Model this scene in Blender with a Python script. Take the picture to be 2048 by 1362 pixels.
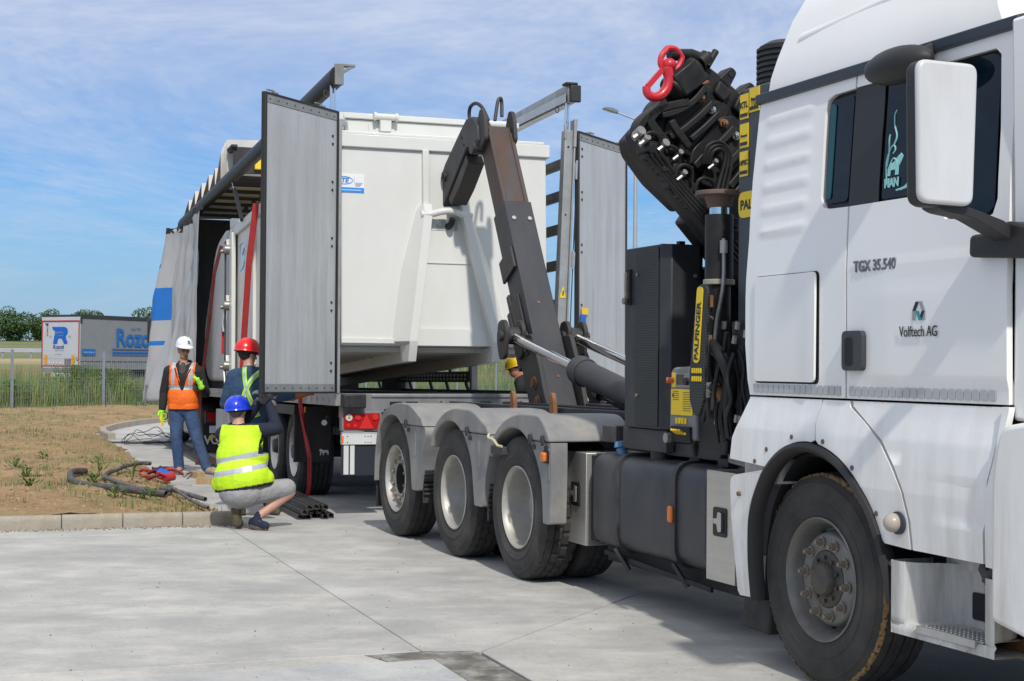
import bpy, bmesh, math, random
from math import sin, cos, pi, radians, sqrt, atan2
from mathutils import Vector, Matrix, noise
from mathutils.geometry import tessellate_polygon

SC = bpy.context.scene
COL = SC.collection
for o in list(bpy.data.objects):
    bpy.data.objects.remove(o)
R = random.Random(7)

# ------------------------------------------------------------ camera
PITCH, ROLL = math.atan(51 / 3000.0), radians(0.5)
fw = Vector((0, cos(PITCH), sin(PITCH))); up = Vector((0, -sin(PITCH), cos(PITCH))); rt = Vector((1, 0, 0))
rt2 = rt * cos(ROLL) + up * sin(ROLL); up2 = up * cos(ROLL) - rt * sin(ROLL)
cam = bpy.data.cameras.new('camera'); camo = bpy.data.objects.new('camera', cam); COL.objects.link(camo)
cam.sensor_width = 36; cam.lens = 36 * 3000 / 2048.0; cam.clip_end = 6000; cam.clip_start = 0.1
mx = Matrix.Identity(4)
for i in range(3):
    mx[i][0] = rt2[i]; mx[i][1] = up2[i]; mx[i][2] = -fw[i]
mx.translation = (0, 0, 1.53)
camo.matrix_world = mx
SC.camera = camo

# ------------------------------------------------------------ light
SUN_EL, SUN_AZ = 45.0, 167.0          # azimuth clockwise from +Y; the sun stands behind the camera, a little to its right
az = radians(SUN_AZ)
sun_dir = Vector((sin(az) * cos(radians(SUN_EL)), cos(az) * cos(radians(SUN_EL)), sin(radians(SUN_EL))))
W = bpy.data.worlds.new('World'); SC.world = W; W.use_nodes = True
wn = W.node_tree.nodes; wl = W.node_tree.links; wn.clear()
wo = wn.new('ShaderNodeOutputWorld'); bg = wn.new('ShaderNodeBackground'); sky = wn.new('ShaderNodeTexSky')
sky.sky_type = 'NISHITA'; sky.sun_disc = False; sky.sun_elevation = radians(SUN_EL); sky.sun_rotation = az
sky.air_density = 1.0; sky.dust_density = 0.6; sky.ozone_density = 1.6; sky.altitude = 100
bg.inputs[1].default_value = 0.115
tc = wn.new('ShaderNodeTexCoord'); sep = wn.new('ShaderNodeSeparateXYZ'); wl.new(tc.outputs['Generated'], sep.inputs[0])
def wmath(op, a, b=None, clamp=False):
    n = wn.new('ShaderNodeMath'); n.operation = op; n.use_clamp = clamp
    for i, v in enumerate((a, b)):
        if v is None: continue
        if hasattr(v, 'links'): wl.new(v, n.inputs[i])
        else: n.inputs[i].default_value = v
    return n.outputs[0]
zc = wmath('MAXIMUM', sep.outputs[2], 0.0); zd = wmath('ADD', zc, 0.20)
cx = wmath('DIVIDE', sep.outputs[0], zd); cy = wmath('DIVIDE', sep.outputs[1], zd)
cmb = wn.new('ShaderNodeCombineXYZ'); wl.new(cx, cmb.inputs[0]); wl.new(cy, cmb.inputs[1]); cmb.inputs[2].default_value = 3.7
def cloud(scale, detail, rough, lo, hi, dist=0.0, sy=1.0, off=0.0):
    mp = wn.new('ShaderNodeMapping'); mp.inputs['Scale'].default_value = (1, sy, 1); mp.inputs['Location'].default_value = (off, off * .7, off)
    wl.new(cmb.outputs[0], mp.inputs[0])
    n = wn.new('ShaderNodeTexNoise'); n.inputs['Scale'].default_value = scale; n.inputs['Detail'].default_value = detail
    n.inputs['Roughness'].default_value = rough; n.inputs['Distortion'].default_value = dist
    wl.new(mp.outputs[0], n.inputs['Vector'])
    m = wn.new('ShaderNodeMapRange'); m.inputs[1].default_value = lo; m.inputs[2].default_value = hi; m.clamp = True
    m.interpolation_type = 'SMOOTHSTEP'
    wl.new(n.outputs[0], m.inputs[0]); return m.outputs[0]
c1 = cloud(0.55, 7, 0.85, 0.40, 0.66, 0.5, 1.3, 4.4)
c2 = cloud(3.6, 6, 0.55, 0.44, 0.76, 0.6, 1.15, 5.1)
# the veil of cloud is thick overhead and thins out towards the horizon
veil = wn.new('ShaderNodeMapRange'); veil.inputs[1].default_value = 0.105; veil.inputs[2].default_value = 0.225; veil.clamp = True
veil.inputs[3].default_value = 0.0; veil.inputs[4].default_value = 0.52; veil.interpolation_type = 'SMOOTHSTEP'
wl.new(sep.outputs[2], veil.inputs[0])
cc = wmath('ADD', wmath('MULTIPLY', c1, 0.72), wmath('MULTIPLY', c2, 0.22))
fill_veil = wn.new('ShaderNodeMapRange'); fill_veil.inputs[1].default_value = 0.25; fill_veil.inputs[2].default_value = 0.7; fill_veil.clamp = True  # extra overhead cloud, out of view, added for more ambient light
fill_veil.inputs[3].default_value = 0.0; fill_veil.inputs[4].default_value = 0.35; wl.new(sep.outputs[2], fill_veil.inputs[0])
cc = wmath('ADD', wmath('ADD', wmath('MULTIPLY', cc, 0.60), veil.outputs[0]), fill_veil.outputs[0], True)
cc = wmath('MULTIPLY', cc, 0.92)
mixc = wn.new('ShaderNodeMix'); mixc.data_type = 'RGBA'
tint = wn.new('ShaderNodeMix'); tint.data_type = 'RGBA'; tint.blend_type = 'MULTIPLY'; tint.inputs[0].default_value = 1.0; wl.new(sky.outputs[0], tint.inputs[6]); tint.inputs[7].default_value = (.40, .655, .97, 1)
wl.new(cc, mixc.inputs[0]); wl.new(tint.outputs[2], mixc.inputs[6])
ccol = wn.new('ShaderNodeMix'); ccol.data_type = 'RGBA'; wl.new(wmath('MULTIPLY', fill_veil.outputs[0], 2.8), ccol.inputs[0])      # cloud above the view brightened to lift the fill light
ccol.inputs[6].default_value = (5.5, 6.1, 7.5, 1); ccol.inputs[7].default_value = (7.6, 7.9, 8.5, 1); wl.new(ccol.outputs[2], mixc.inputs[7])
# pale haze low on the horizon
hz = wn.new('ShaderNodeMapRange'); hz.inputs[1].default_value = 0.0; hz.inputs[2].default_value = 0.11; hz.clamp = True
hz.inputs[3].default_value = 0.85; hz.inputs[4].default_value = 0.0; wl.new(sep.outputs[2], hz.inputs[0])
mixh = wn.new('ShaderNodeMix'); mixh.data_type = 'RGBA'
wl.new(hz.outputs[0], mixh.inputs[0]); wl.new(mixc.outputs[2], mixh.inputs[6]); mixh.inputs[7].default_value = (2.9, 4.3, 6.1, 1)
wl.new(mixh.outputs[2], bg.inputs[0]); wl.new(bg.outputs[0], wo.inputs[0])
sl = bpy.data.lights.new('sun', 'SUN'); sl.energy = 3.15; sl.angle = radians(1.6); sl.color = (1.0, 0.955, 0.88)
so = bpy.data.objects.new('sun', sl); COL.objects.link(so); so.rotation_mode = 'QUATERNION'
so.rotation_quaternion = sun_dir.to_track_quat('Z', 'Y'); so.location = sun_dir * 50
SC.view_settings.view_transform = 'Standard'; SC.view_settings.look = 'None'
SC.view_settings.exposure = 0.0; SC.view_settings.gamma = 1.0; SC.view_settings.use_curve_mapping = False
SC.cycles.max_bounces = 6; SC.cycles.caustics_reflective = False; SC.cycles.caustics_refractive = False
SC.cycles.use_denoising = True

# ------------------------------------------------------------ materials
def mat(name, col, rough=.5, metal=0., var=.12, scale=2.5, bump=0., bscale=60., dirt=None, dscale=1.2, damt=.35, dstretch=(1, 1, .25),
        zd=None, spec=.5, coat=0., detail=6, stretch=None, dsharp=.12, fine=.0, fscale=90., bdist=.01):
    m = bpy.data.materials.new(name); m.use_nodes = True
    n = m.node_tree.nodes; l = m.node_tree.links; b = n['Principled BSDF']
    t = n.new('ShaderNodeTexCoord'); vec = t.outputs['Object']
    def mapped(s):
        mp = n.new('ShaderNodeMapping'); mp.inputs['Scale'].default_value = s; l.new(vec, mp.inputs[0]); return mp.outputs[0]
    def nz(v, sc, det=detail, ro=.6):
        x = n.new('ShaderNodeTexNoise'); x.inputs['Scale'].default_value = sc; x.inputs['Detail'].default_value = det; x.inputs['Roughness'].default_value = ro
        l.new(v, x.inputs['Vector']); return x.outputs[0]
    def mixn(f, a, bb):
        x = n.new('ShaderNodeMix'); x.data_type = 'RGBA'
        if hasattr(f, 'links'): l.new(f, x.inputs[0])
        else: x.inputs[0].default_value = f
        for i, v in ((6, a), (7, bb)):
            if hasattr(v, 'links'): l.new(v, x.inputs[i])
            else: x.inputs[i].default_value = (*v, 1)
        return x.outputs[2]
    def rng(v, a, bb, c=0., d=1.):
        x = n.new('ShaderNodeMapRange'); x.clamp = True
        for i, q in enumerate((a, bb, c, d)): x.inputs[1 + i].default_value = q
        l.new(v, x.inputs[0]); return x.outputs[0]
    def mul(a, bb):
        x = n.new('ShaderNodeMath'); x.operation = 'MULTIPLY'; l.new(a, x.inputs[0])
        if hasattr(bb, 'links'): l.new(bb, x.inputs[1])
        else: x.inputs[1].default_value = bb
        return x.outputs[0]
    v0 = mapped(stretch) if stretch else vec
    f = rng(nz(v0, scale), .3, .7)
    c = mixn(f, tuple(max(0, x * (1 - var)) for x in col), tuple(min(1, x * (1 + var)) for x in col))
    if fine:
        ff = rng(nz(vec, fscale, 3, .7), .3, .7)
        mm = n.new('ShaderNodeMix'); mm.data_type = 'RGBA'; mm.blend_type = 'MULTIPLY'; mm.inputs[0].default_value = 1.0
        l.new(c, mm.inputs[6])
        cr = n.new('ShaderNodeMix'); cr.data_type = 'RGBA'; l.new(ff, cr.inputs[0])
        cr.inputs[6].default_value = (1 - fine,) * 3 + (1,); cr.inputs[7].default_value = (1 + fine,) * 3 + (1,)
        l.new(cr.outputs[2], mm.inputs[7]); c = mm.outputs[2]
    r_out = None
    if dirt:
        df = rng(nz(mapped(dstretch), dscale, 8, .65), .5 - dsharp, .5 + dsharp * 2, 0, damt)
        if zd:
            sp = n.new('ShaderNodeSeparateXYZ'); l.new(vec, sp.inputs[0])
            zf = rng(sp.outputs[2], zd[0], zd[1], 1.0, zd[2] if len(zd) > 2 else .0)
            df = mul(df, zf)
        c = mixn(df, c, dirt)
        r_out = rng(df, 0, .7, rough, min(1, rough + .35))
    l.new(c, b.inputs['Base Color'])
    if r_out is not None: l.new(r_out, b.inputs['Roughness'])
    else: b.inputs['Roughness'].default_value = rough
    b.inputs['Metallic'].default_value = metal
    b.inputs['Specular IOR Level'].default_value = spec
    if coat:
        b.inputs['Coat Weight'].default_value = coat; b.inputs['Coat Roughness'].default_value = .06
    if bump:
        bp = n.new('ShaderNodeBump'); bp.inputs['Strength'].default_value = min(1, bump); bp.inputs['Distance'].default_value = bdist
        l.new(nz(v0, bscale, 5, .6), bp.inputs['Height']); l.new(bp.outputs[0], b.inputs['Normal'])
    return m
def plain(name, col, rough=.5, metal=0., **k):
    return mat(name, col, rough, metal, var=k.pop('var', .05), **k)

DIRT = (.20, .165, .12)
M = {}
M['cab'] = mat('cab_white_paint', (.86, .845, .82), .26, var=.015, coat=.4, dirt=(.38, .33, .25), dscale=6, damt=.75, dstretch=(1.6, 1.6, .22), zd=(.55, 1.55, .02))
M['cabrec'] = mat('step_white_plastic', (.60, .59, .56), .5, var=.04, dirt=(.22, .18, .13), dscale=7, damt=.75, dstretch=(2, 2, .2))
M['cabdark'] = plain('cab_dark_trim', (.035, .045, .06), .45)
M['seam'] = plain('seam_black', (.012, .012, .014), .8)
M['blackpl'] = mat('black_plastic', (.014, .0145, .017), .5, var=.25, dirt=(.07, .06, .05), damt=.35, dscale=3)
M['glass'] = plain('tinted_glass', (.002, .010, .018), .03, spec=.28)
M['glass2'] = plain('tinted_glass_edge', (.012, .075, .09), .08, spec=.3)
M['tyre'] = mat('tyre_rubber', (.034, .033, .032), .82, var=.35, scale=5, dirt=(.13, .115, .095), damt=.45, dscale=4, dstretch=(1, 1, 1), bump=.15, bscale=120)
M['tread'] = mat('tyre_tread_rubber', (.030, .030, .031), .85, var=.3, scale=12, dirt=(.11, .095, .075), damt=.4, dscale=14, dstretch=(1, 1, 1), bump=.3, bscale=80)
M['clay'] = mat('dried_clay', (.30, .185, .085), .95, var=.35, scale=30, bump=.8, bscale=160)
M['rim'] = mat('silver_rim', (.50, .49, .46), .38, .55, var=.12, scale=4, dirt=(.24, .19, .13), damt=.55, dscale=5, dstretch=(1, 1, 1))
M['rimdark'] = mat('dusty_steel_rim', (.23, .225, .21), .5, .45, var=.2, scale=5, dirt=(.12, .10, .08), damt=.6, dscale=6, dstretch=(1, 1, 1))
M['rust_nut'] = mat('dirty_nut', (.30, .25, .20), .5, .5, var=.3, scale=30)
M['fender'] = mat('grey_fender_plastic', (.185, .19, .196), .62, var=.14, scale=5, dirt=(.40, .36, .30), damt=.75, dscale=3.2, dstretch=(1, 1, .6), bump=.08, bscale=150, zd=(.4, 2.2, .6), fine=.08)
M['alu'] = mat('brushed_aluminium', (.60, .575, .53), .38, .75, var=.06, scale=14, stretch=(.2, .2, 4), dirt=(.30, .27, .23), damt=.25, dscale=3)
M['tank'] = mat('tank_dark_blue_paint', (.026, .031, .043), .42, var=.18, scale=3, dirt=(.17, .145, .11), damt=.55, dscale=3, dstretch=(1, 1, .35), bump=.06, bscale=180, zd=(.3, 1.3, .45), fine=.12)
M['chassis'] = mat('chassis_dark_paint', (.028, .030, .036), .55, var=.25, dirt=(.14, .115, .09), damt=.5, dscale=4, dstretch=(1, 1, 1))
M['dark'] = mat('underside_black', (.010, .010, .011), .7, var=.3)
M['arm'] = mat('arm_anthracite_paint', (.028, .030, .038), .5, var=.12, scale=2, dirt=(.085, .075, .068), damt=.45, dscale=4, dstretch=(1, 1, .4), bump=.05, bscale=200, fine=.15, fscale=60)
M['armside'] = mat('arm_side_paint', (.028, .027, .028), .5, var=.2, scale=3, dirt=(.085, .065, .05), damt=.4, dscale=5, dstretch=(1, 1, .6), fine=.15)
M['rusty'] = mat('rusty_steel', (.060, .054, .056), .55, .2, var=.2, scale=3, dirt=(.15, .07, .032), damt=.75, dscale=2.6, dstretch=(3, 3, .35), dsharp=.12, bump=.1, bscale=120)
M['rust'] = mat('rust', (.22, .10, .045), .9, var=.35, scale=9, bump=.3)
M['chrome'] = plain('chrome_rod', (.75, .75, .77), .12, 1.0)
M['crane'] = mat('crane_black_paint', (.0085, .0095, .012), .42, var=.3, scale=5, spec=.3, dirt=(.06, .05, .038), damt=.4, dscale=6, dstretch=(1, 1, 1), bump=.08)
M['steel'] = mat('dull_steel', (.34, .33, .31), .4, .8, var=.2, scale=12)
M['zinc'] = mat('zinc_steel', (.52, .52, .51), .35, .8, var=.12, scale=10)
M['red'] = mat('red_paint', (.55, .018, .03), .35, var=.12, coat=.3)
M['yellow'] = mat('yellow_label', (.80, .56, .015), .45, var=.05)
M['black'] = plain('print_black', (.015, .015, .017), .5)
M['greypl'] = mat('grey_plastic', (.20, .205, .21), .55, var=.08, dirt=(.13, .11, .09), damt=.3, dscale=5)
M['orange'] = plain('orange_lens', (.75, .19, .02), .25)
M['whitelabel'] = plain('white_label', (.75, .76, .77), .4)
M['teal'] = plain('teal_print', (.0, .30, .32), .4)
M['grey_print'] = plain('grey_print', (.30, .31, .33), .35)
M['bluecap'] = plain('blue_cap', (.10, .22, .38), .5)
M['stripe'] = mat('grey_reflector', (.47, .49, .50), .3, var=.1, scale=30, dirt=(.30, .27, .2), damt=.5, dscale=6)
M['sticker'] = plain('pale_teal_sticker', (.30, .62, .62), .5)

# ------------------------------------------------------------ mesh builder
class MB:
    def __init__(s): s.v = []; s.f = []; s.m = []; s.c = 0
    def add(s, vs, fs):
        k = len(s.v); s.v += [tuple(v) for v in vs]; s.f += [tuple(i + k for i in f) for f in fs]; s.m += [s.c] * len(fs); return s
    def bx(s, x0, x1, y0, y1, z0, z1):
        return s.add([(x0, y0, z0), (x1, y0, z0), (x1, y1, z0), (x0, y1, z0), (x0, y0, z1), (x1, y0, z1), (x1, y1, z1), (x0, y1, z1)],
                     [(0, 3, 2, 1), (4, 5, 6, 7), (0, 1, 5, 4), (1, 2, 6, 5), (2, 3, 7, 6), (3, 0, 4, 7)])
    def bar(s, p, q, w, h, upv=(0, 0, 1)):
        p = Vector(p); q = Vector(q); d = (q - p).normalized(); u = Vector(upv)
        a = d.cross(u)
        if a.length < 1e-4: a = d.cross(Vector((1, 0, 0)))
        a.normalize(); b = a.cross(d).normalized()
        vs = [e + a * (w / 2 * i) + b * (h / 2 * j) for e in (p, q) for i, j in ((-1, -1), (1, -1), (1, 1), (-1, 1))]
        return s.add(vs, [(3, 2, 1, 0), (4, 5, 6, 7), (0, 1, 5, 4), (1, 2, 6, 5), (2, 3, 7, 6), (3, 0, 4, 7)])
    def prism(s, pts, ax, a0, a1):
        def P(p, a):
            if ax == 'y': return (p[0], a, p[1])
            if ax == 'x': return (a, p[0], p[1])
            return (p[0], p[1], a)
        n = len(pts); vs = [P(p, a0) for p in pts] + [P(p, a1) for p in pts]
        fs = [tuple(range(n)), tuple(range(2 * n - 1, n - 1, -1))]
        fs += [(i, i + n, (i + 1) % n + n, (i + 1) % n) for i in range(n)]
        return s.add(vs, fs)
    def cyl(s, p, q, r0, r1=None, n=16, cap=True):
        r1 = r0 if r1 is None else r1
        p = Vector(p); q = Vector(q); d = (q - p).normalized(); a = d.orthogonal().normalized(); b = d.cross(a)
        vs = [p + (a * cos(2 * pi * i / n) + b * sin(2 * pi * i / n)) * r0 for i in range(n)] + [q + (a * cos(2 * pi * i / n) + b * sin(2 * pi * i / n)) * r1 for i in range(n)]
        fs = [(i, (i + 1) % n, (i + 1) % n + n, i + n) for i in range(n)]
        if cap: fs += [tuple(range(n - 1, -1, -1)), tuple(range(n, 2 * n))]
        return s.add(vs, fs)
    def tube(s, pts, r, n=8, cap=True, flat=None, r1=None):
        P = [Vector(p) for p in pts]
        if len(P) >= 4 and not flat: P = catmull(P, 4)
        k = len(P); ref = None; rings = []
        for i in range(k):
            d = (P[min(i + 1, k - 1)] - P[max(i - 1, 0)]).normalized()
            if ref is None: ref = Vector(flat) if flat else d.orthogonal()
            a = (ref - d * ref.dot(d))
            if a.length < 1e-5: a = d.orthogonal()
            a.normalize(); b = d.cross(a); ref = a
            rr = r if r1 is None else r + (r1 - r) * i / (k - 1)
            if flat: rings.append([P[i] + a * (r * x) + b * (flat_t * y) for x, y in ((-1, -1), (1, -1), (1, 1), (-1, 1))])
            else: rings.append([P[i] + (a * cos(2 * pi * j / n) + b * sin(2 * pi * j / n)) * rr for j in range(n)])
        m = len(rings[0]); vs = [v for g in rings for v in g]; fs = []
        for i in range(k - 1):
            fs += [(i * m + j, i * m + (j + 1) % m, (i + 1) * m + (j + 1) % m, (i + 1) * m + j) for j in range(m)]
        if cap: fs += [tuple(range(m - 1, -1, -1)), tuple(range((k - 1) * m, k * m))]
        return s.add(vs, fs)
    def lathe(s, prof, o, ax='y', n=48, mod=None, sgn=1, a0=0., a1=2 * pi):
        o = Vector(o); full = abs(a1 - a0 - 2 * pi) < 1e-6; nn = n if full else n + 1
        vs = []
        for k in range(nn):
            t = a0 + (a1 - a0) * k / n
            for j, (r, h) in enumerate(prof):
                if mod: r = mod(r, h, j, k)
                c, q = r * cos(t), r * sin(t)
                vs.append(o + (Vector((c, sgn * h, q)) if ax == 'y' else Vector((sgn * h, c, q)) if ax == 'x' else Vector((c, q, sgn * h))))
        p = len(prof); fs = []
        for k in range(n):
            k2 = (k + 1) % nn
            fs += [(k * p + j, k * p + j + 1, k2 * p + j + 1, k2 * p + j) for j in range(p - 1)]
        return s.add(vs, fs)
    def sph(s, c, r, n=14, m=9, z0=-1., z1=1.):
        rx, ry, rz = r if hasattr(r, '__len__') else (r, r, r)
        prof = []
        for j in range(m + 1):
            a = math.asin(max(-1, min(1, z0))) + (math.asin(min(1, z1)) - math.asin(max(-1, z0))) * j / m
            prof.append((cos(a), sin(a)))
        vs = [(c[0] + rx * q * cos(2 * pi * k / n), c[1] + ry * q * sin(2 * pi * k / n), c[2] + rz * h) for k in range(n) for q, h in prof]
        p = m + 1
        fs = [(k * p + j, ((k + 1) % n) * p + j, ((k + 1) % n) * p + j + 1, k * p + j + 1) for k in range(n) for j in range(m)]
        return s.add(vs, fs)
    def grid(s, fn, nu, nv, closed=False):
        vs = [fn(i / nu, j / nv) for i in range(nu + 1) for j in range(nv + 1)]
        fs = [(i * (nv + 1) + j, (i + 1) * (nv + 1) + j, (i + 1) * (nv + 1) + j + 1, i * (nv + 1) + j + 1) for i in range(nu) for j in range(nv)]
        return s.add(vs, fs)
    def mesh(s, name, mats, smooth=40, recalc=True, weld=True):
        me = bpy.data.meshes.new(name); me.from_pydata(s.v, [], s.f)
        for mm in (mats if isinstance(mats, (list, tuple)) else [mats]): me.materials.append(mm)
        if len(set(s.m)) > 1: me.polygons.foreach_set('material_index', s.m)
        finish(me, smooth, recalc, weld); return me
    def obj(s, name, mats, parent=None, bevel=0., smooth=40, recalc=True, weld=True, seg=2, loc=None):
        o = link(name, s.mesh(name, mats, smooth, recalc, weld), parent)
        if loc: o.location = loc
        if bevel: add_bevel(o, bevel, seg)
        return o
flat_t = .002
def catmull(P, n):
    P = [Vector(p) for p in P]; out = []
    for i in range(len(P) - 1):
        p0 = P[max(i - 1, 0)]; p1 = P[i]; p2 = P[i + 1]; p3 = P[min(i + 2, len(P) - 1)]
        for j in range(n):
            t = j / n; out.append(.5 * ((2 * p1) + (p2 - p0) * t + (2 * p0 - 5 * p1 + 4 * p2 - p3) * t * t + (3 * p1 - p0 - 3 * p2 + p3) * t ** 3))
    out.append(P[-1]); return out
def finish(me, smooth=40, recalc=True, weld=True):
    bm = bmesh.new(); bm.from_mesh(me)
    if weld: bmesh.ops.remove_doubles(bm, verts=bm.verts, dist=1e-5)
    if recalc: bmesh.ops.recalc_face_normals(bm, faces=bm.faces)
    if smooth:
        t = radians(smooth)
        for f in bm.faces: f.smooth = True
        for e in bm.edges:
            if len(e.link_faces) == 2:
                e.smooth = e.calc_face_angle(0) < t
    bm.to_mesh(me); bm.free(); me.update()
def add_bevel(o, w, seg=2):
    b = o.modifiers.new('bevel', 'BEVEL'); b.width = w; b.segments = seg; b.limit_method = 'ANGLE'; b.angle_limit = radians(38); b.harden_normals = False
def link(name, data, parent=None):
    o = bpy.data.objects.new(name, data); COL.objects.link(o)
    if parent: o.parent = parent
    return o
def tag(o, label, cat, group=None, kind=None):
    if label: o['label'] = label
    if cat: o['category'] = cat
    if group: o['group'] = group
    if kind: o['kind'] = kind
    return o
def thing(name, label, cat, loc=(0, 0, 0), rz=0., group=None, mw=None):
    o = bpy.data.objects.new(name, None); COL.objects.link(o); o.empty_display_size = .2
    if mw is not None: o.matrix_world = mw
    else: o.location = loc; o.rotation_euler = (0, 0, rz)
    return tag(o, label, cat, group)
def frame(o, xa, ya, za=(0, 0, 1)):
    m = Matrix.Identity(4)
    for i in range(3): m[i][0] = xa[i]; m[i][1] = ya[i]; m[i][2] = za[i]
    m.translation = o; return m
def text(body, size, loc, rot, m, parent, name='lettering', align='LEFT', th=.002, sx=1., bold=0., shear=0., sp=1.):
    c = bpy.data.curves.new(name, 'FONT'); c.body = body; c.size = size; c.align_x = align; c.extrude = th; c.resolution_u = 3
    c.offset = bold; c.shear = shear; c.space_character = sp
    t = bpy.data.objects.new('tmp_text', c); COL.objects.link(t)
    me = bpy.data.meshes.new_from_object(t.evaluated_get(bpy.context.evaluated_depsgraph_get()))
    bpy.data.objects.remove(t); bpy.data.curves.remove(c)
    me.materials.clear(); me.materials.append(m); me.name = name
    o = link(name, me, parent); o.matrix_local = Matrix.Translation(loc) @ rot @ Matrix.Diagonal((sx, 1, 1, 1))
    return o
RX = Matrix.Rotation(pi / 2, 4, 'X')                        # faces -y, reads along +x
RXL = Matrix.Rotation(-pi / 2, 4, 'Z') @ RX                 # faces -x, reads along -y
RXR = Matrix.Rotation(pi / 2, 4, 'Z') @ RX                  # faces +x, reads along +y
def rnd(pts, r, n=4):
    """polygon with rounded corners; r is one radius or a list"""
    out = []; k = len(pts)
    for i in range(k):
        p = Vector(pts[i]); a = Vector(pts[i - 1]); b = Vector(pts[(i + 1) % k]); rr = r[i] if hasattr(r, '__len__') else r
        u = a - p; v = b - p; d = min(rr, u.length * .45, v.length * .45)
        if d < 1e-4: out.append(tuple(p)); continue
        p0 = p + u.normalized() * d; p1 = p + v.normalized() * d
        for j in range(n + 1):
            t = j / n; out.append(tuple(p0 * (1 - t) ** 2 + p * 2 * t * (1 - t) + p1 * t * t))
    return out
def panel(name, mats, parent, outer, yf, th=.02, holes=(), cz=(), cs=(), smooth=30, bevel=0.):
    """sheet cut to an outline in the x-z plane, bent to y = yf(x, z), given a thickness"""
    loops = [[Vector((p[0], p[1], 0)) for p in outer]] + [[Vector((p[0], p[1], 0)) for p in h] for h in holes]
    tri = tessellate_polygon(loops); flat = [v for q in loops for v in q]
    bm = bmesh.new(); vs = [bm.verts.new((v.x, 0, v.y)) for v in flat]
    for t in tri:
        try: bm.faces.new([vs[i] for i in t])
        except ValueError: pass
    bmesh.ops.dissolve_limit(bm, angle_limit=.01, verts=bm.verts, edges=bm.edges)
    x0, x1 = min(v.x for v in flat), max(v.x for v in flat); z0, z1 = min(v.y for v in flat), max(v.y for v in flat)
    if len(cz) > 3 and (x1 - x0) > .2:
        cs = list(cs) + [x0 + .07 * i for i in range(1, int((x1 - x0) / .07))]; cz = list(cz) + [z0 + .06 * i for i in range(1, int((z1 - z0) / .06))]
    for z in cz: bmesh.ops.bisect_plane(bm, geom=bm.verts[:] + bm.edges[:] + bm.faces[:], plane_co=(0, 0, z), plane_no=(0, 0, 1))
    for s in cs: bmesh.ops.bisect_plane(bm, geom=bm.verts[:] + bm.edges[:] + bm.faces[:], plane_co=(s, 0, 0), plane_no=(1, 0, 0))
    bmesh.ops.triangulate(bm, faces=[f for f in bm.faces if len(f.verts) > 4])
    bm.normal_update()
    for f in bm.faces:
        if f.normal.y > 0: f.normal_flip()
    for v in bm.verts: v.co.y = yf(v.co.x, v.co.z)
    bnd = [(e.verts[0], e.verts[1]) for e in bm.edges if len(e.link_faces) == 1]
    back = {v: bm.verts.new((v.co.x, v.co.y + th, v.co.z)) for v in list(bm.verts)}
    for f in list(bm.faces): bm.faces.new([back[v] for v in reversed(f.verts)])
    for a, b in bnd:
        try: bm.faces.new((a, b, back[b], back[a]))
        except ValueError: pass
    me = bpy.data.meshes.new(name); bm.to_mesh(me); bm.free()
    for mm in (mats if isinstance(mats, (list, tuple)) else [mats]): me.materials.append(mm)
    finish(me, smooth); o = link(name, me, parent)
    if bevel: add_bevel(o, bevel, 2)
    return o
def islands(o):
    me = o.data; n = len(me.vertices); par = list(range(n))
    def fd(a):
        while par[a] != a: par[a] = par[par[a]]; a = par[a]
        return a
    for e in me.edges:
        a, b = fd(e.vertices[0]), fd(e.vertices[1])
        if a != b: par[a] = b
    g = {}
    for p in me.polygons: g.setdefault(fd(p.vertices[0]), []).append(p.index)
    return list(g.values())
def split_parts(names):
    for o in list(bpy.data.objects):
        if o.type != 'MESH' or o.name.split('.')[0] not in names or o.get('kind') == 'stuff' or o.data.users > 1: continue
        g = islands(o)
        if len(g) < 2 or len(g) > 60: continue
        me = o.data; base = o.name.split('.')[0]
        for k, fs in enumerate(g):
            use = {}; vs = []; ff = []; mi = []; sm = []
            for i in fs:
                p = me.polygons[i]; q = []
                for v in p.vertices:
                    if v not in use: use[v] = len(vs); vs.append(me.vertices[v].co.copy())
                    q.append(use[v])
                ff.append(q); mi.append(p.material_index)
            m2 = bpy.data.meshes.new(base); m2.from_pydata(vs, [], ff)
            for m in me.materials: m2.materials.append(m)
            m2.polygons.foreach_set('material_index', mi); finish(m2, 40)
            if k == 0: first = m2
            else: c = o.copy(); c.data = m2; COL.objects.link(c)
        o.data = first
def lerp(a, b, t): return a + (b - a) * t
def pw(x, tab):
    if x <= tab[0][0]: return tab[0][1]
    for (a, va), (b, vb) in zip(tab, tab[1:]):
        if x <= b: return va + (vb - va) * (x - a) / (b - a)
    return tab[-1][1]
def rep(o, parent=None, **kw):
    c = o.copy(); COL.objects.link(c); c.parent = parent if parent else o.parent
    for k, v in kw.items(): setattr(c, k, v)
    return c
def dup_tree(o, parent=None):
    c = o.copy(); COL.objects.link(c); c.parent = parent
    for ch in list(o.children): dup_tree(ch, c)
    return c
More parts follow.
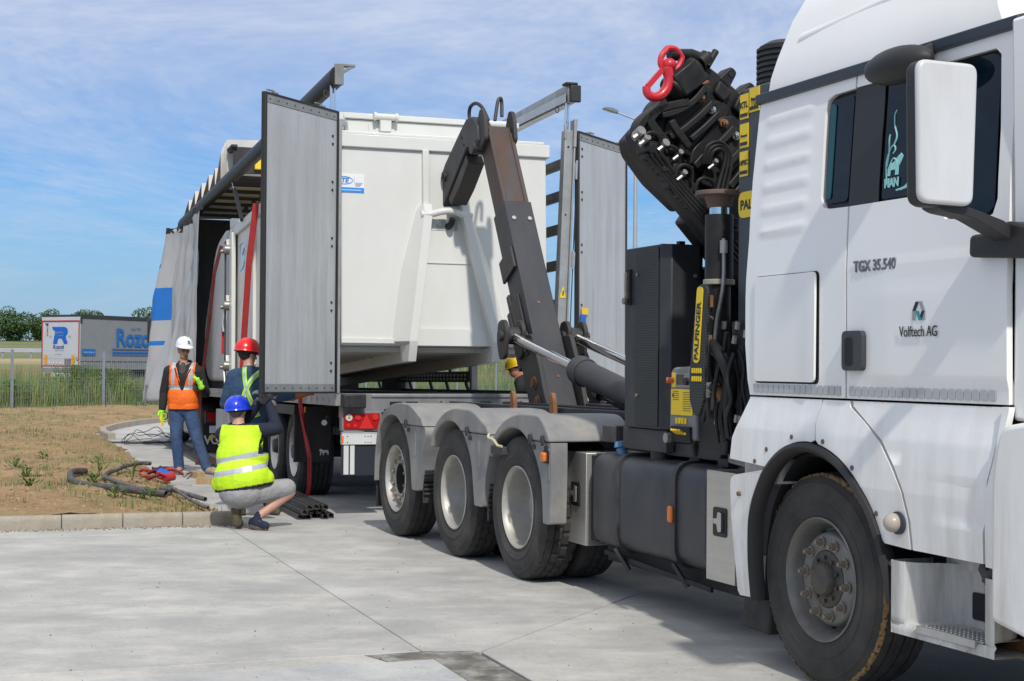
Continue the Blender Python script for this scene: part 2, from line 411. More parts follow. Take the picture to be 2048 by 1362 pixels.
# ============================================================ ground
def conc(name, base, k):
    m = mat(name, base, .82, var=.10, scale=.9, stretch=(1, 1, 1), dirt=(.60, .58, .53), damt=.55, dscale=2.2, dstretch=(.9, 1.1, 1), dsharp=.08, bump=.12, bscale=45, detail=10, fine=.12, fscale=34)
    n = m.node_tree.nodes; l = m.node_tree.links; b = n['Principled BSDF']; src = b.inputs['Base Color'].links[0].from_socket
    t = n.new('ShaderNodeTexCoord')
    def layer(src, sc, det, lo, hi, col, amt, st=(1, 1, 1), rot=0.):
        mp = n.new('ShaderNodeMapping'); mp.inputs['Scale'].default_value = st; mp.inputs['Location'].default_value = (k * 3.1, k * 1.7, 0); mp.inputs['Rotation'].default_value = (0, 0, rot); l.new(t.outputs['Object'], mp.inputs[0])
        x = n.new('ShaderNodeTexNoise'); x.inputs['Scale'].default_value = sc; x.inputs['Detail'].default_value = det; x.inputs['Roughness'].default_value = .65; l.new(mp.outputs[0], x.inputs['Vector'])
        r = n.new('ShaderNodeMapRange'); r.inputs[1].default_value = lo; r.inputs[2].default_value = hi; r.inputs[4].default_value = amt; l.new(x.outputs[0], r.inputs[0])
        mm = n.new('ShaderNodeMix'); mm.data_type = 'RGBA'; l.new(r.outputs[0], mm.inputs[0]); l.new(src, mm.inputs[6]); mm.inputs[7].default_value = (*col, 1); return mm.outputs[2]
    src = layer(src, .7, 8, .48, .68, (.29, .285, .28), .7, (.7, 1.1, 1), .3)       # damp grey patches
    src = layer(src, 2.6, 8, .56, .70, (.55, .54, .505), .6, (.7, 1.3, 1), -.12)     # pale trowel streaks
    src = layer(src, 1.3, 8, .60, .78, (.36, .27, .16), .40, (.5, 1.6, 1), .1)       # soil dragged by tyres
    src = layer(src, 11.0, 4, .70, .74, (.18, .16, .14), .5); src = layer(src, 4.5, 9, .58, .66, (.31, .30, .29), .45)                          # specks
    l.new(src, b.inputs['Base Color']); return m
CA = Vector((-.373, 8.09)); d1 = Vector((.34, -.94)).normalized(); d3 = Vector((.94, .34)).normalized(); d2 = Vector((.437, .90)).normalized()
yard = thing('concrete_yard', None, None); yard['kind'] = 'structure'
def slab(poly, m, name='slab'):
    b = MB(); b.prism(poly, 'z', -.12, 0.); o = b.obj(name, m, yard, smooth=0); add_bevel(o, .005, 1); return o
def off(p, d, w): n_ = Vector((-d.y, d.x)); return p + n_ * w
g_ = .006
FAR = 70
def para(p, a, ta, b_, tb): return [tuple(p), tuple(p + a * ta), tuple(p + a * ta + b_ * tb), tuple(p + b_ * tb)]
nw = -d1; ne = d2; sw = -d3
c_a = conc('concrete_warm', (.375, .366, .342), 0); c_b = conc('concrete_light', (.385, .377, .355), 1.3); c_c = conc('concrete_pale', (.39, .378, .348), 2.6); c_d = conc('concrete_cool', (.36, .363, .366), 4.1)
# slab left of the long joint, between it and the cross joint
for i in range(9):
    p = CA + sw * (.10 + i * 6.0) + nw * .004
    for j in range(12): slab(para(p + nw * (j * 6.0 + .0) - d3 * .004, nw, 5.993, sw, 5.993), c_a if (i + j) % 2 == 0 else c_b)
q = CA + sw * .10
# strip of new concrete where the joints meet belongs to the patch; slabs right of the long joint
B0 = CA + d3 * .0
def fan(j0, j1): return [tuple(q + nw * j0 + d3 * .004), tuple(q + nw * j1 + d3 * .004), tuple(q + ne * j1 + d3 * .02), tuple(q + ne * j0 + d3 * .02)]
E1 = q + d3 * .30 + d1 * .1
slab([tuple(q + nw * .004 + d3 * .004), tuple(q + nw * 10 + d3 * .004), tuple(E1 + ne * 10.6 - Vector((ne.y, -ne.x)) * .004), tuple(E1 - Vector((ne.y, -ne.x)) * .008 + ne * .02)], c_b)
slab([tuple(q + nw * 10.012 + d3 * .004), tuple(q + nw * FAR + d3 * .004), tuple(E1 + ne * FAR), tuple(E1 + ne * 10.612 - Vector((ne.y, -ne.x)) * .004)], c_a)
slab([tuple(E1 + Vector((ne.y, -ne.x)) * .004), tuple(E1 + ne * 30 + Vector((ne.y, -ne.x)) * .004), (30, 34), (30, -8), tuple(E1 + d1 * 16)], c_c)
pw_ = .25
slab(para(CA + d1 * .225 - d3 * .10, d1, 14, -d3, 30), c_d)
M['patch'] = mat('patch_mortar', (.135, .125, .105), .9, var=.35, scale=6, dirt=(.36, .35, .32), damt=.75, dscale=7, dstretch=(1, 1, 1), dsharp=.06, bump=.5, bscale=60)
b = MB(); b.prism([tuple(CA + sw * .42 + d1 * .012), tuple(CA + sw * .10), tuple(CA + sw * .1 + d1 * .215), tuple(CA + sw * .34 + d1 * .215)], 'z', -.05, -.002); b.obj('mortar_patch', M['patch'], yard)
b = MB(); b.prism([tuple(CA - d3 * .10), tuple(CA + d3 * .17 + nw * .05), tuple(CA + d3 * .20 + d1 * 6), tuple(CA - d3 * .092 + d1 * 6)], 'z', -.05, -.001); b.obj('mortar_patch', M['patch'], yard)
b = MB(); b.prism([tuple(CA + sw * .42), tuple(CA + sw * 30), tuple(CA + sw * 30 + d1 * .218), tuple(CA + sw * .35 + d1 * .218)], 'z', -.05, -.004); b.obj('mortar_strip', c_c, yard)
b = MB(); b.bx(-60, 60, -20, 80, -.5, -.06); b.obj('sub_base', M['seam'], yard)
for o in list(yard.children):
    if o.name.startswith('sub_base'): o['kind'] = 'structure'

# ---- terrain out to the horizon
def terr(x, y):
    base = pw(y, [(0, -.14), (44, -.14), (46, -.05), (82, -.02), (90, .25), (103, 1.65), (113, 1.72), (118, 1.9), (200, 4.25), (420, 7.3), (900, 9), (2500, 2)])
    return base + (.25 * noise.noise(Vector((x * .06, y * .06, 0))) * min(1, max(0, (y - 60) / 40)))
def axis(lo, hi, fine_lo, fine_hi, st, big): 
    xs = []; x = lo
    while x < hi:
        xs.append(x); x += st if fine_lo <= x < fine_hi else max(st, min(big, abs(x - (fine_lo if x < fine_lo else fine_hi)) * .25 + st))
    xs.append(hi); return xs
TXS = axis(-1500, 1500, -60, 60, 3, 120); TYS = axis(-60, 3000, 30, 130, 1.5, 150)
b = MB(); vs = [(x, y, terr(x, y)) for x in TXS for y in TYS]; ny = len(TYS)
b.add(vs, [(i * ny + j, (i + 1) * ny + j, (i + 1) * ny + j + 1, i * ny + j + 1) for i in range(len(TXS) - 1) for j in range(ny - 1)])
fm = mat('meadow', (.085, .125, .035), .95, var=.35, scale=.25, dirt=(.30, .24, .10), damt=.7, dscale=.08, dstretch=(1, 3, 1), bump=.6, bscale=8, fine=.3, fscale=1.5)
n = fm.node_tree.nodes; l = fm.node_tree.links; bs = n['Principled BSDF']; src = bs.inputs['Base Color'].links[0].from_socket
t = n.new('ShaderNodeTexCoord'); sp = n.new('ShaderNodeSeparateXYZ'); l.new(t.outputs['Object'], sp.inputs[0])
def band(src, y0, y1, y2, y3, col, amt):
    a = n.new('ShaderNodeMapRange'); a.inputs[1].default_value = y0; a.inputs[2].default_value = y1; l.new(sp.outputs[1], a.inputs[0])
    c = n.new('ShaderNodeMapRange'); c.inputs[1].default_value = y2; c.inputs[2].default_value = y3; c.inputs[3].default_value = 1; c.inputs[4].default_value = 0; l.new(sp.outputs[1], c.inputs[0])
    m_ = n.new('ShaderNodeMath'); m_.operation = 'MULTIPLY'; l.new(a.outputs[0], m_.inputs[0]); l.new(c.outputs[0], m_.inputs[1])
    m2 = n.new('ShaderNodeMath'); m2.operation = 'MULTIPLY'; l.new(m_.outputs[0], m2.inputs[0]); m2.inputs[1].default_value = amt
    mm = n.new('ShaderNodeMix'); mm.data_type = 'RGBA'; l.new(m2.outputs[0], mm.inputs[0]); l.new(src, mm.inputs[6]); mm.inputs[7].default_value = (*col, 1); return mm.outputs[2]
src = band(src, 84, 88, 95, 99, (.20, .10, .045), .8); src = band(src, 99, 103, 108, 114, (.42, .33, .16), .85)
l.new(src, bs.inputs['Base Color'])
o = b.obj('field', fm, None, smooth=80); o['kind'] = 'structure'
# grade the field out of the way under the yard (the yard sits on it)

# ---- soil bed left of the yard
soil_edge = [(-2.70, 14.33), (-2.78, 14.9), (-3.04, 15.5), (-3.42, 16.35), (-3.95, 17.8), (-4.55, 19.6), (-5.35, 21.95), (-6.10, 24.2), (-6.9, 26.6), (-7.6, 28.6), (-8.25, 30.3), (-8.75, 31.6), (-9.10, 33.3), (-9.32, 35.2), (-9.25, 37.2), (-9.10, 39.0), (-8.2, 42.0), (-5, 46), (0, 50), (6, 55), (14, 62)]
kd = Vector((.945, .325)).normalized()                                  # direction of the front kerb
def kerb_y(x): return 14.27 + (x + 2.63) * .345
def edge_x(y):
    e = soil_edge
    if y <= e[0][1]: return e[0][0]
    return pw(y, [(b_, a_) for a_, b_ in e])
def soil_z(x, y, de, df):
    h = .03 + .10 * min(1, de / 1.2) * min(1, .4 + df / 1.5) + .02 * min(1, de)
    h += .045 * noise.noise(Vector((x * 1.1, y * 1.1, 3))) + .028 * noise.noise(Vector((x * 3.3, y * 3.3, 7))) + .02 * noise.noise(Vector((x * 9, y * 9, 1)))
    return max(.004, h * min(1, .12 + de / .25))
b = MB(); rows = []; ny_ = 300
ys = [11.0 + 37 * (j / ny_) ** 1.5 for j in range(ny_ + 1)]; nx_ = 190
for j, y in enumerate(ys):
    xr = edge_x(max(y, 14.3)) + .10 * noise.noise(Vector((y * 1.7, 0, 5))) + .05 * noise.noise(Vector((y * 6, 0, 9)))
    if y > 38: xr = max(xr, -20)
    row = []
    for i in range(nx_ + 1):
        x = xr - 22 * (i / nx_) ** 1.7
        yy = y + 0
        ky = kerb_y(x) + .11
        yy = max(yy, ky)
        row.append((x, yy, soil_z(x, yy, xr - x, yy - ky) + .012 - (0 if xr - x > .01 else .03)))
    rows.append(row)
vs = [v for r_ in rows for v in r_]
b.add(vs, [(j * (nx_ + 1) + i, j * (nx_ + 1) + i + 1, (j + 1) * (nx_ + 1) + i + 1, (j + 1) * (nx_ + 1) + i) for j in range(ny_) for i in range(nx_)])
sm = mat('bare_soil', (.275, .17, .080), .95, var=.3, scale=1.3, dirt=(.36, .26, .14), damt=.7, dscale=3, dstretch=(1, 1, 1), bump=.9, bscale=22, fine=.35, fscale=16, detail=9)
n = sm.node_tree.nodes; l = sm.node_tree.links; bs = n['Principled BSDF']; src = bs.inputs['Base Color'].links[0].from_socket; t = n.new('ShaderNodeTexCoord')
x_ = n.new('ShaderNodeTexNoise'); x_.inputs['Scale'].default_value = .9; x_.inputs['Detail'].default_value = 9; x_.inputs['Roughness'].default_value = .7; l.new(t.outputs['Object'], x_.inputs['Vector'])
r_ = n.new('ShaderNodeMapRange'); r_.inputs[1].default_value = .48; r_.inputs[2].default_value = .60; r_.inputs[4].default_value = .42; l.new(x_.outputs[0], r_.inputs[0])
mm = n.new('ShaderNodeMix'); mm.data_type = 'RGBA'; l.new(r_.outputs[0], mm.inputs[0]); l.new(src, mm.inputs[6]); mm.inputs[7].default_value = (.125, .125, .045, 1); l.new(mm.outputs[2], bs.inputs['Base Color'])
SOIL = b.obj('soil_bed', sm, None, smooth=80, weld=False); SOIL['kind'] = 'structure'
# clods and stones strewn on the soil
b = MB(); rr = random.Random(3)
def clod(x, y, z, r):
    ph = rr.random() * 6; k = [rr.uniform(.7, 1.2) for _ in range(6)]
    vs = [(x + r * k[i] * cos(ph + i * pi / 2), y + r * k[i] * sin(ph + i * pi / 2), z) for i in range(4)] + [(x, y, z + r * k[4] * .8), (x, y, z - r)]
    b.add(vs, [(0, 1, 4), (1, 2, 4), (2, 3, 4), (3, 0, 4), (1, 0, 5), (2, 1, 5), (3, 2, 5), (0, 3, 5)])
for i in range(5200):
    y = 14.0 + 22 * rr.random() ** 1.6; xr = edge_x(max(14.3, y)); d = 12 * rr.random() ** 1.3 - .03
    x = xr - d; ky = kerb_y(x) + .13
    if y < ky: continue
    clod(x, y, soil_z(x, y, max(0, d), y - ky) + .012, rr.uniform(.008, .03) * (1.5 if rr.random() < .06 else 1))
o = b.obj('soil_clods', mat('soil_clod', (.31, .21, .11), .95, var=.4, scale=7, bump=.5), None, smooth=0); o['kind'] = 'stuff'
# dirt film washed out over the slab beside the bed
# ---- kerb stones
M['kerb'] = mat('kerb_concrete', (.36, .325, .27), .88, var=.12, scale=5, dirt=(.27, .20, .12), damt=.55, dscale=4, dstretch=(1, 1, .6), bump=.25, bscale=70, fine=.10, fscale=40)
def kerbstone(p, d, L, h=.125, w=.13, label=None, name='kerb_stone', tilt=0):
    t = MB(); t.prism(rnd([(0, -.1), (0, h - .03), (.018, h), (w, h), (w, -.1)], [0, .02, .02, .01, 0], 3), 'x', 0, L - .006)
    o = t.obj(name, M['kerb'], None, bevel=.006)
    n_ = Vector((-d[1], d[0])); o.matrix_world = frame((p[0], p[1], tilt), (d[0], d[1], 0), (n_.x, n_.y, 0)); return o
kerb = thing('front_kerb', 'low concrete kerb of short stones between the bare soil and the foreground slab', 'kerb')
L = .545; e = Vector((-2.56, kerb_y(-2.56)))
for i in range(16):
    p = e - kd * (L * (i + 1)); o = kerbstone(p, kd, L, .122 + .006 * R.random(), tilt=R.uniform(-.003, .003)); m0 = o.matrix_world.copy(); o.parent = kerb; o.matrix_world = m0
kerb2 = thing('curved_kerb', 'curved kerb round the tip of the soil island far behind the man in orange', 'kerb')
KP = [(-8.3, 42.3), (-9.1, 39.0), (-9.28, 36.9), (-9.2, 34.6), (-8.95, 32.6), (-8.5, 31.05), (-8.0, 29.8)]
for (x0, y0), (x1, y1) in zip(KP, KP[1:]):
    d = Vector((x1 - x0, y1 - y0)); Ls = d.length; d.normalize(); k = max(1, round(Ls / .9))
    for i in range(k):
        o = kerbstone(Vector((x0, y0)) + d * (Ls * i / k), (d.x, d.y), Ls / k + .02, .13, .14); m0 = o.matrix_world.copy(); o.parent = kerb2; o.matrix_world = m0

# grit and small stones on the slab
b = MB(); rr = random.Random(17)
for i in range(260):
    y = 7.2 + 13 * rr.random() ** 1.3; x = rr.uniform(-.36, .42) * y
    if x < edge_x(max(14.3, y)) + .1 and y > kerb_y(x) - .05: continue
    clod(x, y, .002, rr.choice((.003, .0035, .004, .006)) * rr.uniform(.7, 1.3))
for i in range(700):
    t = rr.random(); p = e - kd * (L * 9 * t) + Vector((kd.y, -kd.x)) * (.02 + .16 * rr.random() ** 2); clod(p.x, p.y, .002, rr.uniform(.004, .012))
o = b.obj('grit', mat('grit_brown', (.20, .165, .12), .95, var=.5, scale=40), None, smooth=0); o['kind'] = 'stuff'
# ============================================================ hook-lift truck
TKX = Vector((0.3763, -0.9265, 0)); TKY = Vector((0.9265, 0.3763, 0)); TKO = Vector((0.039, 10.796, 0))
truck = thing('hook_lift_truck', 'white four axle hook-lift truck with black loader crane, nearest vehicle on the concrete', 'truck', mw=frame(TKO, TKX, TKY))
T = truck
TYR = .515

def lug(every, cut, lo, hi, depth):
    def f(r, h, j, k):
        if lo <= h <= hi and k % every < cut: return r - depth
        return r
    return f
TYRE_P = [(.285, .05), (.292, .022), (.305, .014), (.312, .0105), (.318, .0125), (.34, .004), (.36, .0005), (.364, -.0035), (.372, -.0035), (.376, -.0005), (.40, -.0015), (.44, .000), (.452, .0035), (.456, .0005), (.464, .002), (.468, .007), (.480, .013), (.497, .024)]
def tyre_profile(w, side_only=False):
    left = TYRE_P
    tr = [(.507, .034), (.510, .05), (.514, .085), (.502, .087), (.502, .095), (.515, .097), (.515, w / 2 - .006), (.503, w / 2 - .005), (.503, w / 2 + .005), (.515, w / 2 + .006),
          (.515, w - .097), (.502, w - .095), (.502, w - .087), (.514, w - .085), (.510, w - .05), (.507, w - .034)]
    return left, tr, [(r, w - h) for r, h in reversed(left)]
def make_wheel(kind, s, y, z=TYR, parent=T, sgn=1, w=.30, rimmat='rim', rot=0., clay=False, scale=1.):
    wh = link('wheel', None, parent); wh.location = (s, y, z); wh.rotation_euler = (0, rot, 0); wh.empty_display_size = .2
    if scale != 1.: wh.scale = (scale,) * 3
    def one(off, name='tyre', drive=False):
        a, t, b = tyre_profile(w); n = 160
        mb = MB(); mb.c = 0; mb.lathe(a + [t[0]], (0, off * sgn, 0), n=n, sgn=sgn)
        mb.lathe([t[-1]] + b, (0, off * sgn, 0), n=n, sgn=sgn)
        mb.c = 1
        if drive:
            def md(r, h, j, k):
                if (h < .05 or h > w - .05) and k % 5 == 0: return r - .022
                if .09 < h < w - .09 and (k + (2 if h > w / 2 else 0)) % 5 == 0: return r - .014
                return r
        else:
            def md(r, h, j, k):
                if (h < .045 or h > w - .045) and k % 3 == 0: return r - .004
                return r
        mb.lathe(t, (0, off * sgn, 0), n=n, sgn=sgn, mod=md)
        if clay:
            mb.c = 2; rr = random.Random(5)
            def mc(r, h, j, k): return r + rr.uniform(-.0035, .0035) - (.006 if rr.random() < .12 else 0)
            mb.lathe([(.496, .021), (.504, .0265), (.510, .034), (.5115, .041), (.507, .046)], (0, off * sgn, 0), n=330, sgn=sgn, mod=mc)
        o = mb.obj(name, [M['tyre'], M['tread'], M['clay']], wh, smooth=32); return o
    if kind == 'drive':
        one(0, drive=True); one(w + .04, drive=True)
        r = MB(); r.lathe([(.286, .05), (.298, .016), (.298, .010), (.291, .006), (.285, .016), (.277, .03), (.272, .05), (.270, .10), (.255, .15), (.25, .20), (.235, .225), (.20, .235), (.165, .232), (.155, .225)], (0, 0, 0), n=64, sgn=sgn)
        r.lathe([(.155, .225), (.13, .20), (.125, .16), (.10, .145), (.0001, .145)], (0, 0, 0), n=40, sgn=sgn)
        r.obj('rim', M[rimmat], wh, smooth=35)
        nm = None
        for k in range(10):
            a = 2 * pi * k / 10
            if nm is None:
                nb = MB(); nb.cyl((0, 0, 0), (0, -.035 * sgn, 0), .016, .014, 6); nm = nb.mesh('wheel_nut', M['rust_nut'])
            o = link('wheel_nut', nm, wh); o.location = (.185 * cos(a), .234 * sgn, .185 * sin(a))
        hb = MB(); hb.c = 0
        for k in range(2):
            a = .55 + pi * k; hb.cyl((.215 * cos(a), .228 * sgn, .215 * sin(a)), (.215 * cos(a), .24 * sgn, .215 * sin(a)), .022, n=12)
        hb.obj('vent_hole', M['seam'], wh)
    else:
        one(0, drive=False)
        r = MB()
        r.lathe([(.286, .05), (.299, .016), (.299, .010), (.291, .006), (.285, .016), (.277, .03), (.268, .055), (.262, .085), (.245, .115), (.238, .118), (.232, .105), (.226, .075), (.218, .062), (.205, .056), (.165, .052), (.140, .052), (.137, .06)], (0, 0, 0), n=64, sgn=sgn)
        r.obj('rim', M[rimmat], wh, smooth=35)
        nb = MB(); nl = .03 if kind == 'front' else .016; nb.cyl((0, 0, 0), (0, -nl * sgn, 0), .019, .017, 6); nb.cyl((0, -nl * sgn, 0), (0, -nl * 1.45 * sgn, 0), .012, .011, 8); nb.cyl((0, .003 * sgn, 0), (0, -.006 * sgn, 0), .026, n=12)
        nm = nb.mesh('wheel_nut', M['rust_nut'])
        for k in range(10):
            a = 2 * pi * k / 10 + .2
            o = link('wheel_nut', nm, wh); o.location = (.178 * cos(a), .05 * sgn, .178 * sin(a))
        h = MB()
        if kind == 'front':
            h.lathe([(.139, .064), (.136, .05), (.125, .046), (.085, .043), (.08, .02), (.07, .008), (.0001, .004)], (0, 0, 0), n=40, sgn=sgn)
            for k in range(10):
                a = 2 * pi * k / 10; h.cyl((.105 * cos(a), .045 * sgn, .105 * sin(a)), (.105 * cos(a), .03 * sgn, .105 * sin(a)), .010, n=6)
            h.obj('hub', M['rimdark2'], wh, smooth=35)
        else:
            h.lathe([(.139, .064), (.128, .09), (.12, .14), (.10, .15), (.0001, .15)], (0, 0, 0), n=40, sgn=sgn)
            h.obj('hub', M['seam'], wh, smooth=35)
        ho = MB()
        for k in range(10):
            a = 2 * pi * k / 10 + .5; ho.cyl((.236 * cos(a), .112 * sgn, .236 * sin(a)), (.236 * cos(a), .104 * sgn, .236 * sin(a)), .013, n=10)
        ho.obj('vent_hole', M['seam'], wh)
    return wh
M['rimdark2'] = mat('greasy_hub', (.075, .07, .062), .5, .3, var=.3, scale=14, dirt=(.14, .115, .08), damt=.6, dscale=9, dstretch=(1, 1, 1))
W1 = make_wheel('front', 3.837, 0, rimmat='rimdark', rot=.3, w=.315, clay=True); W1.rotation_euler = (0, .3, 0)
make_wheel('drive', 0, 0, rot=.2); make_wheel('drive', -1.35, 0, rot=.9); make_wheel('trail', -2.874, 0, rot=.5)
for k, s, in (('front', 3.837), ('drive', 0), ('drive', -1.35), ('trail', -2.874)):
    make_wheel(k, s, 2.5, sgn=-1, rot=.4)
ax = MB()
for s in (3.837, 0, -1.35, -2.874):
    ax.cyl((s, .25, .515), (s, 2.25, .515), .075, n=12)
    if s < 1: ax.sph((s, 1.25, .5), (.24, .26, .24), 14, 8)
    ax.bx(s - .45, s + .45, .86, .94, .60, .70).bx(s - .45, s + .45, 1.56, 1.64, .60, .70)
ax.obj('axle', M['dark'], T)

# ---- chassis
ch = MB()
for y in (.86, 1.58): ch.bx(-3.75, 5.2, y, y + .08, .74, 1.02)
for s in (-3.72, -2.1, -.68, 1.0, 2.2, 3.1): ch.bx(s, s + .10, .94, 1.58, .78, .98)
for y in (.80, 1.60): ch.bx(-3.9, 2.2, y, y + .1, 1.03, 1.17)
ch.bx(1.0, 2.3, .35, 2.2, .98, 1.06).bx(.9, 1.05, .25, 2.2, 1.03, 1.14).bx(1.15, 1.75, .28, .34, 1.0, 1.14)
ch.bx(2.6, 3.3, .5, 2.1, .55, 1.0)
ch.obj('chassis_frame', M['chassis'], T, bevel=.006)
sub = MB()
for y in (.98, 1.42): sub.bx(-2.6, 1.0, y, y + .07, 1.10, 1.21)
sub.bar((-3.3, .70, 1.17), (.6, .70, 1.19), .07, .05).bar((-3.1, .52, 1.13), (-.2, .52, 1.13), .05, .05)
sub.bar((-2.6, 1.75, 1.18), (.9, 1.75, 1.18), .1, .07).bar((-2.0, 2.0, 1.14), (.8, 2.0, 1.14), .08, .05)
for s in (-2.55, -1.9, -.9, -.2): sub.bx(s, s + .08, .6, 1.9, 1.06, 1.14)
sub.obj('hook_frame', M['arm'], T, bevel=.005)
lk = MB()
for s, y in ((-1.62, .62), (-.75, .60), (.55, 1.72)):
    lk.prism(rnd([(s - .05, 1.12), (s + .05, 1.12), (s + .03, 1.27), (s - .01, 1.33), (s - .05, 1.30)], .02), 'y', y, y + .035)
lk.obj('locking_lug', M['rust'], T, bevel=.004)
rl = MB()
for y in (.78, 1.62): rl.cyl((-3.85, y, 1.10), (-3.85, y + .14, 1.10), .085, n=20)
rl.obj('rear_roller', M['steel'], T, bevel=.004)

# ---- fenders
def fender(c, rear_drop, front_long, name='fender'):
    if front_long: out = [(.54, .455), (.66, .455), (.675, .80), (.67, 1.04), (.50, 1.195)]
    else: out = [(.56, .46), (.73, .46), (.80, .72), (.93, .97), (.82, 1.08), (.52, 1.19)]
    out += [(.1, 1.195), (-.14, 1.145), (-.32, 1.06), (-.42, .95), (-.45, .86)]
    if rear_drop: out += [(-.50, .70), (-.51, .46), (-.49, .46), (-.47, .72)]
    inn = [(-.41, .85), (-.36, .945), (-.24, 1.035), (-.05, 1.088), (.14, 1.078), (.29, 1.01), (.41, .90), (.50, .76), (.53, .60)]
    no = len(out)
    rad = [.02] * no + [.12] * len(inn); rad[2] = .1; rad[3] = .05
    for i in range(no):
        if out[i][0] < .55 and out[i][1] > .9: rad[i] = .12
    if rear_drop: rad[no - 1] = rad[no - 4] = .1
    rad[no] = .02; rad[-1] = .05
    pts = rnd([(c + a, b) for a, b in out + inn], rad, 4)
    def clip(poly, zc, above):
        res = []
        for i in range(len(poly)):
            p, q = poly[i - 1], poly[i]
            zp, zq = zc(p[0]) - p[1], zc(q[0]) - q[1]
            inp, inq = (zp < 0) == above, (zq < 0) == above
            if inp != inq:
                t = zp / (zp - zq); res.append((p[0] + (q[0] - p[0]) * t, p[1] + (q[1] - p[1]) * t))
            if inq: res.append(q)
        return res
    def zj(x): return 1.012 if x > c + .1 else -9
    g = link(name, None, T); g.empty_display_size = .1
    a = MB(); a.prism(clip(pts, lambda x: zj(x) + .003, True), 'y', -.035, .60)
    a.obj('cover', M['fender'], g, bevel=.05, seg=4, smooth=50)
    lowp = [p for p in clip(pts, lambda x: 1.009, False) if p[0] > c + .1]
    b = MB(); b.prism(lowp, 'y', -.022, .10 if front_long else .40); b.obj('skirt', M['fender'], g, bevel=.035, seg=4, smooth=50)
    b = MB(); b.prism(rnd([(c + .62, .75), (c + .655, .75), (c + .66, .97), (c + .62, .97)], .01), 'y', -.026, -.018); b.obj('skirt_rib', M['fender'], g, bevel=.004)
    for ds in ((.36, .58) if front_long else (.45,)):
        k = MB(); k.bar((c + ds - .012, -.048, 1.055), (c + ds + .008, -.05, .99), .04, .014, (0, -1, 0)); k.obj('clip', M['blackpl'], g, bevel=.004)
        k = MB(); k.bx(c + ds - .015, c + ds + .045, -.032, -.018, .955, .985); k.obj('clip_plate', M['blackpl'], g, bevel=.004)
    if not front_long:
        rb = MB()
        for i in range(15): rb.bar((c + .765, .02, .44 + i * .038), (c + .765, .5, .44 + i * .038), .030, .020)
        rb.bx(c + .73, c + .755, .02, .55, .36, 1.0)
        rb.obj('spray_flap', M['tread'], g)
    if rear_drop:
        MB().bx(c - .56, c - .545, .0, .42, .22, .62).obj('mud_flap', M['blackpl'], g)
    return g
fender(-2.874, True, False); fender(-1.35, False, False); f1 = fender(0, False, True)
al = MB(); al.bx(.575, .64, -.065, -.035, .88, .945); al.obj('marker_lamp', M['orange'], T, bevel=.012)
al2 = MB(); al2.bx(.565, .65, -.04, -.018, .87, .955); al2.obj('marker_lamp_base', M['seam'], T, bevel=.006)
rope = MB(); rope.tube([(-.42, -.05, 1.02), (-.38, -.07, 1.0), (-.30, -.06, .985), (-.22, -.06, .95), (-.16, -.05, .945)], .010, 6); rope.obj('rope_end', plain('rope_cream', (.55, .50, .33), .8), T)
bk = MB(); bk.bx(-.40, -.16, -.045, .1, .88, .94); bk.obj('bracket', M['chassis'], T, bevel=.005)

# ---- tank, lockers
tk = MB(); tk.prism(rnd([(.20, .34), (.88, .34), (.88, .955), (.20, .955)], [.13, .1, .1, .12], 6), 'x', .86, 2.40)
tank = tk.obj('fuel_tank', M['tank'], T, smooth=50, bevel=.02)
def strap_band(s):
    b = MB(); op = rnd([(.185, .325), (.895, .325), (.895, .97), (.185, .97)], [.135, .1, .1, .125], 6)
    n = len(op); ip = rnd([(.20, .34), (.88, .34), (.88, .955), (.20, .955)], [.13, .1, .1, .12], 6)
    vs = []; 
    for ss in (s - .025, s + .025): vs += [(ss, p[0], p[1]) for p in op] + [(ss, p[0], p[1]) for p in ip]
    fs = []
    for i in range(n):
        j = (i + 1) % n
        fs += [(i, j, j + 2 * n, i + 2 * n), (i, j, j + n, i + n), (i + 2 * n, j + 2 * n, j + 3 * n, i + 3 * n)]
    b.add(vs, fs); b.bar((s, .19, .36), (s + .06, .26, .22), .05, .02).obj('tank_strap', M['chassis'], T, smooth=40)
strap_band(1.24); strap_band(2.02)
m_ = MB(); m_.bx(1.975, 2.03, .165, .19, .60, .70); m_.obj('marker_lamp', M['orange'], T, bevel=.012)
cp = MB(); cp.cyl((1.08, .33, .93), (1.065, .305, 1.0), .034, .032, 14); cp.cyl((1.065, .305, 1.0), (1.06, .30, 1.04), .043, .032, 12); cp.obj('filler_cap', M['bluecap'], T, bevel=.006)
cp = MB(); cp.cyl((1.55, .36, .93), (1.55, .36, 1.01), .075, n=20); cp.bx(1.475, 1.625, .345, .375, 1.0, 1.03); cp.obj('filler_cap', M['blackpl'], T, bevel=.006)
def locker(s0, s1):
    g = MB(); g.bx(s0, s1, .20, .82, .318, .945); o = g.obj('locker', M['alu'], T, bevel=.004)
    c = (s0 + s1) / 2
    l = MB(); l.prism(rnd([(c - .075, .575), (c + .075, .575), (c + .075, .74), (c - .075, .74)], .02), 'y', .192, .215); l.obj('latch_plate', M['blackpl'], o, bevel=.004)
    l = MB(); l.prism(rnd([(c - .0, .60), (c + .055, .60), (c + .055, .715), (c - .0, .715)], .008), 'y', .188, .20); l.obj('latch_recess', M['seam'], o)
    l = MB(); l.prism(rnd([(c - .055, .645), (c - .02, .645), (c - .005, .60), (c + .03, .605), (c + .03, .71), (c - .005, .715), (c - .02, .675), (c - .055, .675)], .006), 'y', .183, .192); l.obj('latch_handle', M['alu'], o, bevel=.003)
locker(.44, .76); locker(2.40, 2.72)
MB().bx(.76, .86, .24, .8, .36, .93).bx(2.72, 3.14, .3, .8, .5, .9).obj('locker_side', M['dark'], T)
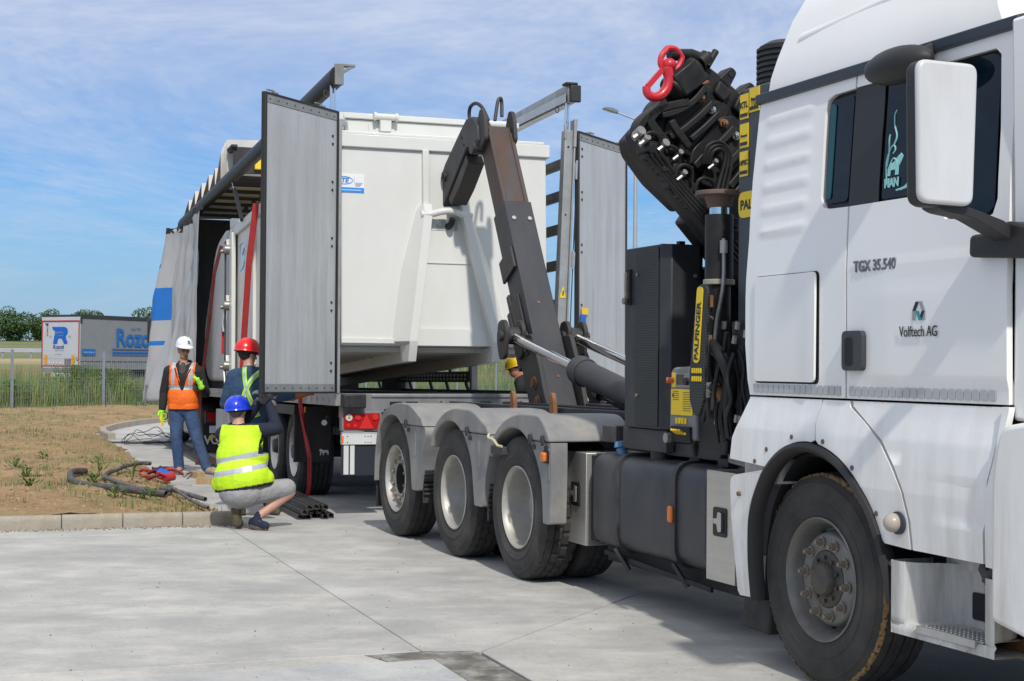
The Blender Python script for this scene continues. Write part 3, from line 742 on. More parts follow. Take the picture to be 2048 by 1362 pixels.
un = MB(); un.bx(.9, 2.7, .30, .85, .24, .34); un.bar((.95, .26, .30), (2.4, .24, .25), .02, .03); un.obj('tank_cradle', M['dark'], T)

# ---- black hydraulic tank cabinet behind the crane
hb = MB(); hb.prism([(1.235, .25), (1.40, .25), (1.72, .25), (1.775, .30), (1.775, .50), (1.70, .56), (1.25, .56), (1.2, .50), (1.2, .28)], 'z', 1.145, 2.295)
M['cabinet'] = mat('cabinet_black_paint', (.018, .021, .027), .45, var=.15, dirt=(.15, .13, .105), damt=.5, dscale=5, dstretch=(1, 1, .5), zd=(1.1, 1.7, .25))
hyd = hb.obj('oil_cabinet', M['cabinet'], T, bevel=.006)
pm = bpy.data.materials.new('perforated_black'); pm.use_nodes = True
n_ = pm.node_tree.nodes; l_ = pm.node_tree.links; b_ = n_['Principled BSDF']; b_.inputs['Base Color'].default_value = (.032, .034, .037, 1); b_.inputs['Roughness'].default_value = .5
t_ = n_.new('ShaderNodeTexCoord'); w1 = n_.new('ShaderNodeTexWave'); w1.bands_direction = 'X'; w1.inputs['Scale'].default_value = 30
w2 = n_.new('ShaderNodeTexWave'); w2.bands_direction = 'Z'; w2.inputs['Scale'].default_value = 20
l_.new(t_.outputs['Object'], w1.inputs[0]); l_.new(t_.outputs['Object'], w2.inputs[0])
mu = n_.new('ShaderNodeMath'); mu.operation = 'MULTIPLY'; l_.new(w1.outputs[1], mu.inputs[0]); l_.new(w2.outputs[1], mu.inputs[1])
mc_ = n_.new('ShaderNodeMix'); mc_.data_type = 'RGBA'; l_.new(mu.outputs[0], mc_.inputs[0]); mc_.inputs[6].default_value = (.007, .008, .009, 1); mc_.inputs[7].default_value = (.045, .047, .05, 1)
l_.new(mc_.outputs[2], b_.inputs['Base Color']); bp_ = n_.new('ShaderNodeBump'); bp_.inputs['Strength'].default_value = .8; l_.new(mu.outputs[0], bp_.inputs['Height']); l_.new(bp_.outputs[0], b_.inputs['Normal'])
M['perf'] = pm
pf = MB(); pf.bx(1.40, 1.705, .243, .252, 1.16, 2.28); pf.obj('vent_grille', M['perf'], hyd)
hd = MB(); hd.bx(1.268, 1.325, .235, .252, 1.93, 2.16); hd.obj('latch_recess', M['seam'], hyd, bevel=.004)
hd = MB(); hd.bx(1.285, 1.312, .215, .24, 1.97, 2.14); hd.cyl((1.298, .225, 1.955), (1.298, .20, 1.955), .022, n=10); hd.obj('latch_handle', M['rust_nut'], hyd, bevel=.004)
bt = MB()
for s, z in ((1.42, 2.12), (1.42, 1.35)): bt.cyl((s, .252, z), (s, .235, z), .012, n=8)
bt.cyl((1.778, .46, 2.10), (1.79, .46, 2.10), .012, n=8); bt.obj('bolt', M['rust_nut'], hyd)
for s in (1.52, 1.74): MB().bx(s - .02, s + .02, .36, .40, 2.29, 2.315).obj('lifting_tab', M['crane'], hyd)
mf = MB(); mf.prism(rnd([(.56, 1.10), (1.15, 1.10), (1.15, 1.62), (1.02, 1.95), (.80, 2.13), (.56, 2.18)], .06), 'x', 1.35, 1.72); mf.obj('exhaust_cover', M['crane'], T, bevel=.02)

# ---- hook arm
an = Vector((.866, 0, .50)); ad = Vector((-.50, 0, .866))
def armpt(t, off, y): p = Vector((-2.0, y, 1.2)) + ad * t + an * off; return p
def armbox(t0, t1, o0, o1, y0, y1, b=None):
    b = b or MB(); vs = [armpt(t, o, y) for t in (t0, t1) for y in (y0, y1) for o in (o0, o1)]
    b.add(vs, [(0, 1, 3, 2), (4, 6, 7, 5), (0, 4, 5, 1), (2, 3, 7, 6), (0, 2, 6, 4), (1, 5, 7, 3)]); return b
arm = armbox(-.05, 2.18, -.30, 0, 1.115, 1.395).obj('arm_sleeve', [M['arm']], T, bevel=.008)
armbox(2.0, 3.10, -.27, -.035, 1.14, 1.37).obj('arm_inner_boom', M['rusty'], T, bevel=.01)
fl = MB(); armbox(2.15, 3.02, -.27, -.022, 1.125, 1.165, fl); armbox(2.15, 3.02, -.27, -.022, 1.345, 1.385, fl); fl.obj('arm_flange', M['rusty'], T, bevel=.006)
cl = MB(); armbox(.98, 1.32, -.36, -.30, 1.10, 1.41, cl); armbox(1.45, 1.68, -.33, -.02, 1.085, 1.113, cl); armbox(.55, 1.15, -.40, -.33, 1.09, 1.13, cl); armbox(.60, 1.2, -.30, -.1, 1.095, 1.113, cl)
cl.obj('arm_collar', M['armside'], T, bevel=.006)
bo = MB()
for t, y in ((1.98, 1.18), (1.98, 1.34)): bo.cyl(armpt(t, 0, y), armpt(t, .012, y), .022, n=12)
bo.obj('arm_bolt', M['zinc'], T, bevel=.003)
bo = MB()
for t, y in ((1.05, 1.24), (.28, 1.27)): bo.cyl(armpt(t, 0, y), armpt(t, .006, y), .014, n=10)
bo.obj('arm_plug', M['rust'], T)
hn = MB()
for y in (1.062, 1.365):
    hn.prism(rnd([(-3.60, 3.62), (-3.45, 3.72), (-3.49, 3.93), (-3.55, 4.02), (-3.62, 4.02), (-3.68, 3.90), (-3.72, 3.7)], .03), 'y', y, y + .04)
hn.obj('knuckle_plate', M['armside'], T, bevel=.006)
jb = MB(); J = [(-3.66, 3.62), (-3.60, 3.72), (-3.62, 3.86), (-3.74, 3.97), (-3.92, 3.97), (-4.06, 3.89), (-4.16, 3.83), (-4.53, 3.60), (-4.80, 3.36), (-4.77, 3.19), (-4.60, 3.15), (-4.19, 3.46), (-3.90, 3.69), (-3.80, 3.66)]
jb.prism(J, 'y', 1.035, 1.20); jb.obj('jib', M['arm'], T, bevel=.012)
jd = MB(); jd.prism([(-3.95, 3.62), (-4.45, 3.235), (-4.38, 3.165), (-4.16, 3.30), (-3.88, 3.53)], 'y', 1.05, 1.225); jd.obj('jib_underside', M['armside'], T, bevel=.008)
pv = MB(); pv.cyl((-3.70, 1.01, 3.66), (-3.70, 1.43, 3.66), .065, n=18); pv.cyl((-4.52, 1.01, 3.47), (-4.52, 1.05, 3.47), .055, n=16); pv.obj('pivot_pin', M['armside'], T, bevel=.006)
pv = MB(); pv.cyl((-4.52, 1.005, 3.47), (-4.52, 1.011, 3.47), .03, n=14)
for s, z in ((-3.97, 3.72), (-4.03, 3.80), (-3.90, 3.66)): pv.cyl((s, 1.03, z), (s, 1.036, z), .015, n=10)
pv.obj('pin_hole', M['seam'], T)
hk = MB(); hk.tube([(-4.64, 1.10, 3.28), (-4.645, 1.095, 3.16), (-4.645, 1.09, 3.08), (-4.62, 1.085, 3.01), (-4.56, 1.08, 2.965), (-4.49, 1.08, 2.96), (-4.43, 1.08, 2.99), (-4.40, 1.08, 3.03)], .048, 12, r1=.03); hk.obj('hook', M['crane'], T)
hs = MB()
hs.tube([(-3.62, 1.16, 3.92), (-3.68, 1.12, 4.05), (-3.78, 1.09, 4.11), (-3.88, 1.07, 4.09), (-3.92, 1.07, 4.02), (-3.90, 1.08, 3.94)], .018, 8)
hs.tube([(-3.60, 1.22, 3.92), (-3.62, 1.245, 4.05), (-3.63, 1.265, 4.13), (-3.64, 1.295, 4.15), (-3.65, 1.31, 4.10), (-3.62, 1.30, 3.97)], .018, 8)
hs.obj('hydraulic_hose', M['greasyhose'] if 'greasyhose' in M else M['armside'], T)
# foot of the arm: pivot cheeks and lug plates
ft = MB()
for y in (1.04, 1.41):
    ft.prism(rnd([(-2.46, 1.80), (-2.22, 1.82), (-2.02, 1.50), (-1.86, 1.14), (-2.22, 1.14), (-2.34, 1.35), (-2.50, 1.62)], .05), 'y', y, y + .045)
ft.bar((-1.95, 1.60, 1.12), (-2.28, 1.56, 1.62), .05, .16)
ft.obj('arm_foot', M['armside'], T, bevel=.008)
for s, z, r_ in ((-2.30, 1.70, .05), (-2.14, 1.38, .04), (-2.05, 1.22, .04)):
    MB().cyl((s, 1.015, z), (s, 1.03, z), r_, n=16).cyl((s, 1.03, z), (s, 1.045, z), r_ * 1.5, n=16).obj('foot_pin', M['rust'] if r_ < .045 else M['armside'], T, bevel=.004)
# lift cylinders
def ram(y, sgn, name):
    a = Vector((-2.44, y, 1.80)); d = Vector((1.0, 0, -.205)).normalized(); b = a + d * 1.50; e = a + d * 3.2
    g = MB(); g.cyl(a + d * .03, b, .044, n=20); rod = g.obj('ram_rod', M['chrome'], T)
    g = MB(); g.cyl(b - d * .03, b + d * .10, .118, n=28); g.cyl(b + d * .08, e, .103, n=28); g.obj('ram_barrel', M['arm'], T, bevel=.008)
    g = MB()
    for q in (-.10, .06): g.prism(rnd([(a.x - .10, 1.93), (a.x + .03, 1.95), (a.x + .10, 1.86), (a.x + .06, 1.60), (a.x - .06, 1.58), (a.x - .13, 1.75)], .05), 'y', y + q, y + q + .04)
    g.cyl((a.x, y - .13, 1.80), (a.x, y + .14, 1.80), .05, n=16); g.cyl((a.x, y - .06, 1.80), (a.x, y + .06, 1.80), .08, n=18); g.obj('ram_lug', M['armside'], T, bevel=.008)
    g = MB(); p = b + d * .35 + Vector((0, -.02, -.12)); g.cyl(p - d * .03, p + d * .06, .035, n=12); g.tube([p + d * .06, p + d * .5, p + d * 1.0 + Vector((0, 0, -.02))], .013, 6); g.obj('ram_pipe', M['crane'], T)
ram(.95, 1, 'n'); ram(1.56, -1, 'f')
# ---- cab
def yc(s, z):
    y = pw(z, [(.30, -.035), (.75, -.085), (1.0, -.095), (1.22, -.08), (1.37, -.05), (2.0, -.05), (2.3, -.035), (2.93, .012), (3.0, .03), (3.35, .17)])
    return y
def bump(x, a, b): 
    return 0 if x <= a or x >= b else .5 - .5 * cos(2 * pi * (x - a) / (b - a))
def yr(s, z):                       # rear side panel with pressed louvres
    y = yc(s, z)
    if z > 2.18 and 3.33 < s < 3.80:
        ph = (z - 2.18 - (s - 3.3) * .02) / .115
        if ph < 5.9:
            e = min(1, (s - 3.33) / .06, (3.80 - s) / .06); fr = ph % 1
            y -= .0075 * e * max(0, (1 - abs(fr - .35) / .35))
    return y
def yd(s, z):                       # door skin: two soft horizontal creases
    y = yc(s, z)
    y -= .010 * pw(z, [(1.45, 0), (1.5, 1), (1.86, 1), (1.93, .55), (1.995, .5), (2.03, 0)]) * min(1, max(0, (s - 4.2) / .25))
    return y
CZ = [1.45, 1.5, 1.7, 1.86, 1.93, 1.995, 2.03, 2.15, 2.3, 2.5, 2.7, 2.83]
core = MB(); core.bx(3.31, 5.40, .03, 2.42, 1.10, 2.92); core.bx(4.5, 5.38, .14, 2.40, .40, 1.12); core.bx(3.2, 4.5, .5, 1.95, .75, 1.12); core.obj('cab_shell', M['seam'], T)
W_ = M['cab']
zr = [1.5 + .01, 2.18] + [2.18 + .115 * (i + f) for i in range(6) for f in (0, .175, .35, .525, .7)]
panel('cab_rear_panel', W_, T, [(3.285, 1.393), (4.128, 1.393), (4.122, 2.285)] + rnd([(3.90, 2.285), (3.885, 2.83)], .06, 4)[0:0] + [(3.97, 2.288), (3.92, 2.30), (3.893, 2.35), (3.885, 2.6), (3.882, 2.77), (3.90, 2.82), (3.95, 2.838), (4.118, 2.84), (4.118, 2.905), (3.275, 2.905), (3.25, 2.5), (3.252, 2.2), (3.235, 1.9), (3.235, 1.65), (3.26, 1.47)], yr, .03, cz=zr, cs=[3.33, 3.36, 3.39, 3.55, 3.74, 3.77, 3.80], bevel=.004)
door = panel('door', W_, T, [(4.142, 1.393), (5.238, 1.393), (5.232, 2.0), (5.215, 2.905), (4.13, 2.905), (4.13, 2.842), (5.09, 2.84), (5.125, 2.81), (5.15, 2.5), (5.155, 2.22), (5.13, 2.16), (5.08, 2.14), (4.83, 2.165), (4.75, 2.265), (4.68, 2.282), (4.134, 2.285)], yd, .03, cz=CZ, cs=[4.2, 4.32, 4.45], bevel=.004)
def win(name, m, out, off, parent=T): return panel(name, m, parent, out, lambda s, z: yc(s, z) + off, .004, cz=[2.5, 2.7])
win('pillar_trim', M['black'], [(3.885, 2.28), (5.17, 2.10), (5.17, 2.85), (3.87, 2.85)], .026)
win('rear_window', M['glass'], rnd([(3.915, 2.315), (4.10, 2.315), (4.10, 2.815), (3.905, 2.815)], .03), .012)
win('window_edge', M['glass2'], rnd([(3.925, 2.34), (3.965, 2.335), (3.962, 2.79), (3.915, 2.80)], .015), .006)
win('b_pillar', M['black'], [(4.118, 2.286), (4.135, 2.286), (4.345, 2.282), (4.345, 2.84), (4.118, 2.84)], .006)
win('door_window', M['glass'], rnd([(4.362, 2.295), (4.69, 2.29), (4.765, 2.275), (4.84, 2.18), (5.07, 2.16), (5.125, 2.19), (5.115, 2.80), (5.07, 2.825), (4.362, 2.828)], .02), .012, door)
# roof and drip rail
sec = [(.045, 2.935), (.055, 3.03), (.085, 3.13), (.16, 3.33), (.26, 3.50), (.42, 3.62), (.7, 3.66), (1.8, 3.66), (2.06, 3.62), (2.2, 3.50), (2.30, 3.33), (2.37, 3.13), (2.40, 3.03), (2.41, 2.935)]
rb_ = MB(); rb_.grid(lambda u, v: (lerp(3.28 + .12 * (sec[round(v * 13)][1] - 2.935), 5.1 - .5 * (sec[round(v * 13)][1] - 2.935), u), sec[round(v * 13)][0] - .03 * sin(u * pi) * (1 if v < .5 else -1), sec[round(v * 13)][1]), 12, 13)
vs = [(3.28 + .12 * (z - 2.935), y, z) for y, z in sec]; rb_.add(vs, [tuple(range(len(vs)))])
vs = [(5.1 - .5 * (z - 2.935), y, z) for y, z in sec]; rb_.add(vs, [tuple(range(len(vs)))])
rb_.obj('roof_fairing', W_, T, smooth=50, bevel=.01)
rf = MB(); rf.grid(lambda u, v: (lerp(3.5, 5.0, u), .105 - .035 * bump(v, -.2, 1.2) + .05 * v, lerp(3.17, 3.26, v) + .08 * u), 12, 6); rf.obj('roof_swage', W_, T, smooth=60)
dr = MB(); dr.prism([(.02, 2.893), (-.012, 2.90), (-.016, 2.945), (.02, 2.955), (.06, 2.955), (.06, 2.893)], 'x', 3.262, 5.24); dr.obj('drip_rail', M['cabdark'], T, bevel=.004)
fr = MB(); fr.prism(rnd([(5.24, 1.33), (5.42, 1.33), (5.42, 2.12), (5.36, 2.93), (5.225, 2.93), (5.245, 2.0)], .02), 'y', -.035, .06)
fr.bx(5.36, 5.44, .05, 2.35, 1.2, 2.93); fr.obj('front_pillar', W_, T, bevel=.02)
# service hatch, handle
panel('hatch_gap', M['seam'], T, rnd([(3.335, 1.455), (3.912, 1.455), (3.912, 1.998), (3.335, 1.998)], .03), lambda s, z: yc(s, z) - .0015, .002)
panel('service_hatch', W_, T, rnd([(3.338, 1.464), (3.9, 1.464), (3.904, 1.994), (3.341, 1.994)], .03), lambda s, z: yc(s, z) - .010 - .012 * bump(s, 3.7, 4.1), .012, cs=[3.7, 3.75, 3.8, 3.85], bevel=.004)
hp = panel('door_handle', plain('handle_grey', (.045, .048, .054), .5), door, rnd([(4.135, 1.522), (4.295, 1.522), (4.295, 1.705), (4.135, 1.705)], .03), lambda s, z: yc(s, z) - .028, .03, bevel=.01)
panel('handle_recess', M['seam'], hp, rnd([(4.165, 1.545), (4.222, 1.545), (4.222, 1.675), (4.165, 1.675)], .02), lambda s, z: yc(s, z) - .031, .005)
# reflective tiles
tm = MB(); tm.prism(rnd([(-.0175, -.022), (.0175, -.022), (.0175, .022), (-.0175, .022)], .006, 2), 'y', 0, .003); tmesh = tm.mesh('reflector_tile', M['stripe'])
for s0, n in ((3.345, 16), (4.185, 20)):
    for i in range(n):
        s = s0 + i * (.0485 if n == 16 else .0505); o = link('reflector_tile', tmesh, T); o.location = (s, yd(s, 1.428) - .0045, 1.428); o.scale = (1.22, 1, 1)
# lower panels
AP0 = [(3.315, .345), (3.322, .56), (3.372, .80), (3.455, .95), (3.56, 1.07), (3.69, 1.147), (3.84, 1.175), (3.99, 1.160), (4.14, 1.108), (4.28, 1.02), (4.39, .91), (4.465, .775), (4.505, .63), (4.512, .50)]
AP = [(p.x, p.y) for p in catmull([Vector((a, b, 0)) for a, b in AP0], 5)]
def apart(s0, s1, dz=.006): return [(a, b + dz) for a, b in AP if s0 <= a <= s1 and b > .76]
low = lambda s, z: yc(s, z)
CZL = [.5, .6, .75, .9, 1.0, 1.1, 1.22, 1.3, 1.37]
panel('cab_lower_panel', W_, T, [(3.29, 1.383), (3.215, 1.25), (3.165, 1.17), (3.155, 1.058), (3.50, 1.038), (3.545, 1.065)] + apart(3.55, 3.92) + [(3.925, 1.19), (3.908, 1.28), (3.942, 1.383)], low, .03, cz=CZL, bevel=.006)
panel('front_fender', W_, T, [(3.95, 1.383), (4.165, 1.383), (4.172, 1.355), (4.30, 1.29), (4.43, 1.21), (4.53, 1.10), (4.608, 1.0), (4.65, .88), (4.664, .757), (4.48, .765)] + apart(3.945, 4.47)[::-1] + [(3.935, 1.19), (3.916, 1.28)], low, .03, cz=CZL, bevel=.006)
panel('lower_door', W_, T, [(4.19, 1.383), (4.195, 1.36), (4.448, 1.217), (4.548, 1.107), (4.625, 1.0), (4.668, .88), (4.682, .757), (5.145, .757), (5.15, 1.03), (5.195, 1.2), (5.20, 1.383)], lambda s, z: yc(s, z) - .012 * pw(z, [(.76, 1), (.88, 1), (.92, 0), (1.06, 0), (1.09, .7), (1.2, .4), (1.3, 0)]) * min(1, max(0, (s - 4.75) / .3)), .03, cz=CZL + [.88, .92, 1.06, 1.09], cs=[4.75, 4.9, 5.05], bevel=.008)
panel('corner_strip', W_, T, [(5.168, .748), (5.24, .745), (5.24, 1.05), (5.262, 1.385), (5.222, 1.385), (5.217, 1.2), (5.172, 1.03)], lambda s, z: yc(s, z) - .02, .03, cz=CZL, bevel=.01)
bc = MB(); bc.prism(rnd([(5.262, 1.27), (5.30, 1.315), (5.46, 1.34), (5.50, .9), (5.46, .50), (5.225, .545), (5.228, 1.1)], .03), 'y', -.13, .3); bc.obj('bumper_corner', W_, T, bevel=.03, seg=3)
panel('rear_fender_tip', W_, T, [(3.165, .345), (3.305, .352)] + [(a - .004, b) for a, b in AP if .4 < b < 1.0 and a < 3.6] + [(3.50, 1.025), (3.46, 1.018), (3.19, .975), (3.155, .955), (3.145, .92), (3.145, .37)], lambda s, z: yc(s, z) + .01, .04, cz=CZL, bevel=.010)
MB().bx(3.19, 3.52, -.02, .1, .95, 1.07).obj('panel_bridge', M['cabrec'], T)
fl_ = MB(); NA = len(AP) - 1
pr = []
for i, (a, b) in enumerate(AP):
    d = Vector((AP[min(i + 1, NA)][0] - AP[max(i - 1, 0)][0], AP[min(i + 1, NA)][1] - AP[max(i - 1, 0)][1])).normalized(); nn = Vector((d.y, -d.x))
    pr.append(((a, b), (a + nn.x * .045, b + nn.y * .045), yc(a, b)))
def lipf(u, v):
    i = round(u * NA); p, q, y = pr[i]; k = round(v * 4)
    prof = [(0, .03), (0, -.018), (.45, -.028), (1, -.004), (1, .05)][k]
    return (lerp(p[0], q[0], prof[0]), y + prof[1], lerp(p[1], q[1], prof[0]))
fl_.grid(lipf, NA, 4); fl_.obj('arch_lip', M['blackpl'], T, smooth=50)
li = MB(); li.grid(lambda u, v: (pr[round(u * NA)][1][0], lerp(.0, .62, v), pr[round(u * NA)][1][1]), NA, 2); li.bx(3.3, 4.55, .50, .54, .3, 1.12); li.obj('arch_liner', M['dark'], T)
mfp = MB(); mfp.prism(rnd([(3.02, .16), (3.30, .15), (3.33, .36), (3.06, .36)], .02), 'y', .06, .34); mfp.obj('mud_flap', M['tread'], T, bevel=.015)
M['rivet'] = plain('rivet_brown', (.14, .09, .065), .6)
for a in (14, 33, 55, 77, 99, 118, 128, 148):
    a = radians(a); s, z = 3.838 + .705 * cos(a), .515 + .69 * sin(a)
    MB().cyl((s, yc(s, z) - .004, z), (s, yc(s, z) + .01, z), .012, n=10).obj('rivet', M['rivet'], T)
sl_ = MB(); sl_.sph((4.575, yc(4.57, .86) - .02, .865), (.042, .045, .042), 16, 10); sl_.obj('side_lamp', plain('lamp_beige', (.42, .37, .31), .3), T)
MB().cyl((4.59, yc(4.57, .86) - .012, .865), (4.59, yc(4.57, .86) + .01, .865), .05, n=20).obj('side_lamp_base', M['cabdark'], T)
# entry step
st = MB()
def stepf(u, v):
    s = lerp(4.53, 5.20, u); z = lerp(.385, .70, v)
    y = pw(s, [(4.53, -.085), (4.60, -.085), (4.66, -.05), (4.72, .07), (4.78, .115), (5.10, .115), (5.13, .06), (5.14, -.085), (5.2, -.085)])
    if z < .438: y = -.085 + max(0, (z - .425)) * 2
    return (s, y, z + (.02 if s > 5.0 else 0) * 0)
st.grid(stepf, 48, 21); st.grid(lambda u, v: (lerp(4.53, 5.20, u), lerp(-.085, .3, v), .385), 4, 2); st.grid(lambda u, v: (4.53, lerp(-.085, .25, u), lerp(.385, .70, v)), 2, 2)
st.bx(4.67, 5.2, .10, .14, .68, .80)
step = st.obj('entry_step', M['cabrec'], T, smooth=50)
tp = MB(); tp.bx(4.72, 5.12, -.075, .11, .433, .441); tp.bx(4.715, 5.09, -.092, -.074, .412, .443)
rr = random.Random(2)
for i in range(14):
    for j in range(5): tp.cyl((4.74 + i * .027 + (j % 2) * .013, -.055 + j * .034, .441), (4.74 + i * .027 + (j % 2) * .013, -.055 + j * .034, .444), .009, .006, 8)
tp.obj('tread_plate', M['zinc'], step)
MB().prism(rnd([(4.83, .478), (4.952, .478), (4.952, .592), (4.83, .592)], .012), 'y', .108, .118).obj('step_opening', M['seam'], step)
gh = MB(); gh.bar((5.04, .0, .74), (5.14, -.03, .66), .05, .06).bar((5.16, -.03, .74), (5.12, -.05, .67), .05, .05); gh.obj('hinge', M['chassis'], T, bevel=.005)
un = MB(); un.prism(rnd([(4.9, .36), (5.6, .36), (5.6, .47), (5.2, .47)], .02), 'y', .12, .5); un.obj('front_underrun', M['rust'], T)
# mirrors
M['white_shell'] = mat('mirror_shell_white', (.60, .60, .605), .3, var=.02, coat=.3, dirt=(.4, .38, .33), damt=.4, dscale=5)
mr = MB(); mr.prism(rnd([(-.572, 2.158), (-.322, 2.153), (-.302, 2.70), (-.582, 2.70)], .045, 5), 'x', 5.325, 5.36); mir = mr.obj('mirror', M['white_shell'], T, bevel=.015, seg=3)
mk = MB(); mk.prism(rnd([(-.548, 2.152), (-.31, 2.147), (-.29, 2.71), (-.556, 2.71)], .05, 5), 'x', 5.235, 5.335); mk.obj('mirror_back', M['blackpl'], mir, bevel=.02)
ma = MB(); ma.prism(rnd([(-.47, 2.155), (-.31, 2.155), (-.14, 2.11), (-.07, 2.06), (-.07, 2.02), (-.14, 2.05), (-.30, 2.118), (-.43, 2.135)], .02), 'x', 5.22, 5.32); ma.obj('mirror_arm', M['blackpl'], mir, bevel=.012)
mm = MB(); mm.prism(rnd([(5.07, 1.985), (5.5, 1.955), (5.5, 2.06), (5.3, 2.115), (5.16, 2.075), (5.075, 2.075)], .025), 'y', -.115, -.03); mm.obj('mirror_mount', M['blackpl'], mir, bevel=.012)
km = MB(); km.sph((4.64, -.14, 2.84), (.22, .09, .08), 20, 12); km.obj('kerb_mirror', M['blackpl'], T)
MB().bar((4.62, -.1, 2.86), (4.7, .03, 2.93), .06, .05).obj('kerb_mirror_arm', M['blackpl'], T, bevel=.01)

# ---- writing on the cab
M['badge'] = plain('badge_grey', (.16, .17, .185), .35, .3)
def dtext(body, size, s, z, m, name='lettering', off=.006, parent=door, **k):
    return text(body, size, (s, yd(s, z) - off, z), RX, m, parent, name, **k)
text('TGX 35.540', .070, (4.195, yd(4.2, 2.0) - .005, 1.975), RX, M['badge'], door, 'model_lettering', bold=.0015, th=.002, sx=.90)
text('Volftech AG', .066, (4.553, yd(4.55, 1.7) - .006, 1.672), RX, M['black'], door, 'company_lettering', th=.001, sx=.78)
lg0 = (4.640, 1.742); k_ = .080 / 489.0
def lp(x, y): return (lg0[0] + (x - 822) * k_ * 1.05, lg0[1] + (532 - y) * k_)
for nm, m, pts in (('logo_black', M['black'], [(950, 43), (1073, 43), (948, 288), (822, 288)]), ('logo_grey', M['grey_print'], [(1073, 43), (1200, 43), (1322, 288), (1198, 288)]), ('logo_grey', M['grey_print'], [(822, 288), (948, 288), (948, 532), (822, 532)]),
                   ('logo_teal', M['teal'], [(948, 288), (1073, 288), (1198, 532), (1073, 532)]), ('logo_black', M['black'], [(1198, 288), (1322, 288), (1198, 532), (1137, 410)]), ('logo_grey', M['grey_print'], [(1322, 290), (1322, 532), (1200, 532)])):
    panel(nm, m, door, [lp(*p) for p in pts], lambda s, z: yd(s, z) - .003, .0015)
text('MAN', .052, (4.385, yc(4.4, 2.33) + .008, 2.345), RX, M['sticker'], door, 'window_lettering', bold=.003, th=.001, sx=.9)
def swirl(pts, r0=.004):
    b = MB(); b.tube([(s, yc(s, z) + .010, z) for s, z in pts], r0, 5); return b.obj('window_swirl', M['sticker'], door)
swirl([(4.395, 2.38), (4.385, 2.46), (4.41, 2.52), (4.435, 2.53), (4.445, 2.51), (4.43, 2.495)]); swirl([(4.39, 2.44), (4.40, 2.50), (4.395, 2.56), (4.40, 2.585)])
swirl([(4.43, 2.53), (4.45, 2.57), (4.43, 2.62), (4.425, 2.67), (4.44, 2.69)]); swirl([(4.40, 2.42), (4.43, 2.47), (4.46, 2.46), (4.465, 2.44)])
swirl([(4.47, 2.325), (4.54, 2.34), (4.58, 2.40), (4.57, 2.42), (4.555, 2.41)]); swirl([(4.53, 2.335), (4.60, 2.36), (4.66, 2.345), (4.69, 2.33), (4.71, 2.35), (4.715, 2.365)]); swirl([(4.50, 2.325), (4.57, 2.335), (4.61, 2.33), (4.60, 2.345)])
win('window_emblem', M['sticker'], [(4.40, 2.395), (4.415, 2.395), (4.42, 2.42), (4.455, 2.42), (4.455, 2.395), (4.475, 2.395), (4.475, 2.43), (4.495, 2.455), (4.505, 2.475), (4.49, 2.49), (4.465, 2.475), (4.44, 2.455), (4.415, 2.45), (4.40, 2.425)], .008, door)

# ---- loader crane
CD = Vector((0, .69, -.72)).normalized(); CE = Vector((0, .72, .69)).normalized(); C0 = Vector((2.0, .14, 3.30))   # along the folded booms, across them
def cpt(t, e, s): return C0 + CD * t + CE * e + Vector((s - 2.0, 0, 0))
def cbox(b, t0, t1, e0, e1, s0, s1):
    vs = [cpt(t, e, s) for t in (t0, t1) for e in (e0, e1) for s in (s0, s1)]
    return b.add(vs, [(0, 1, 3, 2), (4, 6, 7, 5), (0, 4, 5, 1), (2, 3, 7, 6), (0, 2, 6, 4), (1, 5, 7, 3)])
M['bolt_rust'] = mat('rusty_bolt', (.26, .13, .06), .6, .3, var=.4, scale=40)
crane = link('loader_crane', None, T); crane.empty_display_size = .2
def chex(b, t0, t1, e0, e1, s0, s1, c=.3):
    ec = (e1 - e0) * c; prof = [(e0 + ec, s1), (e1 - ec * .4, s1), (e1, s1 - .06), (e1, s0 + .06), (e1 - ec * .4, s0), (e0 + ec, s0), (e0, s0 + .09), (e0, s1 - .09)]
    n = len(prof); vs = [cpt(t, e, s) for t in (t0, t1) for e, s in prof]
    return b.add(vs, [tuple(range(n)), tuple(range(2 * n - 1, n - 1, -1))] + [(i, i + n, (i + 1) % n + n, (i + 1) % n) for i in range(n)])
# boom head: a dense pack of nested sections seen end-on, collars stepping down along the fold
OL = [(.175, 3.228), (.321, 3.374), (.39, 3.41), (.513, 3.338), (.654, 3.241), (.726, 3.185), (.80, 2.476), (.40, 2.427), (.156, 2.622), (-.021, 2.829), (-.052, 2.941), (.034, 3.037), (.118, 3.124)]
b = MB(); b.prism(rnd(OL, .02), 'x', 1.80, 1.96); b.prism(rnd([(lerp(.38, y, .82), lerp(2.92, z, .82)) for y, z in OL], .02), 'x', 1.55, 1.80); b.obj('boom_head', M['crane'], crane, bevel=.02)
for k, (dy, dz, x1) in enumerate(((.05, -.05, 1.975), (.13, -.14, 1.988), (.21, -.23, 2.0), (.29, -.33, 2.012))):
    P = [(.30 + dy, 3.30 + dz), (.40 + dy, 3.31 + dz), (.46 + dy, 3.24 + dz), (.20 + dy, 2.94 + dz), (.08 + dy, 2.97 + dz), (.10 + dy, 3.08 + dz)]
    MB().prism(rnd(P, .03), 'x', 1.60, x1).obj('boom_section', M['crane'], crane, bevel=.012)
b = MB(); chex(b, .80, 2.9, -.40, .22, 1.50, 2.02); b.obj('main_boom', M['crane'], crane, bevel=.02)
b = MB(); chex(b, .30, 2.9, -.45, -.31, 1.74, 2.03); b.obj('outer_boom', M['crane'], crane, bevel=.015)
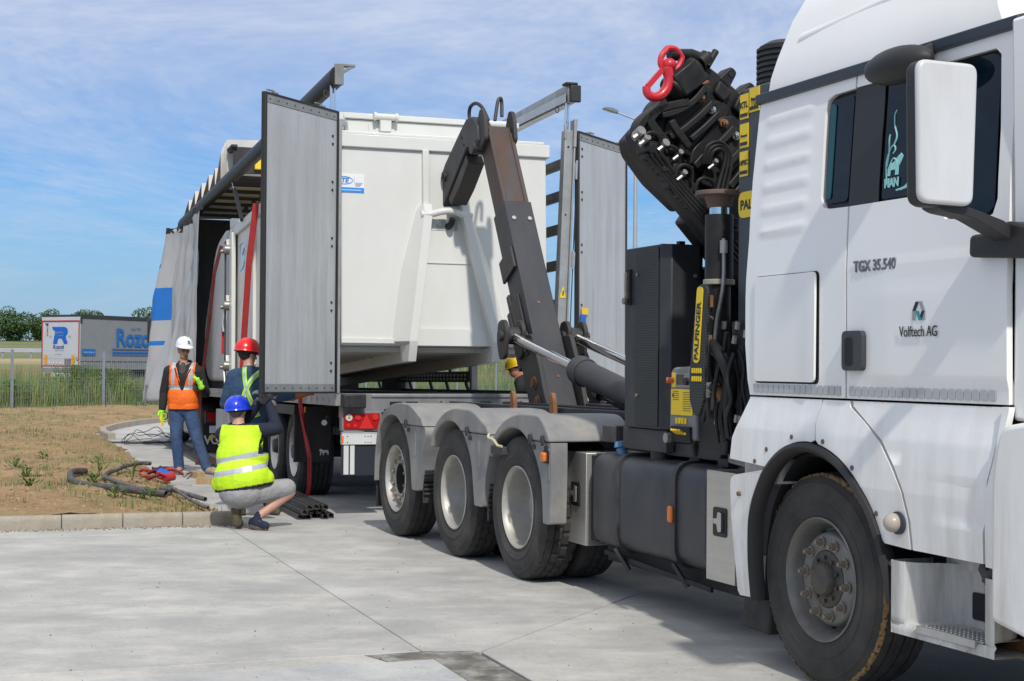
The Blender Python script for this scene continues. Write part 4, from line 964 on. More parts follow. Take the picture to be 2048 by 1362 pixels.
def bracket(pts, x, w=.034, th=.05):
    b = MB(); P = catmull([Vector((x, y, z)) for y, z in pts], 4)
    vs = []
    for i, p in enumerate(P):
        d = (P[min(i + 1, len(P) - 1)] - P[max(i - 1, 0)]).normalized(); n_ = Vector((0, -d.z, d.y))
        vs += [p + n_ * w / 2, p + n_ * w / 2 + Vector((th, 0, 0)), p - n_ * w / 2 + Vector((th, 0, 0)), p - n_ * w / 2]
    b.add(vs, [(i * 4 + j, i * 4 + (j + 1) % 4, i * 4 + 4 + (j + 1) % 4, i * 4 + 4 + j) for i in range(len(P) - 1) for j in range(4)] + [(0, 1, 2, 3), tuple(range(len(vs) - 4, len(vs)))])
    return b.obj('boom_bracket', M['crane'], crane, bevel=.008, smooth=50)
bracket([(.381, 3.236), (.306, 3.145), (.194, 3.071), (.082, 3.033)], 1.985, .04, .07); bracket([(.109, 3.116), (.015, 3.028), (.009, 2.98), (.111, 2.87)], 2.03, .05, .03)
bracket([(.43, 3.139), (.341, 3.051), (.218, 2.952), (.137, 2.91)], 1.985, .04, .07); bracket([(.136, 3.006), (.164, 2.96), (.26, 2.852)], 2.045, .045, .03)
bracket([(.479, 3.079), (.389, 2.994), (.28, 2.902)], 1.99, .04, .06); bracket([(.577, 2.994), (.487, 2.903), (.384, 2.823), (.302, 2.74)], 2.0, .045, .06); bracket([(.634, 2.863), (.544, 2.772), (.488, 2.702)], 2.0, .045, .05); bracket([(.70, 2.80), (.61, 2.70), (.55, 2.63)], 2.0, .045, .05)
bracket([(.261, 3.127), (.109, 3.086), (.008, 3.039), (-.058, 2.975), (-.07, 2.915)], 1.96, .05, .10)
for k, (y, z) in enumerate(((.366, 3.167), (.436, 3.099), (.516, 3.022), (.597, 2.948))):
    x = 1.985 + .01 * k; b = MB(); b.cyl((x, y, z), (x + .022, y, z), .026, n=14); b.cyl((x + .02, y, z), (x + .045, y, z), .019, n=6); b.cyl((x + .045, y, z), (x + .055, y, z), .010, n=8); b.obj('collar_bolt', M['bolt_rust'] if k % 2 == 0 else M['zinc'], crane)
for y, z in ((.307, 3.251), (.407, 3.214), (.463, 3.148), (.488, 3.097), (.548, 3.046)): MB().cyl((1.95, y, z), (2.016, y, z), .013, n=10).obj('pin_hole', M['seam'], crane)
for y, z in ((.445, 3.424), (.601, 3.338), (.737, 3.255)):
    d = Vector((.62, .78)); n_ = Vector((-.78, .62)); c = Vector((y, z))
    P = [c + d * .045 + n_ * .03, c + d * .045 - n_ * .03, c - d * .13 - n_ * .06, c - d * .13 + n_ * .06]
    b = MB(); b.prism(rnd([tuple(p) for p in P], .03), 'x', 1.84, 1.96); b.obj('boom_ear', M['crane'], crane, bevel=.012); MB().cyl((1.955, y, z), (1.966, y, z), .018, n=12).obj('ear_hole', M['seam'], crane)
    P = [c - d * .10 + n_ * .05, c - d * .10 - n_ * .07, c - d * .19 - n_ * .06, c - d * .19 + n_ * .03]; b = MB(); b.prism(rnd([tuple(p) for p in P], .02), 'x', 1.9, 2.005); b.obj('ear_pad', M['crane'], crane, bevel=.015)
b = MB(); b.cyl((2.0, .33, 3.235), (2.0, .42, 3.27), .012, n=8); b.cyl((2.0, .315, 3.23), (2.0, .34, 3.238), .02, n=10); b.obj('rust_pin', M['rust'], crane)
b = MB(); p = Vector((2.0, .16, 3.19)); b.cyl(p, p + Vector((-.02, .17, .17)), .085, n=16); b.bar(p + Vector((0, .02, .02)), p + Vector((0, .17, .14)), .17, .15); b.obj('hook_mount', M['crane'], crane, bevel=.012)
b = MB(); b.tube([(2.0, .15, 3.41), (2.0, .30, 3.425), (2.0, .40, 3.40)], .036, 12); b.cyl((2.02, .40, 3.36), (2.0, .47, 3.46), .022, n=10); b.cyl((2.0, .36, 3.38), (2.0, .41, 3.42), .05, n=12); b.obj('hook_pin', M['crane'], crane)
b = MB(); b.tube([(2.02, .105, 3.42), (2.02, .13, 3.445), (2.02, .18, 3.445), (2.02, .215, 3.415), (2.02, .225, 3.39), (2.02, .20, 3.34), (2.02, .16, 3.315), (2.02, .12, 3.315), (2.02, .085, 3.34), (2.02, .085, 3.385), (2.02, .105, 3.42)], .019, 8, cap=False)
b.sph((2.03, .135, 3.345), (.045, .045, .04), 12, 8); b.cyl((2.03, .13, 3.33), (2.03, .118, 3.29), .034, n=12)
b.obj('crane_hook_link', M['red'], crane)
b = MB(); b.tube([(2.04, .115, 3.32), (2.04, .13, 3.26), (2.04, .115, 3.20), (2.04, .075, 3.155), (2.04, .025, 3.14), (2.04, -.015, 3.16), (2.04, -.022, 3.20)], .036, 10, r1=.024)
b.bar((2.04, .085, 3.31), (2.04, -.015, 3.20), .024, .032); b.obj('crane_hook', M['red'], crane)
# hoses and fittings along the lower edge
b = MB(); rr = random.Random(11)
for k in range(4):
    o_ = .03 * k; b.tube([(2.04 + .012 * k, -.03 + o_, 2.80), (2.05, .162 + o_, 2.60), (2.05, .439 + o_, 2.33 + .01 * k), (2.05, .69 + o_, 2.09)], .012, 6)
for k, (y, z) in enumerate(((.0, 2.88), (.12, 2.80), (.22, 2.70), (.36, 2.62))):
    r_ = .05 + .01 * (k % 2); b.tube([(2.06, y - r_, z - .03), (2.075, y - r_ * .8, z + r_ * .5), (2.08, y, z + r_ * .8), (2.075, y + r_, z + r_ * .3), (2.06, y + r_ * 1.2, z - r_)], .012, 6)
for k in range(3): b.tube([(2.06, .36 + .02 * k, 2.76), (2.08, .37 + .02 * k, 2.86 - .015 * k), (2.09, .46, 2.89 - .02 * k), (2.09, .53 - .02 * k, 2.80), (2.08, .50 - .03 * k, 2.60), (2.10, .44 - .02 * k, 2.42), (2.12, .42 - .02 * k, 2.30)], .013, 6)
b.obj('hydraulic_hose', M['crane'], crane)
b = MB()
for y, z, r_ in ((-.085, 2.90, .03), (-.045, 2.865, .024), (.079, 2.839, .026), (.18, 2.79, .018), (.208, 2.67, .018), (.42, 2.75, .016)): b.cyl((2.03, y, z), (2.09, y + .01, z + .03), r_, n=8); b.cyl((2.06, y - .03, z - .02), (2.07, y + .02, z + .02), r_ * .7, n=8)
b.obj('hose_fitting', M['steel'], crane)
bx_ = MB(); rr = random.Random(4)
for i in range(30):
    t = rr.random(); y = lerp(.0, .62, t); z = lerp(2.86, 2.24, t) + rr.uniform(-.06, .12); w = rr.uniform(.02, .05); bx_.bx(1.94, 2.03 + rr.uniform(0, .04), y - w, y + w, z - w * .7, z + w * .7)
bx_.obj('boom_fittings', M['crane'], crane, bevel=.008)
# crane column with stickers
b = MB(); b.prism([(2.90, 1.3), (3.20, 1.3), (3.20, 3.04), (2.94, 3.04), (2.90, 2.9)], 'y', .10, .55); colm = b.obj('crane_column', plain('column_grey', (.040, .048, .056), .4), crane, bevel=.012)
def sticker(z0, z1, txt, sz, s0=2.925, w=.085, sub=True, bold=.0015):
    MB().bx(s0, s0 + w, .094, .099, z0, z1).obj('sticker', M['yellow'], colm)
    if txt: text(txt, sz, (s0 + w / 2, .0925, z0 + (z1 - z0) * .45), RX, M['black'], colm, 'sticker_lettering', align='CENTER', th=.0006, bold=bold)
    if sub: MB().bx(s0 + .006, s0 + w - .006, .0915, .0935, z0 + .012, z0 + .03).obj('sticker_bar', M['black'], colm)
sticker(2.875, 3.01, 'KTL', .046); sticker(2.72, 2.85, 'Cone.net', .017); sticker(2.565, 2.70, 'HPSC', .037)
sticker(2.90, 3.03, 'Patrol', .026, 3.022, .10); text('150', .042, (3.072, .0925, 2.925), RX, M['black'], colm, 'sticker_lettering', align='CENTER', th=.0006)
b = MB(); b.prism(rnd([(2.915, 2.34), (3.18, 2.34), (3.18, 2.48), (2.915, 2.48)], .05), 'y', .094, .099); b.obj('name_plate', M['yellow'], colm); text('PALFINGER', .072, (2.935, .0925, 2.385), RX, M['black'], colm, 'sticker_lettering', th=.0006, bold=.002)
# air intake behind the cab
b = MB(); pr_ = []
for i in range(9): pr_ += [(.16 - .0 * i, -.02 + i * .03), (.16, -.005 + i * .03), (.145, -.003 + i * .03), (.145, .008 + i * .03)]
b.lathe([(.0001, -.03)] + pr_ + [(.10, .275), (.0001, .28)], (2.96, .36, 3.04), 'z', 28, sgn=1)
b.obj('air_intake', M['blackpl'], T, smooth=30).rotation_euler = (0, 0, 0)
# outrigger leg swung up beside the cabinet
ol = link('outrigger_leg', None, crane); X0, Y0 = 2.70, .10
b = MB(); b.cyl((X0, Y0, 2.485), (X0, Y0, 2.51), .135, n=32); b.cyl((X0, Y0, 2.42), (X0, Y0, 2.487), .065, .085, 24); b.obj('foot_plate', mat('foot_rust', (.11, .085, .075), .7, var=.3, dirt=(.25, .13, .08), damt=.5, dscale=8), ol, bevel=.004)
b = MB(); b.cyl((X0, Y0, 2.36), (X0, Y0, 2.43), .055, n=24); b.obj('leg_rod', M['chrome'], ol)
b = MB(); b.cyl((X0, Y0, 2.02), (X0, Y0, 2.38), .079, n=28); b.cyl((X0, Y0, 1.25), (X0, Y0, 1.985), .066, n=24); b.obj('leg_barrel', M['crane'], ol, bevel=.004)
b = MB(); b.cyl((X0, Y0, 1.99), (X0, Y0, 2.02), .088, n=28); b.obj('leg_ring', plain('ring_cream', (.32, .30, .24), .5), ol, bevel=.004)
b = MB(); b.tube([(X0 + .10, Y0 - .03, 2.24), (X0 + .10, Y0 - .03, 2.0), (X0 + .07, Y0 - .05, 1.80), (X0 + .05, Y0 - .06, 1.60)], .012, 6); b.cyl((X0 + .10, Y0 - .03, 2.16), (X0 + .10, Y0 - .03, 2.23), .022, n=8)
b.tube([(X0 + .03, Y0 - .1, 1.88), (X0 + .05, Y0 - .12, 1.82), (X0 + .11, Y0 - .1, 1.80)], .009, 6); b.tube([(X0 + .03, Y0 - .11, 1.70), (X0 + .03, Y0 - .13, 1.75), (X0 + .07, Y0 - .13, 1.76), (X0 + .09, Y0 - .12, 1.70), (X0 + .07, Y0 - .12, 1.56)], .009, 6)
b.obj('leg_pipe', M['steel'], ol)
b = MB(); b.bx(X0 + .0, X0 + .05, Y0 - .12, Y0 - .06, 1.86, 1.93).bx(X0 + .0, X0 + .04, Y0 - .12, Y0 - .06, 1.66, 1.71); b.obj('pipe_block', M['rust'], ol, bevel=.006)
# sloping guard with the maker's name
gp = rnd([(a + .13, b) for a, b in [(2.50, 1.35), (2.55, 1.265), (2.61, 1.265), (2.655, 1.36), (2.70, 1.90), (2.69, 1.97), (2.655, 1.99), (2.60, 1.985), (2.575, 1.95), (2.50, 1.50)]], .03)
b = MB(); b.prism(gp, 'y', -.045, -.025); gd = b.obj('leg_guard', M['perf2'] if 'perf2' in M else M['perf'], crane, bevel=.006)
rotm = Matrix.Rotation(-radians(90 - 6), 4, 'Y')
b = MB(); L_ = .42
b.prism(rnd([(-.21, -.034), (.21, -.034), (.21, .034), (-.21, .034)], .034, 6), 'y', -.002, .002); o = b.obj('name_plate', M['yellow'], gd); o.matrix_local = Matrix.Translation((2.733, -.0485, 1.765)) @ rotm
text('PALFINGER', .062, (2.733, -.0515, 1.765), rotm @ RX @ Matrix.Translation((-.195, -.021, 0)), M['black'], gd, th=.0006, bold=.002, sx=1.03)
b = MB()
for i in range(5):
    for j in range(2): b.bx(2.66 + i * .023, 2.675 + i * .023, -.0475, -.044, 1.455 + j * .045, 1.482 + j * .045)
b.obj('symbol_sticker', M['yellow'], gd)
# control box
cb = MB(); cb.prism(rnd([(2.19, 1.30), (2.195, 1.50), (2.23, 1.53), (2.50, 1.54), (2.50, 1.12), (2.24, 1.10), (2.185, 1.16)], .02), 'y', .07, .30); ctl = cb.obj('control_box', M['greypl'], crane, bevel=.012)
MB().bx(2.215, 2.47, .064, .069, 1.255, 1.405).obj('chart_panel', M['yellow'], ctl); MB().bx(2.225, 2.27, .064, .069, 1.415, 1.50).obj('switch_panel', M['yellow'], ctl)
MB().bx(2.272, 2.46, .064, .069, 1.415, 1.50).obj('display_panel', M['steel'], ctl); MB().bx(2.285, 2.36, .061, .065, 1.43, 1.49).obj('display', M['rimdark2'], ctl)
MB().cyl((2.235, .065, 1.455), (2.22, .03, 1.455), .018, n=14).obj('stop_button', plain('stop_red', (.5, .10, .05), .4), ctl); MB().cyl((2.41, .065, 1.45), (2.41, .045, 1.45), .022, n=14).obj('dial', M['black'], ctl)
b = MB()
for i in range(5): b.bx(2.24, 2.31, .0625, .0645, 1.39 - i * .012, 1.393 - i * .012)
for i in range(9): b.bx(2.36, 2.455, .0625, .0645, 1.385 - i * .013, 1.388 - i * .013)
b.prism([(2.228, 1.36), (2.252, 1.36), (2.24, 1.385)], 'y', .0625, .0645); b.obj('chart_print', M['black'], ctl)
for i in range(4): MB().bx(2.27 + i * .035, 2.295 + i * .035, .064, .069, 1.205, 1.24).obj('valve_label', M['yellow'], ctl)
b = MB(); b.bx(2.24, 2.46, .05, .075, 1.10, 1.19); b.obj('valve_recess', M['seam'], ctl)
b = MB()
for i in range(4): b.bar((2.34 + i * .03, .04, 1.15), (2.36 + i * .03, -.01, 1.175), .012, .01)
b.obj('valve_lever', M['yellow'], ctl)
b = MB(); b.cyl((2.23, .05, 1.12), (2.23, .02, 1.12), .03, n=14); b.obj('key_switch', M['steel'], ctl)
b = MB(); b.prism(rnd([(2.50, 1.06), (2.80, 1.05), (2.83, 1.2), (2.83, 1.32), (2.50, 1.34)], .03), 'y', .09, .35); b.obj('valve_cover', M['crane'], crane, bevel=.01)
# valve block, hoses and pipes between crane and cab
b = MB(); rr = random.Random(21)
for i in range(34):
    s = rr.uniform(2.66, 3.06); z = rr.uniform(1.10, 1.80); y = rr.uniform(.12, .30); a = rr.uniform(.02, .06); b.bx(s - a, s + a, y, y + .08, z - rr.uniform(.02, .07), z + rr.uniform(.02, .06))
b.obj('valve_block', M['chassis'], crane, bevel=.006)
b = MB()
for i in range(12):
    s = rr.uniform(2.68, 3.05); z = rr.uniform(1.5, 1.75); pts = [(s, rr.uniform(.02, .12), z)]
    for k in range(4): pts.append((pts[-1][0] + rr.uniform(-.05, .07), pts[-1][1] + rr.uniform(-.03, .03), pts[-1][2] - rr.uniform(.08, .15)))
    b.tube(pts, rr.choice((.010, .013, .018)), 6)
b.tube([(2.72, .05, 1.66), (2.80, .02, 1.64), (2.90, .02, 1.56), (2.95, .03, 1.45), (2.90, .05, 1.33), (2.88, .08, 1.15)], .034, 10); b.obj('hydraulic_hose', M['crane'], crane)
b = MB()
for i in range(12):
    s = rr.uniform(2.66, 3.05); z = rr.uniform(1.1, 1.75); b.cyl((s, .07, z), (s + .01, .07, z + .04), rr.uniform(.012, .022), n=8)
b.cyl((2.66, .06, 1.42), (2.75, .05, 1.42), .036, n=14); b.obj('hose_fitting', M['steel'], crane)
b = MB(); b.tube([(2.75, .05, 1.42), (2.80, .045, 1.40), (2.83, .05, 1.35)], .024, 8); b.obj('copper_pipe', M['rust'], crane)
MB().bx(2.685, 2.72, .03, .04, 1.365, 1.40).obj('paper_tag', M['whitelabel'], crane)
# brake pipes and a grey box above the tank
b = MB(); b.tube([(2.0, .36, 1.0), (2.02, .33, 1.08), (2.12, .32, 1.14), (2.17, .33, 1.20)], .022, 8); b.tube([(1.7, .45, 1.02), (2.2, .40, 1.0), (2.7, .38, .99)], .018, 6); b.tube([(1.9, .52, 1.16), (1.85, .46, 1.10), (1.95, .42, 1.05), (2.4, .42, 1.05)], .02, 6)
b.bx(2.3, 2.42, .33, .42, .955, 1.0).bx(1.9, 2.02, .36, .45, .955, .985); b.obj('air_pipe', M['blackpl'], T)
b = MB(); b.prism(rnd([(2.66, 1.0), (2.86, .985), (2.90, 1.03), (2.90, 1.11), (2.68, 1.115)], .025), 'y', .18, .32); b.obj('junction_box', M['greypl'], T, bevel=.012)
MB().bx(2.8, 3.15, .25, .5, .90, 1.0).obj('pipe_bracket', M['dark'], T)
# cab front: windscreen, grille, bumper and lamps
MB().prism(rnd([(.14, 2.0), (2.30, 2.0), (2.24, 2.86), (.20, 2.86)], .06), 'x', 5.43, 5.452).obj('windscreen', M['glass'], T, bevel=.004)
fg = MB()
for i in range(5): fg.bx(5.43, 5.462, .45, 1.99, 1.30 + i * .13, 1.37 + i * .13)
fg.obj('grille', M['cabdark'], T, bevel=.008)
MB().bx(5.40, 5.50, .31, 2.5, .50, 1.22).obj('front_bumper', W_, T, bevel=.03)
for y0 in (.36, 1.98): MB().prism(rnd([(y0, .82), (y0 + .42, .82), (y0 + .42, 1.05), (y0, 1.10)], .04), 'x', 5.49, 5.515).obj('headlight', M['glass'], T, bevel=.008)
# ============================================================ curtain-side semi-trailer, rear doors open
TA = radians(18.8); TRX = Vector((cos(TA), sin(TA), 0)); TRY = Vector((-sin(TA), cos(TA), 0)); TRO = Vector((-1.757, 15.0, 0))
TRM = frame(TRO, TRX, TRY) @ Matrix.Rotation(-.012, 4, 'X')
trl = thing('curtain_trailer', 'grey curtain-side semi-trailer with its rear doors open and roof lifted, curtain bunched at the front', 'trailer', mw=TRM)
Q = trl
M['galv'] = mat('galvanised_steel', (.36, .37, .37), .45, .55, var=.16, scale=6, dirt=(.22, .19, .15), damt=.45, dscale=4)
M['frame_grey'] = mat('trailer_frame_grey', (.23, .235, .24), .5, .3, var=.2, scale=5, dirt=(.12, .10, .08), damt=.6, dscale=4)
M['doorp'] = mat('door_panel_grey', (.50, .515, .53), .42, .25, var=.05, scale=2, dirt=(.24, .235, .22), damt=.55, dscale=2.2, dstretch=(4, 4, .3), zd=(1.2, 4.4, .45))
M['rubber'] = plain('seal_black', (.02, .02, .02), .6)
M['trailer_black'] = mat('trailer_black_paint', (.014, .0145, .017), .5, var=.3, dirt=(.10, .085, .07), damt=.4, dscale=5)
M['redlens'] = plain('red_lens', (.42, .010, .014), .12, coat=.5)
M['redlens2'] = plain('red_reflector', (.62, .03, .025), .2, coat=.4)
M['clearlens'] = plain('clear_lens', (.62, .60, .56), .1, coat=.5)
M['white'] = mat('trailer_white_paint', (.66, .67, .67), .4, var=.04, dirt=(.4, .37, .32), damt=.4, dscale=4)
M['stripes'] = M['whitelabel']
# deck and frame
b = MB(); b.bx(.02, 2.53, .12, 13.5, 1.14, 1.225); b.obj('deck', mat('deck_boards', (.10, .075, .055), .8, var=.3, scale=4), Q)
b = MB(); b.bx(0, .055, .0, 13.6, 1.115, 1.245).bx(2.495, 2.55, .0, 13.6, 1.115, 1.245)
for i in range(44): b.bx(-.006, 0, .3 + i * .3, .36 + i * .3, 1.155, 1.20)
b.obj('side_rail', M['galv'], Q, bevel=.004)
b = MB(); b.bx(0.06, 2.49, -.04, .12, 1.05, 1.24); b.bx(.36, 2.3, -.055, -.04, 1.20, 1.235); b.obj('rear_beam', M['frame_grey'], Q, bevel=.008)
b = MB()
for x in (.55, .72, 1.5, 1.75): b.bx(x, x + .12, -.052, -.04, 1.09, 1.16)
for i in range(14): b.cyl((.5 + i * .13, -.038, 1.075), (.5 + i * .13, -.045, 1.075), .012, n=8)
b.obj('beam_slot', M['seam'], Q)
for x in (.05, 2.27):
    b = MB(); b.bx(x, x + .23, -.16, -.04, 1.095, 1.235); o = b.obj('buffer', M['trailer_black'], Q, bevel=.012)
    c = MB()
    for dx in (.06, .17):
        for z in (1.125, 1.20): c.cyl((x + dx, -.162, z), (x + dx, -.155, z), .012, n=8)
    c.obj('bolt', M['seam'], o)
b = MB()
for x in (.72, 1.74): b.bx(x, x + .10, .2, 13.0, .80, 1.13)
for y in (1.0, 2.4, 3.5, 5.0, 6.5, 8.0): b.bx(.3, 2.25, y, y + .08, .95, 1.10)
b.obj('chassis_beam', M['trailer_black'], Q)
# rear lamps and under-run
def lampset(x, flip):
    g = MB(); g.bx(x - .015, x + .395, -.05, .06, .865, 1.06); o = g.obj('lamp_box', M['frame_grey'], Q, bevel=.005)
    f = (lambda u: x + .38 - u) if flip else (lambda u: x + u)
    g = MB(); g.bx(x + .005, x + .375, -.062, -.05, .885, 1.045); g.obj('tail_lamp', M['redlens'], o, bevel=.004)
    g = MB(); g.cyl((f(.055), -.064, 1.0), (f(.055), -.075, 1.0), .034, n=20); g.obj('reversing_lens', M['clearlens'], o)
    g = MB(); g.cyl((f(.055), -.076, 1.0), (f(.055), -.079, 1.0), .014, n=14); g.obj('bulb', plain('bulb_amber', (.45, .30, .08), .3), o)
    for u in (.145, .325):
        g = MB(); g.cyl((f(u), -.064, 1.005), (f(u), -.074, 1.005), .030, n=20); g.obj('brake_lens', M['redlens2'], o)
    for u in (.05, .12):
        g = MB(); g.cyl((f(u), -.064, .92), (f(u), -.071, .92), .020, n=16); g.obj('fog_lens', M['redlens2'], o)
    g = MB(); a = [(f(.16), .888), (f(.31), .888), (f(.235), 1.025)]; g.prism(a, 'y', -.072, -.06); g.obj('triangle_reflector', M['redlens2'], o, bevel=.004)
    return o
lampset(.07, False); lampset(2.10, True)
b = MB(); b.bx(.065, 2.485, -.03, .03, .835, .858).bx(.065, 2.485, -.03, .05, .728, .832); b.obj('under_run_bar', M['white'], Q, bevel=.004)
b = MB()
for x in (.12, .30, .33, .36):
    for z in (.75, .81): b.cyl((x, -.032, z), (x, -.027, z), .006, n=8)
b.obj('bar_bolt', M['seam'], Q)
MB().bx(.062, .08, -.034, -.028, .745, .815).obj('amber_reflector', M['orange'], Q)
b = MB(); b.bx(.07, .50, -.01, .04, .42, .722); fl2 = b.obj('rear_flap', plain('flap_blue_black', (.02, .024, .035), .5), Q)
for x, w in ((.085, .05), (.15, .045)): MB().bx(x, x + w, -.018, -.010, .43, .722).obj('flap_stripe', M['white'], fl2)
b = MB(); b.bx(2.05, 2.48, -.01, .04, .42, .722); b.obj('rear_flap', plain('flap_black', (.02, .022, .03), .5), Q)
# wheels
def twheel(x, y, sgn):
    wh = link('wheel', None, Q); wh.location = (x + .08 * sgn, y, .5 + .012 * y); wh.rotation_euler = (0, 0, -pi / 2 if sgn > 0 else pi / 2)
    a, t, bb = tyre_profile(.385)
    mb = MB(); mb.c = 0; mb.lathe(a + [t[0]], (0, 0, 0), n=72); mb.lathe([t[-1]] + bb, (0, 0, 0), n=72); mb.c = 1
    tr = [(.507, .034)]
    for k in range(6):
        h = .045 + k * .058; tr += [(.512, h), (.514, h + .022), (.512, h + .045), (.497, h + .046), (.497, h + .056)]
    tr = tr[:-2] + [(.507, .351)]
    mb.lathe(tr, (0, 0, 0), n=72); mb.obj('tyre', [M['tyre'], M['tread']], wh, smooth=32)
    r = MB(); r.lathe([(.285, .05), (.298, .012), (.29, .006), (.28, .02), (.27, .05), (.25, .075), (.235, .08), (.205, .062), (.15, .056), (.14, .075), (.0001, .06)], (0, 0, 0), n=48); r.obj('rim', M['alu'], wh, smooth=35)
    h = MB(); h.cyl((0, .06, 0), (0, -.01, 0), .10, .08, 20); h.obj('hub', M['rimdark2'], wh)
    h = MB()
    for k in range(10):
        q = 2 * pi * k / 10; h.cyl((.24 * cos(q), .08, .24 * sin(q)), (.24 * cos(q), .073, .24 * sin(q)), .02, n=10)
    h.obj('vent_hole', M['seam'], wh)
    return wh
for y in (2.8, 4.11, 5.42):
    twheel(.02, y, 1)
    MB().cyl((.3, y, .5 + .012 * y), (2.2, y, .5 + .012 * y), .07, n=12).obj('axle', M['dark'], Q)
    r = twheel(2.53, y, -1)
b = MB(); b.bx(.02, .43, 2.22, 2.235, .44, 1.08); mfl = b.obj('mud_flap', M['trailer_black'], Q)
b = MB(); b.prism([(.30, .515), (.305, .555), (.29, .575), (.31, .59), (.325, .578), (.355, .572), (.385, .575), (.40, .562), (.40, .52), (.388, .52), (.382, .545), (.35, .545), (.345, .515), (.335, .515), (.33, .545), (.315, .545), (.312, .515)], 'y', 2.212, 2.219); b.obj('bear_emblem', M['whitelabel'], mfl)
b = MB(); b.bx(.02, .43, 2.2, 5.95, 1.06, 1.075); b.bx(-.0, .02, 2.2, 5.95, .98, 1.09); b.bx(.0, .03, 2.2, 2.26, .44, 1.08); b.obj('mudguard', M['trailer_black'], Q)
b = MB(); b.tube([(.09, .8, 1.0), (.09, .8, .95), (.05, .75, .93)], .02, 8); b.obj('lamp_arm', M['rubber'], Q); MB().cyl((.05, .75, .93), (.03, .68, .93), .03, n=14).obj('marker_lamp', M['clearlens'], Q)
MB().bx(-.004, .004, 1.55, 1.61, 1.02, 1.08).obj('amber_reflector', M['orange'], Q); MB().bx(.20, .24, .74, .76, .98, 1.07).obj('amber_reflector', M['yellow'], Q)
b = MB(); b.bx(.03, .5, 6.1, 7.4, .40, .95); b.bx(.025, .03, 6.12, 7.38, .42, .93); b.obj('pallet_box', M['frame_grey'], Q, bevel=.012)
b = MB(); b.bx(.03, .5, 7.55, 9.0, .42, .93); b.obj('tool_box', mat('box_light_grey', (.42, .43, .43), .5, var=.08, dirt=(.2, .18, .15), damt=.5, dscale=4), Q, bevel=.012)
b = MB()
for y in (9.3, 9.38): b.bar((.35, y, .35), (.35, y, 1.1), .09, .09)
b.bar((.3, 9.3, .35), (.3, 9.3, .3), .2, .2); b.obj('landing_leg', M['frame_grey'], Q)
for y in (5.2, 5.6, 6.2): MB().bx(-.002, .01, y, y + .06, 1.03, 1.09).obj('amber_reflector', M['yellow'], Q)
# corner posts
def lift(t): return t
b = MB(); b.bx(.0, .045, -.01, .10, 1.24, 3.98); b.obj('rear_post', M['galv'], Q, bevel=.006)
pr_ = Matrix.Rotation(radians(2.3), 4, 'Y')
b = MB(); b.bx(-.115, -.02, -.02, .10, 0, 2.80).bx(-.02, .0, -.045, .10, 0, 2.92).bx(-.125, -.10, -.03, .0, 2.70, 2.86).bx(-.03, .005, -.055, -.02, 2.62, 2.92); post = b.obj('rear_post', M['galv'], Q, bevel=.005)
post.matrix_local = Matrix.Translation((2.445, 0, 1.23)) @ pr_
b = MB(); b.cyl((-.075, -.025, 2.62), (-.075, -.015, 2.62), .012, n=8); b.cyl((-.075, -.025, 1.9), (-.075, -.015, 1.9), .010, n=8); b.obj('post_hole', M['seam'], post)
b = MB(); b.prism([(-.105, 1.02), (-.035, 1.02), (-.07, 1.15)], 'y', -.026, -.021); wt = b.obj('warning_triangle', M['yellow'], post); MB().prism([(-.075, 1.045), (-.062, 1.045), (-.06, 1.10), (-.075, 1.09)], 'y', -.029, -.026).obj('warning_print', M['black'], wt)
b = MB()
for z in (.38, 1.35, 2.30): b.bx(.0, .045, -.04, .0, z, z + .16); b.cyl((.02, -.045, z - .02), (.02, -.045, z + .18), .012, n=8)
b.obj('door_hinge', M['zinc'], post)
b = MB(); b.tube([(.03, -.02, .1), (.03, -.02, 2.7)], .006, 6); b.obj('door_cable', M['chassis'], post)
b = MB(); b.cyl((-.06, .04, 3.9), (-.06, .04, 4.40), .014, n=10).cyl((-.02, .05, 3.9), (-.02, .05, 4.40), .009, n=10); b.obj('roof_lift_rod', M['chrome'], Q)
b = MB(); b.cyl((2.45, .04, 3.8), (2.475, .04, 4.33), .014, n=10).cyl((2.48, .05, 3.8), (2.505, .05, 4.33), .010, n=10); b.obj('roof_lift_rod', M['chrome'], Q)
# roof rails: rails were lifted at the rear
def rz(y): return 4.42 - .011 * y
def rail(x, sgn, m):
    b = MB(); prof = [(-.05, -.085), (-.02, -.10), (.05, -.09), (.06, .03), (.05, .10), (-.01, .105), (-.045, .085), (-.07, .03), (-.075, -.03)]
    vs = []
    for y in (-.05, 13.6):
        vs += [(x + sgn * a, y, rz(y) + h) for a, h in prof]
    n = len(prof); b.add(vs, [tuple(range(n)), tuple(range(2 * n - 1, n - 1, -1))] + [(i, i + n, (i + 1) % n + n, (i + 1) % n) for i in range(n)]); return b.obj('roof_rail', m, Q, bevel=.006)
rail(-.02, 1, mat('rail_dark', (.012, .013, .016), .5, var=.15, spec=.3)); rail(2.52, -1, M['galv'])
b = MB(); b.bx(2.44, 2.50, .05, 13.4, 4.285, 4.30); b.bx(2.445, 2.452, .0, 2.5, 4.33, 4.42); b.obj('rail_channel', M['alu'], Q)
b = MB(); b.bx(-.05, .04, -.09, -.05, 4.33, 4.54).bx(.0, .16, -.08, .0, 4.52, 4.545); b.bar((.0, -.06, 4.44), (.14, -.06, 4.53), .03, .03); b.obj('rail_end', M['frame_grey'], Q, bevel=.004)
b = MB(); b.bx(2.47, 2.59, -.10, -.05, 4.32, 4.50).bx(2.42, 2.56, -.09, .04, 4.50, 4.53); b.obj('rail_end', M['rubber'], Q, bevel=.012)
b = MB()
for x in (-.10, 2.40):
    b.tube([(x + .02 * cos(t), .12, 4.27 + .035 * sin(t)) for t in [i * pi / 5 for i in range(11)]], .006, 6)
b.obj('rail_eye', M['chassis'], Q)
